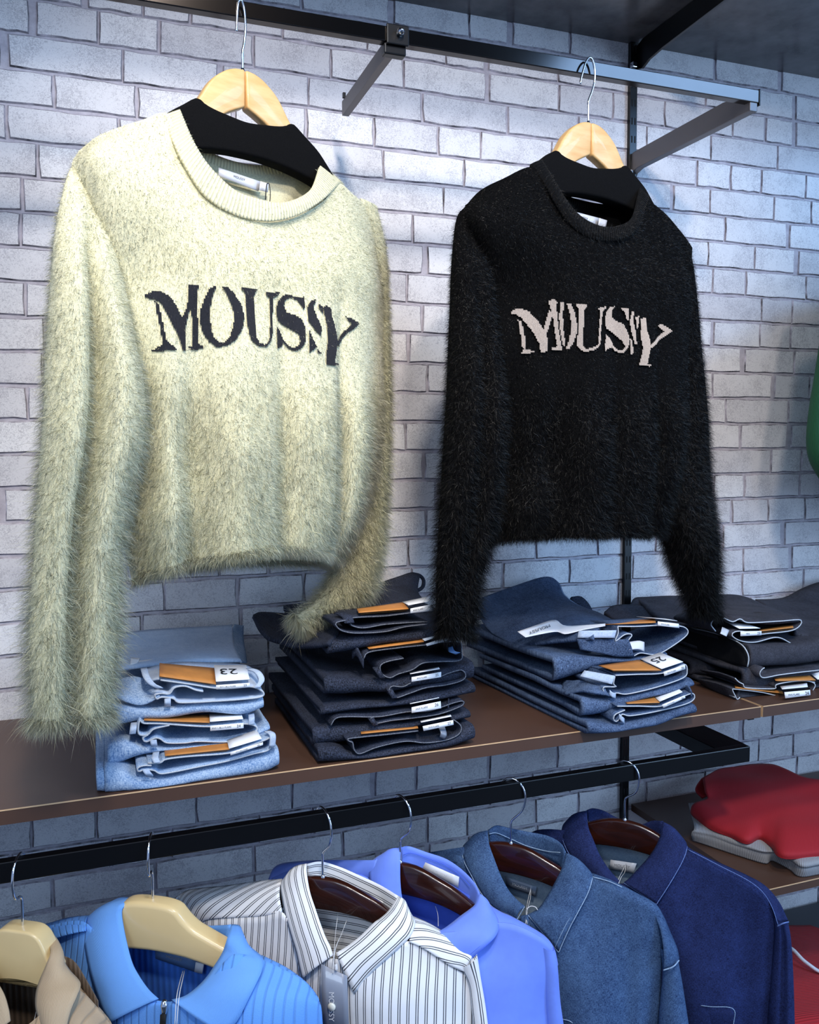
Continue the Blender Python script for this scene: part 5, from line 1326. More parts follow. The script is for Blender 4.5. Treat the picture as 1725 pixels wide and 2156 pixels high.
patch(j, [(1.0302,1.18,1.0838),(1.1331,1.18,1.0671),(1.1079,1.148,1.069),(1.0044,1.148,1.0899)])
tag_card(j, [(1.108,1.155,1.0798),(1.1685,1.155,1.0795),(1.1375,1.122,1.0838),(1.0816,1.122,1.0855)], [(1.0807,1.121,1.0859),(1.1365,1.121,1.0841),(1.1358,1.119,1.0756),(1.0811,1.119,1.0757)], '24', 'MVS FLARE')
loft('hip', [[(1.0611,1.3,1.0737),(1.0438,1.24,1.0815),(1.0326,1.19,1.0868),(1.0269,1.16,1.0885)], [(1.0506,1.28,1.0617),(1.0212,1.21,1.0674),(1.0138,1.17,1.0689),(1.0164,1.152,1.067)]], 'denim_black', j, nu=18, nv=8, thick=0.004, wrinkle=0.003, wscale=90)
tube('pocket_seam', [(1.0409,1.275,1.0711),(1.0221,1.22,1.075),(1.0098,1.175,1.0763),(1.0064,1.15,1.0769)], 0.0012, 'thread_white', j, n=20, seg=5)
j = blk('black jeans in the middle of the black stack with tan patch', 0.03)
ufold('folded_leg', [(1.0087,1.273,1.1138),(1.0492,1.273,1.1047),(1.0818,1.273,1.0963),(1.0928,1.273,1.0917)], [(1.0125,1.273,1.0851),(1.0499,1.273,1.0779),(1.0824,1.273,1.0711),(1.0934,1.273,1.0682)], 0.22, 'denim_black', j, seed=43, nu=12)
ufold('folded_leg', [(1.0375,1.173,1.1175),(1.0894,1.173,1.1092),(1.1424,1.173,1.1058),(1.213,1.173,1.106),(1.2974,1.173,1.1069)], [(1.0435,1.173,1.0851),(1.0903,1.173,1.0769),(1.1434,1.173,1.0748),(1.2141,1.173,1.0762),(1.2987,1.173,1.0775)], 0.3, 'denim_black', j, seed=44)
waist(j, [(1.1916,1.152,1.1053),(1.1433,1.152,1.1057),(1.1022,1.152,1.1055),(1.0682,1.152,1.1039),(1.0598,1.152,1.1113),(1.0636,1.152,1.1184),(1.0697,1.152,1.1212)], 'denim_black', 0.09, 'thread_white', 0.001)
waist(j, [(1.0056,1.15,1.1098),(1.0138,1.15,1.1024),(1.0239,1.15,1.0972),(1.0301,1.15,1.0908),(1.0896,1.15,1.083),(1.0936,1.15,1.0893),(1.1207,1.15,1.0916),(1.1546,1.15,1.0907),(1.1806,1.15,1.0847)], 'denim_black', 0.09, 'thread_white', 0.001)
patch(j, [(1.1179,1.185,1.0906),(1.1904,1.185,1.0913),(1.1797,1.147,1.0855),(1.0906,1.147,1.0937)])
tag_card(j, [(1.1931,1.18,1.0923),(1.2429,1.18,1.0962),(1.2252,1.147,1.0913),(1.184,1.147,1.086)], None)
j = blk('black jeans on top of the black stack, tag 23', 0.08)
ufold('folded_leg', [(1.0552,1.178,1.1567),(1.0979,1.178,1.1513),(1.1533,1.178,1.15),(1.2165,1.178,1.1524),(1.3009,1.178,1.156)], [(1.0594,1.178,1.1176),(1.099,1.178,1.1155),(1.1545,1.178,1.112),(1.218,1.178,1.1113),(1.3027,1.178,1.1124)], 0.28, 'denim_black', j, seed=45, layer=0.006)
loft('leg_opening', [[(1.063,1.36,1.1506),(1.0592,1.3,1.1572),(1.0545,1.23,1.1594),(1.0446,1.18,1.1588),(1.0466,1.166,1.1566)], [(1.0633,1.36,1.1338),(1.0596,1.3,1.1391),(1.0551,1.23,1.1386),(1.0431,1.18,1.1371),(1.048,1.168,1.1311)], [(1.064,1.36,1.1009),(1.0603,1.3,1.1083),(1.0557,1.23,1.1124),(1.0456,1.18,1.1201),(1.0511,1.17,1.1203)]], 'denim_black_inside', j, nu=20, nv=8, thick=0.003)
tube('edge_seam', [(1.0613,1.355,1.1517),(1.0551,1.295,1.1595),(1.0511,1.226,1.1614),(1.039,1.176,1.1601),(1.0384,1.16,1.1504),(1.041,1.158,1.1374),(1.0401,1.16,1.1237)], 0.0012, 'thread_white', j, n=40, seg=6)
waist(j, [(0.9967,1.19,1.1832),(0.9863,1.19,1.1965),(0.9961,1.19,1.2049),(1.0113,1.19,1.2054),(1.0328,1.19,1.1971),(1.0491,1.19,1.2009),(1.068,1.19,1.1928),(1.1355,1.19,1.1902),(1.1854,1.19,1.1881),(1.1696,1.19,1.172),(1.1085,1.19,1.17),(1.0926,1.19,1.1705),(1.0466,1.19,1.1793),(1.0314,1.19,1.1738),(1.0502,1.19,1.1621),(1.0825,1.19,1.1568),(1.1311,1.19,1.1613),(1.165,1.19,1.1473)], 'denim_black', 0.10, 'thread_white', 0.0011)
loft('seat', [[(1.0255,1.46,1.1957),(1.1208,1.46,1.1924),(1.2271,1.46,1.1874),(1.2739,1.455,1.1841),(1.2984,1.43,1.1733),(1.3083,1.36,1.1628)], [(1.0034,1.4,1.1871),(1.0819,1.4,1.1835),(1.1688,1.39,1.182),(1.2084,1.37,1.1779),(1.2317,1.33,1.1756),(1.2572,1.28,1.1714)], [(0.9887,1.32,1.1679),(1.0267,1.3,1.1688),(1.0443,1.25,1.1902),(1.0766,1.22,1.1933),(1.1278,1.2,1.1889),(1.1885,1.192,1.1875)]], 'denim_black', j, nu=40, nv=20, thick=0.006, wrinkle=0.0025, wscale=70)
loft('leg', [[(0.9937,1.44,1.1847),(1.0255,1.46,1.1947),(1.0702,1.43,1.1908),(1.0702,1.37,1.1782)], [(0.9708,1.4,1.1707),(0.9949,1.38,1.1679),(1.0165,1.35,1.1673),(1.0495,1.34,1.1574)]], 'denim_black', j, nu=16, nv=8, thick=0.006)
tube('edge_seam', [(1.0163,1.45,1.1911),(1.0271,1.43,1.188),(1.0202,1.4,1.1784),(1.0258,1.37,1.174),(1.0422,1.345,1.1663)], 0.0012, 'thread_white', j, n=24, seg=6)
tag_card(j, [(1.0423,1.235,1.1888),(1.0853,1.215,1.1798),(1.0906,1.188,1.177),(1.0449,1.188,1.1798)], [(1.044,1.187,1.1801),(1.0897,1.187,1.1773),(1.089,1.186,1.1699),(1.0433,1.186,1.1719)], '23', 'MVS')
loft('care_label', [[(1.0191,1.2,1.187),(1.0347,1.2,1.1799)], [(1.0052,1.188,1.1788),(1.0185,1.188,1.1727)]], 'satin_white', j, nu=5, nv=4, thick=0.0008)
patch(j, [(1.12,1.22,1.1665),(1.1966,1.22,1.171),(1.1666,1.187,1.1728),(1.0898,1.187,1.1721)])
j = blk('charcoal jeans lying behind the black stack against the wall at right', 0.08)
loft('leg', [[(1.3165,1.45,1.1708),(1.4035,1.46,1.1675),(1.4611,1.465,1.1841),(1.5082,1.465,1.195),(1.5982,1.465,1.2048)], [(1.2902,1.38,1.1625),(1.34,1.38,1.1569),(1.3906,1.38,1.1583),(1.442,1.38,1.1617),(1.5212,1.38,1.1644)], [(1.2627,1.3,1.1674),(1.2788,1.28,1.1586),(1.2943,1.26,1.1538),(1.3315,1.25,1.151),(1.3921,1.25,1.1481)], [(1.1993,1.22,1.1557),(1.2211,1.21,1.1471),(1.2449,1.2,1.1446),(1.2906,1.2,1.1425),(1.3431,1.2,1.1436)]], 'denim_black', j, nu=30, nv=18, thick=0.01, wrinkle=0.003)
j = jeans('dark jeans leg peeping out behind the mid blue stack', GK, (0.95, 1.35, SZ + 0.09))
loft('leg', [[(0.9213,1.42,1.1782),(0.9527,1.43,1.1864),(1.0021,1.42,1.1837),(1.0156,1.38,1.1776),(1.0384,1.34,1.1666)], [(0.9276,1.4,1.1683),(0.9463,1.38,1.167),(0.9645,1.36,1.1675),(0.993,1.34,1.1637),(1.0264,1.32,1.1577)]], 'denim_black', j, nu=20, nv=8, thick=0.008, wrinkle=0.002)
loft('cuff', [[(0.8736,1.465,1.2059),(0.8952,1.465,1.2054),(0.9097,1.46,1.191),(0.9145,1.45,1.1733)], [(0.8656,1.455,1.192),(0.8819,1.45,1.187),(0.894,1.445,1.1776),(0.9061,1.44,1.1663)]], 'denim_indigo', j, nu=12, nv=6, thick=0.006)

# ------------------------------------------------------------------ shirts on the lower rail
def leaf(parent, fold, outer, mat, bulge=0.004, thick=0.0022, uvrot=0.0, seam=None, sw=0.0007, name='collar_leaf', nu=30, inset=0.0):
    o = loft(name, [fold, outer], mat, parent, nu=nu, nv=10, thick=thick, bulge=bulge, uvrot=uvrot, arc=False)
    if seam:
        Q = curve(outer, 40)
        Fd = curve(fold, 40)
        E = np.vstack([Q, [Q[-1] + (Fd[-1] - Q[-1]) * f for f in np.linspace(0.08, 1, 10)]])
        E[:, 1] -= 0.0012
        tube('edge_stitch', E, sw, seam, o, n=110, seg=5, arc=False)
        if inset:
            D = Q + (Fd - Q) * inset
            D[:, 1] -= 0.0028
            tube('edge_stitch', D, sw * 0.7, seam, o, n=80, seg=4, arc=False)
    return o

def body(parent, top, mid, mat, name='front_body', zhem=-0.62, wrinkle=0.0015, uvrot=0.0, uvoff=(0, 0), folds=(), nu=60, flare=1.03):
    low = [(p[0] * flare, p[1], zhem) for p in mid]
    half = [(p[0] * (1 + (flare - 1) / 2), p[1], (p[2] + zhem) / 2) for p in mid]
    def post(G):
        w = np.clip((-0.06 - G[..., 2]) / 0.15, 0, 1)
        for (x, wd, a) in folds:
            G[..., 1] += a * w * np.exp(-((G[..., 0] - x) / wd) ** 2)
        return G
    return loft(name, [top, mid, half, low], mat, parent, nu=nu, nv=44, arc=False, wrinkle=wrinkle, wscale=45, uvrot=uvrot, uvoff=uvoff, post=post, thick=0.0016, flat_uv=True)

def back(parent, mat, xl=-0.185, xr=0.185, zneck=-0.03, y=0.022, slope=0.34, name='back_body', zhem=-0.6, uvrot=0.0):
    top, mid, low = [], [], []
    for i in range(13):
        s = i / 12
        x = xl + (xr - xl) * s
        z = zneck - max(0, abs(x) - 0.055) * slope
        yy = y * (1 - abs(2 * s - 1) ** 2.5) + 0.006
        top.append((x, yy, z))
        mid.append((x, yy + 0.003, z - 0.2))
        low.append((x, yy + 0.004, zhem))
    return loft(name, [top, mid, low], mat, parent, nu=40, nv=24, arc=False, uvrot=uvrot, thick=0.0014)

def cords(parent, paths, r=0.00045):
    for p in paths:
        tube('tag_string', p, r, 'cord_white', parent, n=24, seg=5)

def sleeve(parent, L, Rr, y, mat, flat=0.55, groove=None, wr=0.002):
    return tube_sleeve('sleeve', L, Rr, y, mat, parent, flat, groove, nring=40, seg=28, wr=wr)

# dark denim shirt
t = thing('denim_shirt', 'dark navy denim shirt at the far end of the hanging row', 'shirt', *LOC['d2'], group='shirts on the lower rail')
body(t, [(-0.1657,-0.0,-0.0645),(-0.1309,-0.008,-0.0432),(-0.0964,-0.018,-0.0427),(-0.0704,-0.032,-0.0677),(-0.0392,-0.045,-0.0829),(-0.006,-0.055,-0.084),(0.0111,-0.058,-0.077),(0.0277,-0.056,-0.0742),(0.0479,-0.048,-0.0656),(0.0739,-0.034,-0.0392),(0.1002,-0.012,-0.0217),(0.1492,-0.012,-0.0379),(0.1893,-0.012,-0.0515),(0.2135,-0.008,-0.0687),(0.2284,-0.002,-0.098)], [(-0.1525,-0.002,-0.4032),(-0.1141,-0.025,-0.3766),(-0.0792,-0.0414,-0.3552),(-0.047,-0.0524,-0.3381),(-0.017,-0.0591,-0.3244),(0.0115,-0.0626,-0.3133),(0.0388,-0.0638,-0.3039),(0.0654,-0.064,-0.2954),(0.0915,-0.0638,-0.2873),(0.1169,-0.0626,-0.2801),(0.1416,-0.0591,-0.2745),(0.1657,-0.0524,-0.2712),(0.1892,-0.0414,-0.2708),(0.2123,-0.025,-0.274),(0.2352,-0.002,-0.2813)], 'denim_navy', folds=[(0.13, 0.03, -0.01), (0.19, 0.018, 0.012)])
back(t, 'denim_inside')
loft('shoulder_yoke', [[(0.0958,0.012,-0.0291),(0.1123,0.014,-0.0382),(0.146,0.016,-0.0481),(0.1868,0.016,-0.059),(0.2133,0.012,-0.0678),(0.2336,0.006,-0.0849),(0.2477,0.002,-0.1102)], [(0.1012,-0.009,-0.0243),(0.12,-0.01,-0.0299),(0.149,-0.01,-0.0396),(0.1891,-0.01,-0.0532),(0.2108,-0.008,-0.0678),(0.2246,-0.008,-0.0884),(0.2339,-0.01,-0.1135)]], 'denim_navy', t, nu=30, nv=6, thick=0.0024, bulge=0.003)
tube('shoulder_stitch', [(0.1019,-0.014,-0.022),(0.1208,-0.016,-0.0271),(0.1499,-0.018,-0.0358),(0.1898,-0.018,-0.0493),(0.2114,-0.016,-0.0639),(0.225,-0.014,-0.0854),(0.234,-0.012,-0.1124)], 0.0007, 'thread_navy', t, n=50, seg=5)
sleeve(t, [(0.2257,-0.0,-0.1034),(0.229,0.0,-0.1289),(0.2257,0.0,-0.1903),(0.2223,0.0,-0.2522),(0.2205,0.0,-0.3528)], [(0.247,-0.0,-0.1078),(0.2524,0.0,-0.1378),(0.257,-0.0,-0.1965),(0.2607,-0.0,-0.2678),(0.2659,-0.0,-0.345)], [0, -0.004, -0.01], 'denim_navy', 0.8, [(0.1, 0.2, 0.01)])
tube('sleeve_stitch', [(0.2482,-0.012,-0.1036),(0.2416,-0.022,-0.1023),(0.2333,-0.022,-0.1089)], 0.0011, 'thread_navy', t, n=14, seg=5)
loft('far_shoulder', [[(-0.0975,-0.009,-0.0327),(-0.1315,-0.006,-0.0391),(-0.1585,0.004,-0.0537),(-0.1788,0.008,-0.0791)], [(-0.0957,-0.02,-0.0499),(-0.1269,-0.02,-0.0539),(-0.1554,-0.015,-0.0686),(-0.169,-0.01,-0.0905)]], 'denim_navy', t, nu=16, nv=6, thick=0.002)
loft('collar_stand', [[(-0.0689,0.022,-0.0049),(-0.0605,0.03,-0.0031),(-0.0441,0.036,-0.0064),(-0.0212,0.038,-0.0152),(0.0148,0.036,-0.0188),(0.0376,0.03,-0.0055),(0.0572,0.018,0.0024)], [(-0.0654,0.022,-0.0365),(-0.0548,0.028,-0.0393),(-0.04,0.034,-0.0446),(-0.0163,0.036,-0.0514),(0.0157,0.034,-0.0521),(0.038,0.026,-0.0392),(0.0531,0.018,-0.0271)]], 'denim_navy', t, nu=24, nv=6, thick=0.002)
leaf(t, [(-0.0646,0.006,0.0013),(-0.0577,-0.01,-0.0178),(-0.047,-0.02,-0.0325),(-0.0335,-0.032,-0.0501),(-0.0181,-0.044,-0.062),(-0.0046,-0.052,-0.0702),(0.0059,-0.058,-0.0744)], [(-0.095,0.01,-0.0184),(-0.1043,0.0,-0.032),(-0.098,-0.018,-0.0455),(-0.0794,-0.034,-0.0631),(-0.0498,-0.046,-0.0769),(-0.027,-0.056,-0.0837),(-0.0074,-0.064,-0.0979)], 'denim_navy', 0.006, seam='thread_navy', inset=0.14)
leaf(t, [(0.0597,0.004,0.0077),(0.0588,-0.01,-0.0102),(0.0529,-0.02,-0.0267),(0.044,-0.034,-0.0403),(0.0297,-0.046,-0.0575),(0.019,-0.054,-0.0701),(0.0126,-0.058,-0.0752)], [(0.0832,0.006,-0.0064),(0.098,-0.008,-0.0146),(0.1007,-0.02,-0.0204),(0.0967,-0.034,-0.0335),(0.0877,-0.046,-0.0521),(0.0766,-0.058,-0.0725),(0.0648,-0.066,-0.0934)], 'denim_navy', 0.006, seam='thread_navy', inset=0.14)
neck_label(t, [(-0.0264,0.016,-0.0794),(0.0167,0.016,-0.0765),(0.0115,0.016,-0.0939),(-0.0278,0.016,-0.0953)], 'ink_grey', 'satin_white')
cords(t, [[(0.0031,-0.068,-0.0804),(0.0025,-0.05,-0.075),(0.0001,-0.01,-0.0797),(0.001,0.01,-0.0773)], [(0.0045,-0.068,-0.08),(0.0062,-0.05,-0.0726),(0.0032,-0.01,-0.0822),(-0.0002,0.012,-0.0801)]])
pk = [(0.1067,-0.062,-0.2401),(0.1441,-0.062,-0.235),(0.1779,-0.056,-0.2322),(0.1784,-0.056,-0.2612),(0.1788,-0.056,-0.3136),(0.1014,-0.064,-0.3263)]
loft('chest_pocket', [pk[:3], [pk[5], tuple((np.array(pk[5]) + np.array(pk[4])) / 2), pk[4]]], 'denim_navy', t, nu=14, nv=8, thick=0.003, bulge=0.002)
tube('pocket_stitch', np.array(pk[:5]) + np.array([0, -0.004, 0]), 0.0006, 'thread_pale', t, n=40, seg=5)

# mid blue denim shirt
t = thing('denim_shirt', 'washed mid blue denim shirt with pale collar stitching', 'shirt', *LOC['d1'], group='shirts on the lower rail')
body(t, [(-0.142,-0.0,-0.0706),(-0.1093,-0.008,-0.0365),(-0.0728,-0.018,-0.0286),(-0.0477,-0.032,-0.059),(-0.0145,-0.045,-0.0868),(0.0212,-0.055,-0.0882),(0.0432,-0.06,-0.0769),(0.0591,-0.06,-0.0746),(0.0777,-0.05,-0.0704),(0.1052,-0.034,-0.0469),(0.1301,-0.012,-0.021),(0.1541,-0.01,-0.0241),(0.1939,-0.01,-0.0362),(0.2189,-0.006,-0.0469),(0.2309,0.0,-0.0678)], [(-0.1384,-0.002,-0.3398),(-0.0992,-0.0257,-0.3131),(-0.0644,-0.0427,-0.2919),(-0.0329,-0.0541,-0.2754),(-0.0039,-0.061,-0.2625),(0.0232,-0.0645,-0.2523),(0.049,-0.0658,-0.2439),(0.0739,-0.066,-0.2365),(0.0984,-0.0658,-0.2295),(0.1221,-0.0645,-0.2234),(0.145,-0.061,-0.219),(0.167,-0.0541,-0.217),(0.1881,-0.0427,-0.2182),(0.2083,-0.0257,-0.2232),(0.2278,-0.002,-0.2328)], 'denim_shirt', folds=[(0.14, 0.03, -0.008), (0.185, 0.014, 0.012)])
back(t, 'denim_inside')
loft('shoulder_yoke', [[(0.118,0.016,-0.0301),(0.1488,0.016,-0.0354),(0.1894,0.016,-0.0478),(0.2161,0.012,-0.0544),(0.2293,0.006,-0.0677),(0.2379,0.004,-0.0847),(0.2491,0.002,-0.1079),(0.2529,0.0,-0.1244)], [(0.128,-0.009,-0.025),(0.1537,-0.008,-0.0287),(0.1936,-0.008,-0.0416),(0.2133,-0.008,-0.0535),(0.2245,-0.01,-0.0712),(0.2306,-0.014,-0.0888),(0.2342,-0.018,-0.1105),(0.2348,-0.02,-0.1304)]], 'denim_shirt', t, nu=30, nv=6, thick=0.0022, bulge=0.003)
sleeve(t, [(0.2261,-0.0,-0.1082),(0.2313,-0.0,-0.1428),(0.2291,-0.0,-0.1765),(0.2265,0.0,-0.2272),(0.2249,0.0,-0.3044)], [(0.2487,0.0,-0.1084),(0.2536,0.0,-0.1299),(0.2586,0.0,-0.1535),(0.2651,0.0,-0.191),(0.2717,0.0,-0.2321)], [0, -0.004, -0.01], 'denim_shirt', 0.8)
tube('sleeve_stitch', [(0.2539,-0.008,-0.1196),(0.248,-0.022,-0.1223),(0.235,-0.026,-0.129)], 0.0010, 'thread_pale', t, n=16, seg=5)
tube('shoulder_stitch', [(0.13,-0.012,-0.0203),(0.1545,-0.012,-0.0223),(0.1735,-0.014,-0.0259)], 0.0008, 'thread_pale', t, n=20, seg=5)
loft('far_shoulder', [[(-0.0739,-0.009,-0.0158),(-0.0965,-0.009,-0.0234),(-0.1419,-0.0,-0.0426),(-0.202,0.018,-0.0666),(-0.2386,0.016,-0.0763),(-0.2494,0.014,-0.0868)], [(-0.0704,-0.018,-0.0358),(-0.0938,-0.016,-0.0438),(-0.1325,-0.012,-0.0591),(-0.1801,-0.01,-0.0738),(-0.2214,-0.006,-0.0883),(-0.2397,-0.0,-0.1073)]], 'denim_shirt', t, nu=18, nv=6, thick=0.002)
tube('yoke_stitch', [(-0.079,-0.004,-0.0245),(-0.1027,0.006,-0.0367),(-0.1463,0.01,-0.0535)], 0.0009, 'thread_white', t, n=16, seg=5)
loft('collar_stand', [[(-0.0446,0.02,0.0046),(-0.0337,0.03,0.0103),(-0.0126,0.036,0.007),(0.0135,0.038,0.0056),(0.048,0.036,0.006),(0.0706,0.028,0.0023),(0.0825,0.014,-0.0035)], [(-0.0421,0.02,-0.0215),(-0.0298,0.028,-0.0194),(-0.0095,0.034,-0.0244),(0.015,0.036,-0.0282),(0.0465,0.034,-0.0303),(0.0676,0.026,-0.0331),(0.0776,0.014,-0.0353)]], 'denim_shirt', t, nu=24, nv=6, thick=0.002)
tube('stand_stitch', [(-0.0415,0.016,0.0006),(-0.0323,0.026,-0.0003),(-0.0113,0.032,-0.0082),(0.0148,0.034,-0.0157),(0.0473,0.031,-0.0165),(0.0728,0.02,-0.0089)], 0.0008, 'thread_pale', t, n=40, seg=5)
leaf(t, [(-0.0403,0.006,0.0105),(-0.0323,-0.01,-0.0019),(-0.021,-0.02,-0.0173),(-0.0061,-0.032,-0.0366),(0.0093,-0.044,-0.0492),(0.0246,-0.052,-0.0574),(0.041,-0.06,-0.0614)], [(-0.07,0.006,-0.0099),(-0.0782,-0.004,-0.0204),(-0.0696,-0.02,-0.0325),(-0.0509,-0.036,-0.0457),(-0.0309,-0.048,-0.0628),(-0.0061,-0.058,-0.076),(0.0313,-0.066,-0.0809)], 'denim_shirt', 0.006, seam='thread_pale', inset=0.14)
leaf(t, [(0.0858,0.004,0.0001),(0.0845,-0.01,-0.0153),(0.0791,-0.022,-0.03),(0.0729,-0.036,-0.0436),(0.0619,-0.05,-0.0624),(0.0527,-0.058,-0.0692),(0.0467,-0.062,-0.0714)], [(0.1106,0.004,-0.0105),(0.1282,-0.01,-0.0173),(0.131,-0.022,-0.0226),(0.128,-0.036,-0.0359),(0.1182,-0.052,-0.0572),(0.1084,-0.062,-0.0784),(0.0954,-0.07,-0.1122)], 'denim_shirt', 0.006, seam='thread_pale', inset=0.12)
neck_label(t, [(-0.0149,0.016,-0.0634),(0.0368,0.016,-0.0692),(0.0342,0.016,-0.0852),(-0.013,0.016,-0.0788)], 'satin_white', 'satin_grey')
cords(t, [[(0.0478,-0.07,-0.0815),(0.0402,-0.05,-0.0754),(0.0308,-0.01,-0.0791),(0.0276,0.018,-0.0714)], [(0.0456,-0.07,-0.082),(0.0423,-0.05,-0.0712),(0.0346,-0.01,-0.0745),(0.0268,0.018,-0.0716)]])
tube('tag_cord_knot', [(0.0433,-0.058,-0.0662),(0.0492,-0.056,-0.0615),(0.0564,-0.056,-0.0614),(0.0599,-0.058,-0.0639)], 0.0007, 'cord_white', t, n=16, seg=5)
loft('placket', [[(0.0351,-0.062,-0.0763),(0.0474,-0.064,-0.0709)], [(0.043,-0.068,-0.1308),(0.0574,-0.068,-0.1271)], [(0.0469,-0.07,-0.2528),(0.0628,-0.07,-0.2481)]], 'denim_shirt', t, nu=5, nv=12, thick=0.002)
pk = [(0.1016,-0.07,-0.2122),(0.1121,-0.07,-0.212),(0.1202,-0.069,-0.2175),(0.129,-0.068,-0.2299)]
tube('pocket_stitch', pk, 0.0007, 'thread_pale', t, n=16, seg=5)

# periwinkle cotton shirt
t = thing('cotton_shirt', 'plain periwinkle blue cotton shirt between striped and denim shirts', 'shirt', *LOC['pe'], group='shirts on the lower rail')
body(t, [(-0.2179,0.0,-0.0618),(-0.1716,-0.008,-0.0363),(-0.1052,-0.012,-0.0256),(-0.0491,-0.016,-0.0216),(-0.0204,-0.022,-0.0463),(0.0077,-0.028,-0.0667),(0.034,-0.04,-0.0695),(0.0622,-0.06,-0.0615),(0.088,-0.058,-0.0576),(0.1172,-0.048,-0.0561),(0.1463,-0.022,-0.0545),(0.1709,-0.014,-0.0542),(0.199,-0.01,-0.0627),(0.2172,-0.004,-0.0749),(0.2279,0.0,-0.0902)], [(-0.2056,-0.0007,-0.3048),(-0.1662,-0.009,-0.2901),(-0.1291,-0.0149,-0.2774),(-0.0939,-0.0189,-0.2665),(-0.0603,-0.0213,-0.2569),(-0.0278,-0.0226,-0.2485),(0.01,-0.0395,-0.2283),(0.0404,-0.0396,-0.2211),(0.0788,-0.0658,-0.1946),(0.1071,-0.0645,-0.1888),(0.1342,-0.061,-0.1848),(0.1603,-0.0541,-0.1833),(0.1852,-0.0427,-0.1851),(0.2091,-0.0257,-0.1908),(0.2322,-0.002,-0.2012)], 'cotton_blue', wrinkle=0.003, folds=[(0.10, 0.05, -0.010), (0.135, 0.02, 0.008), (0.18, 0.02, -0.004)])
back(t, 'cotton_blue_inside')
loft('shoulder_yoke', [[(0.1301,0.014,-0.0485),(0.1491,0.014,-0.0557),(0.1644,0.014,-0.0593),(0.194,0.014,-0.0699),(0.2146,0.01,-0.0777),(0.2278,0.004,-0.0891),(0.234,0.0,-0.109)], [(0.1467,-0.018,-0.0566),(0.1596,-0.015,-0.0578),(0.1757,-0.011,-0.0618),(0.1973,-0.008,-0.071),(0.213,-0.006,-0.0829),(0.222,-0.004,-0.1001),(0.2271,-0.002,-0.1224)]], 'cotton_blue', t, nu=26, nv=8, thick=0.0016, bulge=0.003, wrinkle=0.001)
sleeve(t, [(0.2105,0.0,-0.0819),(0.2146,-0.0,-0.1123),(0.2175,0.0,-0.1535),(0.2205,0.0,-0.2018),(0.2235,0.0,-0.2714)], [(0.2292,0.0,-0.0872),(0.2346,0.0,-0.1116),(0.2389,0.0,-0.1585),(0.2444,0.0,-0.1934),(0.2514,0.0,-0.2503)], [0, -0.004, -0.01], 'cotton_blue', 0.8)
loft('far_shoulder', [[(-0.0349,-0.009,0.0044),(-0.0403,-0.009,0.0013),(-0.1141,0.004,-0.0168),(-0.1695,0.02,-0.0348),(-0.2066,0.02,-0.0447),(-0.2207,0.016,-0.0529),(-0.227,0.01,-0.0682)], [(-0.034,-0.012,-0.021),(-0.0432,-0.012,-0.0262),(-0.1054,-0.012,-0.0427),(-0.1495,-0.012,-0.0533),(-0.1792,-0.01,-0.064),(-0.194,-0.006,-0.0762),(-0.2049,-0.002,-0.0971)]], 'cotton_blue', t, nu=22, nv=8, thick=0.0016, bulge=0.004)
loft('collar_stand', [[(-0.0051,0.018,0.0143),(0.0041,0.028,0.0127),(0.0278,0.036,0.0039),(0.0579,0.038,-0.0025),(0.0827,0.034,-0.012),(0.1045,0.024,-0.0223),(0.1184,0.01,-0.0308)], [(-0.0046,0.018,-0.0158),(0.0046,0.026,-0.0233),(0.0283,0.034,-0.0351),(0.0584,0.036,-0.0457),(0.0818,0.032,-0.0513),(0.1007,0.022,-0.0559),(0.1113,0.01,-0.057)]], 'cotton_blue', t, nu=26, nv=7, thick=0.0016)
tube('stand_seam', [(-0.0006,0.016,0.0041),(0.0082,0.025,0.0043),(0.0291,0.032,-0.0029),(0.0591,0.034,-0.0107),(0.0824,0.03,-0.0195),(0.1013,0.02,-0.028)], 0.0005, 'cotton_blue_inside', t, n=30, seg=5)
leaf(t, [(-0.0006,0.004,0.0206),(0.0034,-0.009,0.0055),(0.0059,-0.016,-0.0159),(0.0102,-0.022,-0.0372),(0.016,-0.026,-0.0484),(0.0232,-0.03,-0.0592),(0.0311,-0.032,-0.0673)], [(-0.0241,0.002,0.0105),(-0.0415,-0.006,-0.001),(-0.0437,-0.014,-0.0144),(-0.0375,-0.022,-0.0312),(-0.0277,-0.028,-0.0481),(-0.0158,-0.032,-0.0654),(-0.0012,-0.034,-0.0831)], 'cotton_blue', 0.006, 0.002)
leaf(t, [(0.1206,0.002,-0.0271),(0.1175,-0.01,-0.0376),(0.1107,-0.018,-0.0431),(0.1016,-0.03,-0.0475),(0.0919,-0.044,-0.0528),(0.0812,-0.054,-0.0584),(0.0657,-0.06,-0.0636)], [(0.1355,0.004,-0.0452),(0.1501,-0.01,-0.054),(0.1545,-0.022,-0.0591),(0.1535,-0.034,-0.0637),(0.1471,-0.046,-0.0685),(0.1336,-0.056,-0.0797),(0.115,-0.064,-0.0979)], 'cotton_blue', 0.006, 0.002, seam='cotton_blue_inside', sw=0.0004, inset=0.1)
neck_label(t, [(0.0302,0.026,-0.0069),(0.083,0.026,-0.0207),(0.0813,0.026,-0.0391),(0.0246,0.026,-0.0199)], 'paper', 'satin_white')
tube('tag_string', [(0.0511,0.01,-0.063),(0.058,-0.0,-0.0687),(0.0652,-0.02,-0.0745)], 0.0004, 'cord_white', t, n=12, seg=5)

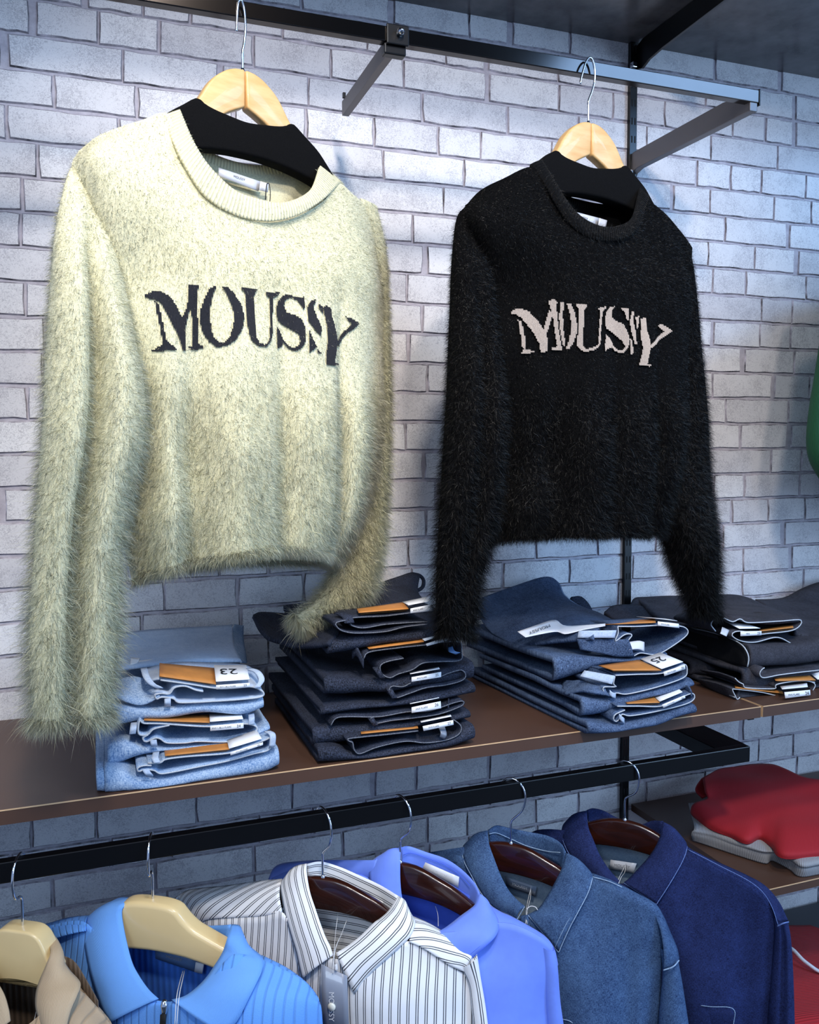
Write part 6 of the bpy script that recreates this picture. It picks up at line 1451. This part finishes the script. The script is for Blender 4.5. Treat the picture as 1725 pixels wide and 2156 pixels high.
# striped shirt
t = thing('striped_shirt', 'white shirt with paired dark stripes and a hanging card tag', 'shirt', *LOC['st'], group='shirts on the lower rail')
body(t, [(-0.2179,-0.0,-0.1172),(-0.1831,-0.02,-0.0818),(-0.1607,-0.024,-0.0707),(-0.1169,-0.028,-0.0602),(-0.08,-0.032,-0.0508),(-0.0482,-0.036,-0.0386),(-0.0219,-0.047,-0.0668),(0.0095,-0.056,-0.0807),(0.0373,-0.062,-0.0783),(0.0598,-0.062,-0.0722),(0.0938,-0.052,-0.0583),(0.1373,-0.036,-0.0552),(0.1624,-0.028,-0.0695),(0.1889,-0.02,-0.0898),(0.2143,-0.002,-0.1131)], [(-0.2137,-0.002,-0.263),(-0.1668,-0.0257,-0.2385),(-0.1252,-0.0427,-0.2195),(-0.0878,-0.0541,-0.2051),(-0.0536,-0.061,-0.1944),(-0.0217,-0.0645,-0.1864),(0.0087,-0.0658,-0.1801),(0.0382,-0.066,-0.1748),(0.0672,-0.0658,-0.1698),(0.0955,-0.0645,-0.1658),(0.1228,-0.061,-0.1634),(0.149,-0.0541,-0.1635),(0.1741,-0.0427,-0.1669),(0.1983,-0.0257,-0.1743),(0.2218,-0.002,-0.1864)], 'cotton_stripe', wrinkle=0.0022, folds=[(0.10, 0.03, -0.008), (-0.09, 0.03, -0.006)], nu=72)
back(t, 'cotton_stripe', uvrot=R(90))
loft('shoulder_yoke', [[(-0.0651,0.006,-0.0141),(-0.1121,0.014,-0.027),(-0.1603,0.02,-0.0421),(-0.2076,0.022,-0.0545),(-0.2312,0.022,-0.062),(-0.2471,0.014,-0.072)], [(-0.0482,-0.036,-0.0386),(-0.0791,-0.034,-0.0496),(-0.1159,-0.03,-0.059),(-0.1597,-0.026,-0.0694),(-0.1812,-0.022,-0.0797),(-0.2045,-0.012,-0.104)]], 'cotton_stripe', t, nu=30, nv=14, thick=0.0018, bulge=0.008, uvrot=R(62), wrinkle=0.0012)
loft('shoulder_yoke', [[(0.1298,0.008,-0.0449),(0.1528,0.012,-0.0536),(0.1782,0.014,-0.0657),(0.2012,0.014,-0.074),(0.2198,0.008,-0.0794),(0.2245,-0.0,-0.0869)], [(0.1378,-0.038,-0.0539),(0.15,-0.034,-0.0598),(0.1642,-0.03,-0.0687),(0.1894,-0.022,-0.0885),(0.2064,-0.012,-0.1021),(0.2169,-0.002,-0.1168)]], 'cotton_stripe', t, nu=30, nv=14, thick=0.0018, bulge=0.008, uvrot=R(110), wrinkle=0.001)
sleeve(t, [(0.2006,-0.0,-0.0988),(0.2126,0.0,-0.1208),(0.2165,0.0,-0.1468),(0.2205,-0.0,-0.1846),(0.2244,-0.0,-0.2529)], [(0.2245,-0.0,-0.0828),(0.2298,0.0,-0.1126),(0.2357,0.0,-0.1436),(0.241,-0.0,-0.1783),(0.2496,0.0,-0.2481)], [0, -0.004, -0.01], 'cotton_stripe', 0.8)
sleeve(t, [(-0.2387,-0.0,-0.0643),(-0.2416,0.0,-0.1071),(-0.2422,0.0,-0.1823),(-0.2415,-0.0,-0.2654),(-0.2405,-0.0,-0.3416)], [(-0.214,-0.0,-0.0921),(-0.1991,-0.0,-0.1233),(-0.1943,-0.0,-0.1822),(-0.1932,-0.0,-0.2569),(-0.192,0.0,-0.3323)], [0.004, 0.0, -0.004], 'cotton_stripe', 0.6)
loft('collar_stand', [[(-0.031,0.016,0.0081),(-0.0149,0.03,0.0069),(0.0098,0.037,-0.0007),(0.042,0.037,-0.0103),(0.0752,0.03,-0.0169),(0.1087,0.012,-0.0201)], [(-0.0299,0.016,-0.0182),(-0.0146,0.028,-0.0224),(0.0101,0.035,-0.0314),(0.0423,0.035,-0.0431),(0.0755,0.028,-0.0506),(0.1022,0.012,-0.051)]], 'cotton_stripe', t, nu=26, nv=7, thick=0.0018, uvrot=R(90))
leaf(t, [(-0.0261,0.004,0.0146),(-0.0206,-0.01,0.0087),(-0.0119,-0.02,-0.013),(0.0004,-0.032,-0.0286),(0.0125,-0.044,-0.0423),(0.0233,-0.053,-0.0553),(0.0313,-0.058,-0.0634),(0.0378,-0.063,-0.073)], [(-0.0591,0.006,-0.009),(-0.0638,-0.004,-0.0174),(-0.0549,-0.02,-0.0264),(-0.0425,-0.036,-0.0448),(-0.0293,-0.048,-0.0652),(-0.0187,-0.057,-0.081),(-0.0123,-0.063,-0.0962),(-0.0063,-0.068,-0.1105)], 'cotton_stripe', 0.006, 0.002, uvrot=R(90))
leaf(t, [(0.1116,0.002,-0.0145),(0.1085,-0.009,-0.0194),(0.1008,-0.016,-0.0297),(0.0928,-0.026,-0.0348),(0.087,-0.036,-0.0362),(0.071,-0.048,-0.0506),(0.0542,-0.057,-0.0626),(0.0423,-0.064,-0.0683)], [(0.1232,0.002,-0.0301),(0.1359,-0.01,-0.0356),(0.1412,-0.02,-0.0395),(0.1376,-0.032,-0.0501),(0.1277,-0.04,-0.059),(0.111,-0.052,-0.0724),(0.0905,-0.062,-0.0915),(0.0694,-0.07,-0.1185)], 'cotton_stripe', 0.006, 0.002, uvrot=R(90))
tag_q = [(0.0271,-0.082,-0.0758),(0.0639,-0.082,-0.0866),(0.066,-0.082,-0.1822),(0.0288,-0.082,-0.189)]
panel('card_tag', tag_q, 'tag_card', t, 0.001)
text_on('MOUSSY', 'lettering', [(0.049,-0.084,-0.1029),(0.0483,-0.084,-0.1574),(0.0361,-0.084,-0.1595),(0.0369,-0.084,-0.1048)], 'paper', t, 0.5, 0.5, 0.62)
bq = [(0.0426,-0.086,-0.1311)][0]
tube('shirt_button', [(bq[0], bq[1] + 0.002, bq[2]), (bq[0], bq[1], bq[2]), (bq[0], bq[1] - 0.0015, bq[2])], [0.0055, 0.0055, 0.0045], 'button_pearl', t, n=5, seg=20)
cords(t, [[(0.0439,-0.084,-0.0852),(0.0411,-0.07,-0.0676),(0.0287,-0.03,-0.0657),(0.018,0.012,-0.057)], [(0.0446,-0.084,-0.0851),(0.0424,-0.068,-0.0619),(0.0385,-0.03,-0.0608),(0.0331,0.012,-0.0606)]])
tube('string_toggle', [(0.048,-0.082,-0.0726),(0.049,-0.083,-0.0758),(0.0493,-0.084,-0.0791)], 0.0022, 'cord_white', t, n=6, seg=10)

# blue knit polo
t = thing('knit_polo', 'sky blue ribbed knit polo with zip on a cream hanger', 'polo shirt', *LOC['po'], group='shirts on the lower rail')
body(t, [(-0.1817,0.0,-0.066),(-0.1431,-0.006,-0.0491),(-0.0934,-0.016,-0.0341),(-0.0492,-0.034,-0.0544),(-0.0158,-0.048,-0.0782),(0.0153,-0.058,-0.0943),(0.04,-0.063,-0.0951),(0.0591,-0.063,-0.0936),(0.0815,-0.058,-0.0874),(0.1029,-0.048,-0.0708),(0.1285,-0.032,-0.0421),(0.1581,-0.014,-0.0554),(0.1892,-0.008,-0.0689),(0.2165,-0.004,-0.0855),(0.2295,0.0,-0.1092)], [(-0.1903,-0.002,-0.2093),(-0.1391,-0.0264,-0.1846),(-0.0947,-0.0439,-0.1658),(-0.0559,-0.0557,-0.1518),(-0.0212,-0.0628,-0.1416),(0.0106,-0.0665,-0.1343),(0.0404,-0.0678,-0.1288),(0.0691,-0.068,-0.1243),(0.0972,-0.0678,-0.1202),(0.1245,-0.0665,-0.117),(0.1504,-0.0628,-0.1156),(0.1747,-0.0557,-0.1169),(0.1972,-0.0439,-0.1216),(0.2178,-0.0264,-0.1305),(0.2367,-0.002,-0.1446)], 'knit_blue', wrinkle=0.001, nu=72)
loft('far_shoulder', [[(-0.1022,0.01,-0.0415),(-0.1363,0.016,-0.0516),(-0.1667,0.018,-0.0633),(-0.1916,0.016,-0.0736),(-0.1999,0.01,-0.0858)], [(-0.0856,-0.026,-0.0407),(-0.1073,-0.026,-0.0473),(-0.1344,-0.024,-0.0585),(-0.1622,-0.018,-0.075),(-0.1811,-0.008,-0.1004)]], 'knit_blue', t, nu=20, nv=8, thick=0.002, bulge=0.005)
loft('near_shoulder', [[(0.1474,0.014,-0.0685),(0.1798,0.014,-0.0799),(0.2073,0.012,-0.0937),(0.2235,0.008,-0.1057),(0.2319,0.002,-0.114),(0.2354,-0.0,-0.1397),(0.2372,0.0,-0.1941)], [(0.1551,-0.012,-0.0634),(0.183,-0.009,-0.0774),(0.2046,-0.007,-0.0929),(0.2168,-0.006,-0.1065),(0.2224,-0.006,-0.1216),(0.2246,-0.006,-0.1436),(0.2251,-0.006,-0.1949)]], 'knit_blue', t, nu=24, nv=8, thick=0.002, bulge=0.003)
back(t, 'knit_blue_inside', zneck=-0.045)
loft('collar_stand', [[(-0.0447,0.022,-0.0175),(-0.0229,0.036,-0.0327),(0.0116,0.038,-0.0501),(0.046,0.036,-0.0523),(0.0759,0.03,-0.0453),(0.1038,0.018,-0.0337)], [(-0.0442,0.022,-0.0459),(-0.0226,0.034,-0.0603),(0.0119,0.036,-0.0742),(0.0463,0.034,-0.0789),(0.0726,0.028,-0.0733),(0.0971,0.018,-0.0597)]], 'knit_blue_collar', t, nu=24, nv=6, thick=0.003)
leaf(t, [(-0.038,0.01,-0.0097),(-0.0353,-0.012,-0.0069),(-0.0367,-0.017,-0.0135),(-0.032,-0.022,-0.0272),(-0.021,-0.032,-0.0454),(-0.0068,-0.044,-0.0628),(0.0077,-0.052,-0.0744),(0.0248,-0.059,-0.0854),(0.0419,-0.065,-0.0916)], [(-0.0789,0.014,-0.0334),(-0.101,0.006,-0.0412),(-0.1014,-0.006,-0.0493),(-0.0897,-0.022,-0.06),(-0.0735,-0.038,-0.0806),(-0.0612,-0.048,-0.0948),(-0.0496,-0.056,-0.1087),(-0.0393,-0.062,-0.1212),(-0.0257,-0.068,-0.1311)], 'knit_blue_collar', 0.007, 0.0035, nu=36)
leaf(t, [(0.1095,0.006,-0.027),(0.1147,-0.017,-0.0312),(0.1107,-0.022,-0.0472),(0.1039,-0.032,-0.0605),(0.0977,-0.044,-0.0703),(0.0875,-0.054,-0.0798),(0.0752,-0.061,-0.087),(0.0609,-0.066,-0.0901)], [(0.1161,0.01,-0.0414),(0.1373,-0.002,-0.0486),(0.1608,-0.014,-0.0538),(0.1665,-0.028,-0.0596),(0.1654,-0.044,-0.0672),(0.1602,-0.056,-0.08),(0.149,-0.066,-0.1032),(0.1334,-0.074,-0.1196)], 'knit_blue_collar', 0.008, 0.0035, nu=36)
neck_label(t, [(-0.0088,0.018,-0.081),(0.0514,0.018,-0.0868),(0.0488,0.018,-0.1066),(-0.0093,0.018,-0.0957)], 'ink_grey', 'satin_blue', [(0.0523,0.016,-0.0903),(0.0644,0.016,-0.0919),(0.0615,0.016,-0.1059),(0.0499,0.016,-0.1048)])
z = [(0.0527,-0.07,-0.0881),(0.0528,-0.072,-0.0991),(0.0526,-0.074,-0.1196),(0.0516,-0.076,-0.1682)]
tube('zip_teeth', z, 0.0022, 'slot_dark', t, n=24, seg=6)
tube('zip_slider', [(0.0561,-0.076,-0.0842),(0.0571,-0.078,-0.089),(0.0569,-0.078,-0.0952),(0.056,-0.078,-0.1015)], [0.0035, 0.0048, 0.004, 0.003], 'chrome', t, n=12, seg=10)
loft('zip_pull', [[(0.0538,-0.082,-0.0991),(0.0609,-0.082,-0.098)], [(0.0528,-0.084,-0.125),(0.0606,-0.084,-0.1238)]], 'slot_dark', t, nu=4, nv=4, thick=0.002)
cords(t, [[(0.0717,-0.08,-0.1113),(0.0675,-0.066,-0.0854),(0.0522,-0.03,-0.0918),(0.0319,0.018,-0.1062)], [(0.0743,-0.08,-0.111),(0.0708,-0.066,-0.085),(0.0563,-0.03,-0.088),(0.0341,0.018,-0.1059)]], 0.0006)

# beige knit polo, mostly cut by the frame
t = thing('knit_polo', 'beige ribbed knit polo at the near end of the rail', 'polo shirt', *LOC['be'], group='shirts on the lower rail')
body(t, [(-0.1809,0.0,-0.0496),(-0.1447,-0.006,-0.0317),(-0.0988,-0.016,-0.017),(-0.0595,-0.034,-0.0327),(-0.0284,-0.048,-0.0567),(-0.001,-0.058,-0.0766),(0.0222,-0.063,-0.0878),(0.0419,-0.063,-0.0878),(0.0615,-0.058,-0.0733),(0.0743,-0.048,-0.0602),(0.088,-0.03,-0.0549),(0.0931,-0.014,-0.0676),(0.105,-0.008,-0.0852),(0.1164,-0.004,-0.1017),(0.1239,0.0,-0.1189)], [(-0.196,-0.002,-0.2094),(-0.147,-0.0264,-0.1837),(-0.1062,-0.0439,-0.1644),(-0.0719,-0.0557,-0.1503),(-0.0426,-0.0628,-0.1404),(-0.017,-0.0665,-0.1336),(0.0063,-0.0678,-0.1289),(0.0283,-0.068,-0.1252),(0.0498,-0.0678,-0.1219),(0.0702,-0.0665,-0.1196),(0.0888,-0.0628,-0.1193),(0.1049,-0.0557,-0.1219),(0.1178,-0.0439,-0.1284),(0.1274,-0.0264,-0.1397),(0.133,-0.002,-0.1566)], 'knit_beige', wrinkle=0.001, nu=60)
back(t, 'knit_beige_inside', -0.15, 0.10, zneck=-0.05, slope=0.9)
loft('near_shoulder', [[(0.0692,0.012,-0.0777),(0.0717,0.014,-0.0849),(0.0888,0.014,-0.099),(0.1052,0.012,-0.1117),(0.1188,0.006,-0.1194),(0.1271,0.0,-0.1403)], [(0.0805,-0.02,-0.0716),(0.0855,-0.02,-0.0783),(0.1009,-0.022,-0.0888),(0.1135,-0.022,-0.1022),(0.1195,-0.02,-0.118),(0.1226,-0.02,-0.139)]], 'knit_beige', t, nu=20, nv=8, thick=0.002, bulge=0.006)
leaf(t, [(0.0202,0.018,-0.0268),(0.0467,-0.01,-0.0233),(0.0488,-0.021,-0.033),(0.0446,-0.028,-0.0482),(0.0446,-0.036,-0.0596),(0.0524,-0.048,-0.0682),(0.0625,-0.056,-0.0775),(0.0741,-0.062,-0.0895)], [(0.0348,0.012,-0.0291),(0.0526,-0.0,-0.0372),(0.0734,-0.012,-0.0439),(0.0966,-0.024,-0.0491),(0.1034,-0.04,-0.0523),(0.1028,-0.052,-0.0624),(0.1027,-0.06,-0.0747),(0.1025,-0.07,-0.0942)], 'knit_beige_collar', 0.008, 0.0035, nu=36)
leaf(t, [(-0.0519,-0.012,-0.0008),(-0.0513,-0.018,-0.0193),(-0.0369,-0.024,-0.0389),(-0.0157,-0.034,-0.0515),(0.0055,-0.046,-0.0605),(0.0187,-0.055,-0.0727),(0.0247,-0.06,-0.0834)], [(-0.1076,0.01,-0.0298),(-0.1072,-0.004,-0.0442),(-0.0889,-0.022,-0.0628),(-0.0672,-0.04,-0.0797),(-0.0473,-0.052,-0.0935),(-0.0295,-0.062,-0.1084),(-0.0152,-0.068,-0.1231)], 'knit_beige_collar', 0.007, 0.0035)
cords(t, [[(0.0531,-0.06,-0.0911),(0.0437,-0.04,-0.0882),(0.0254,-0.01,-0.0923)], [(0.0558,-0.06,-0.0907),(0.0462,-0.04,-0.0908),(0.0281,-0.01,-0.0932)]])

DARKH = 'dark wooden hangers on the lower rail'
plastic_hanger('cream plastic hanger carrying the beige polo', *LOC['be'], (-0.35, -0.94), 0.0925, 0.052)
plastic_hanger('cream plastic hanger carrying the sky blue polo', *LOC['po'], (-0.25, -0.97), 0.088)
wood_hanger('wooden_hanger', 'dark brown wooden hanger in the striped shirt', *LOC['st'], (0.35, -0.94), 0.1015, 'wood_dark', group=DARKH)
wood_hanger('wooden_hanger', 'dark brown wooden hanger in the periwinkle shirt', *LOC['pe'], (0.45, -0.9), 0.1005, 'wood_dark', group=DARKH)
wood_hanger('wooden_hanger', 'dark brown wooden hanger in the mid blue denim shirt', *LOC['d1'], (0.75, -0.66), 0.1025, 'wood_dark', group=DARKH)
wood_hanger('wooden_hanger', 'dark brown wooden hanger in the navy denim shirt', *LOC['d2'], (0.65, -0.75), 0.098, 'wood_dark', group=DARKH)

# ------------------------------------------------------------------ folded sweaters on the right-hand shelves
t = thing('folded_sweater', 'grey knit sweater folded under the red one on the lower shelf', 'sweater', (1.25, 1.25, 0.7525), world=True)
loft('knit_body', [[(1.0419,1.296,0.7545),(1.0589,1.2645,0.7545),(1.082,1.2214,0.7545),(1.1053,1.1778,0.7545),(1.125,1.1817,0.7545),(1.1307,1.1457,0.7545),(1.1297,1.1208,0.7545),(1.1684,1.1168,0.7545),(1.2298,1.108,0.7545)], [(1.0354,1.2924,0.772),(1.0602,1.2638,0.772),(1.0811,1.2209,0.772),(1.1017,1.1814,0.772),(1.1217,1.1718,0.772),(1.1313,1.1415,0.772),(1.1299,1.1162,0.772),(1.1648,1.1139,0.772),(1.2262,1.1053,0.772)], [(1.0459,1.2976,0.782),(1.0709,1.2771,0.782),(1.0914,1.2331,0.782),(1.1077,1.1942,0.782),(1.1302,1.1777,0.782),(1.1371,1.1478,0.782),(1.1407,1.1275,0.782),(1.1733,1.1226,0.782),(1.2339,1.1128,0.782)], [(1.1021,1.3859,0.782),(1.1513,1.3745,0.782),(1.1954,1.3526,0.782),(1.2339,1.3329,0.782),(1.2616,1.3173,0.782),(1.2873,1.3026,0.782),(1.3032,1.2916,0.782),(1.3339,1.2798,0.782),(1.391,1.2579,0.782)]], 'knit_grey', t, nu=50, nv=24, wrinkle=0.0015, wscale=60, thick=0.003)
t = thing('folded_sweater', 'crimson knit sweater folded on top of the grey one', 'sweater', (1.25, 1.25, 0.785), world=True)
loft('knit_body', [[(1.0734,1.3308,0.7835),(1.0643,1.2718,0.7835),(1.0764,1.2333,0.7835),(1.0844,1.2018,0.7835),(1.1191,1.2067,0.7835),(1.1185,1.1768,0.7835),(1.1054,1.1358,0.7835),(1.1694,1.1189,0.7835),(1.2299,1.1091,0.7835)], [(1.0673,1.3306,0.795),(1.0675,1.276,0.795),(1.0787,1.2351,0.795),(1.0885,1.2043,0.795),(1.1207,1.2065,0.795),(1.1233,1.1789,0.795),(1.1103,1.1369,0.795),(1.1714,1.1212,0.795),(1.2321,1.1116,0.795)], [(1.0758,1.3331,0.806),(1.0878,1.2956,0.806),(1.1048,1.2619,0.806),(1.1184,1.2346,0.806),(1.1443,1.2291,0.806),(1.1568,1.2091,0.806),(1.1492,1.17,0.806),(1.2053,1.1547,0.806),(1.2665,1.1438,0.806)], [(1.1067,1.3352,0.812),(1.1253,1.3231,0.812),(1.1443,1.3013,0.812),(1.1638,1.2819,0.812),(1.186,1.2687,0.812),(1.2066,1.2538,0.812),(1.2237,1.2356,0.812),(1.2697,1.218,0.812),(1.3329,1.2053,0.812)], [(1.114,1.3514,0.822),(1.1572,1.3658,0.822),(1.1995,1.3654,0.822),(1.2353,1.3623,0.822),(1.2641,1.3512,0.822),(1.2818,1.3337,0.822),(1.2937,1.308,0.822),(1.3234,1.2709,0.822),(1.3761,1.2456,0.822)], [(1.1384,1.3888,0.826),(1.1993,1.4178,0.826),(1.2474,1.4222,0.826),(1.2898,1.4235,0.826),(1.3251,1.4039,0.826),(1.3335,1.366,0.826),(1.336,1.3262,0.826),(1.3556,1.3025,0.826),(1.4013,1.269,0.826)]], 'knit_red', t, nu=56, nv=40, wrinkle=0.002, wscale=50, thick=0.004)
loft('tucked_sleeve', [[(1.1417,1.3929,0.826),(1.2002,1.4203,0.826),(1.2436,1.4208,0.826)], [(1.1167,1.3817,0.812),(1.1668,1.3941,0.812),(1.2169,1.3965,0.812)], [(1.1203,1.3656,0.8),(1.1661,1.3786,0.8),(1.2111,1.3823,0.8)]], 'knit_red', t, nu=14, nv=14, thick=0.006)
t = thing('folded_sweater', 'bright red ribbed sweater on the lowest shelf behind the navy sleeve', 'sweater', (1.3, 1.25, 0.436), world=True)
rr = [[(1.3488,1.42,0.4514),(1.4124,1.42,0.4438),(1.49,1.42,0.4323),(1.5956,1.42,0.4153),(1.7433,1.42,0.3876)], [(1.2554,1.32,0.4696),(1.3147,1.32,0.4618),(1.3871,1.32,0.4514),(1.4856,1.32,0.4355),(1.6231,1.32,0.4115)], [(1.1623,1.22,0.4818),(1.2173,1.22,0.4738),(1.2845,1.22,0.4632),(1.3758,1.22,0.4481),(1.5034,1.22,0.425)], [(1.0835,1.135,0.4823),(1.1348,1.135,0.4766),(1.1973,1.135,0.4702),(1.2825,1.135,0.4585),(1.4015,1.135,0.441)]]
rr.append([(x, 1.125, 0.4375) for x, y, z in rr[-1]])
loft('knit_body', rr, 'knit_red_rib', t, nu=36, nv=36, thick=0.004, wrinkle=0.002)
tube('neck_cord', [(1.2783,1.3,0.4961),(1.2846,1.285,0.4923),(1.2871,1.265,0.4845),(1.294,1.25,0.478),(1.3046,1.24,0.4708),(1.3264,1.22,0.4632)], 0.0035, 'cord_white', t, n=30, seg=8)

t = thing('hanging_sweater', 'green knit sweater whose edge hangs at the border of the picture', 'sweater', (1.5, 1.28, 1.4), world=True)
tube_sleeve('sleeve', [(1.2947,1.24,1.8331),(1.2736,1.24,1.7283),(1.2587,1.24,1.6409),(1.2487,1.24,1.571),(1.2462,1.24,1.514),(1.2544,1.24,1.4743),(1.2775,1.24,1.4385)], [(1.4589,1.24,1.8618),(1.4526,1.24,1.7361),(1.4446,1.24,1.6456),(1.4357,1.24,1.5729),(1.4261,1.24,1.5136),(1.416,1.24,1.468),(1.4056,1.24,1.427)], [1.24, 1.24], 'knit_green', t, 0.5)
tube_sleeve('body', [(1.4318,1.27,1.8842),(1.4243,1.27,1.7754),(1.4238,1.27,1.6477),(1.4224,1.27,1.5372),(1.4404,1.27,1.4065)], [(1.9692,1.27,1.9635),(1.996,1.27,1.8047),(2.0065,1.27,1.6624),(2.0157,1.27,1.5387),(2.0155,1.27,1.3295)], [1.27, 1.27], 'knit_green', t, 0.3)
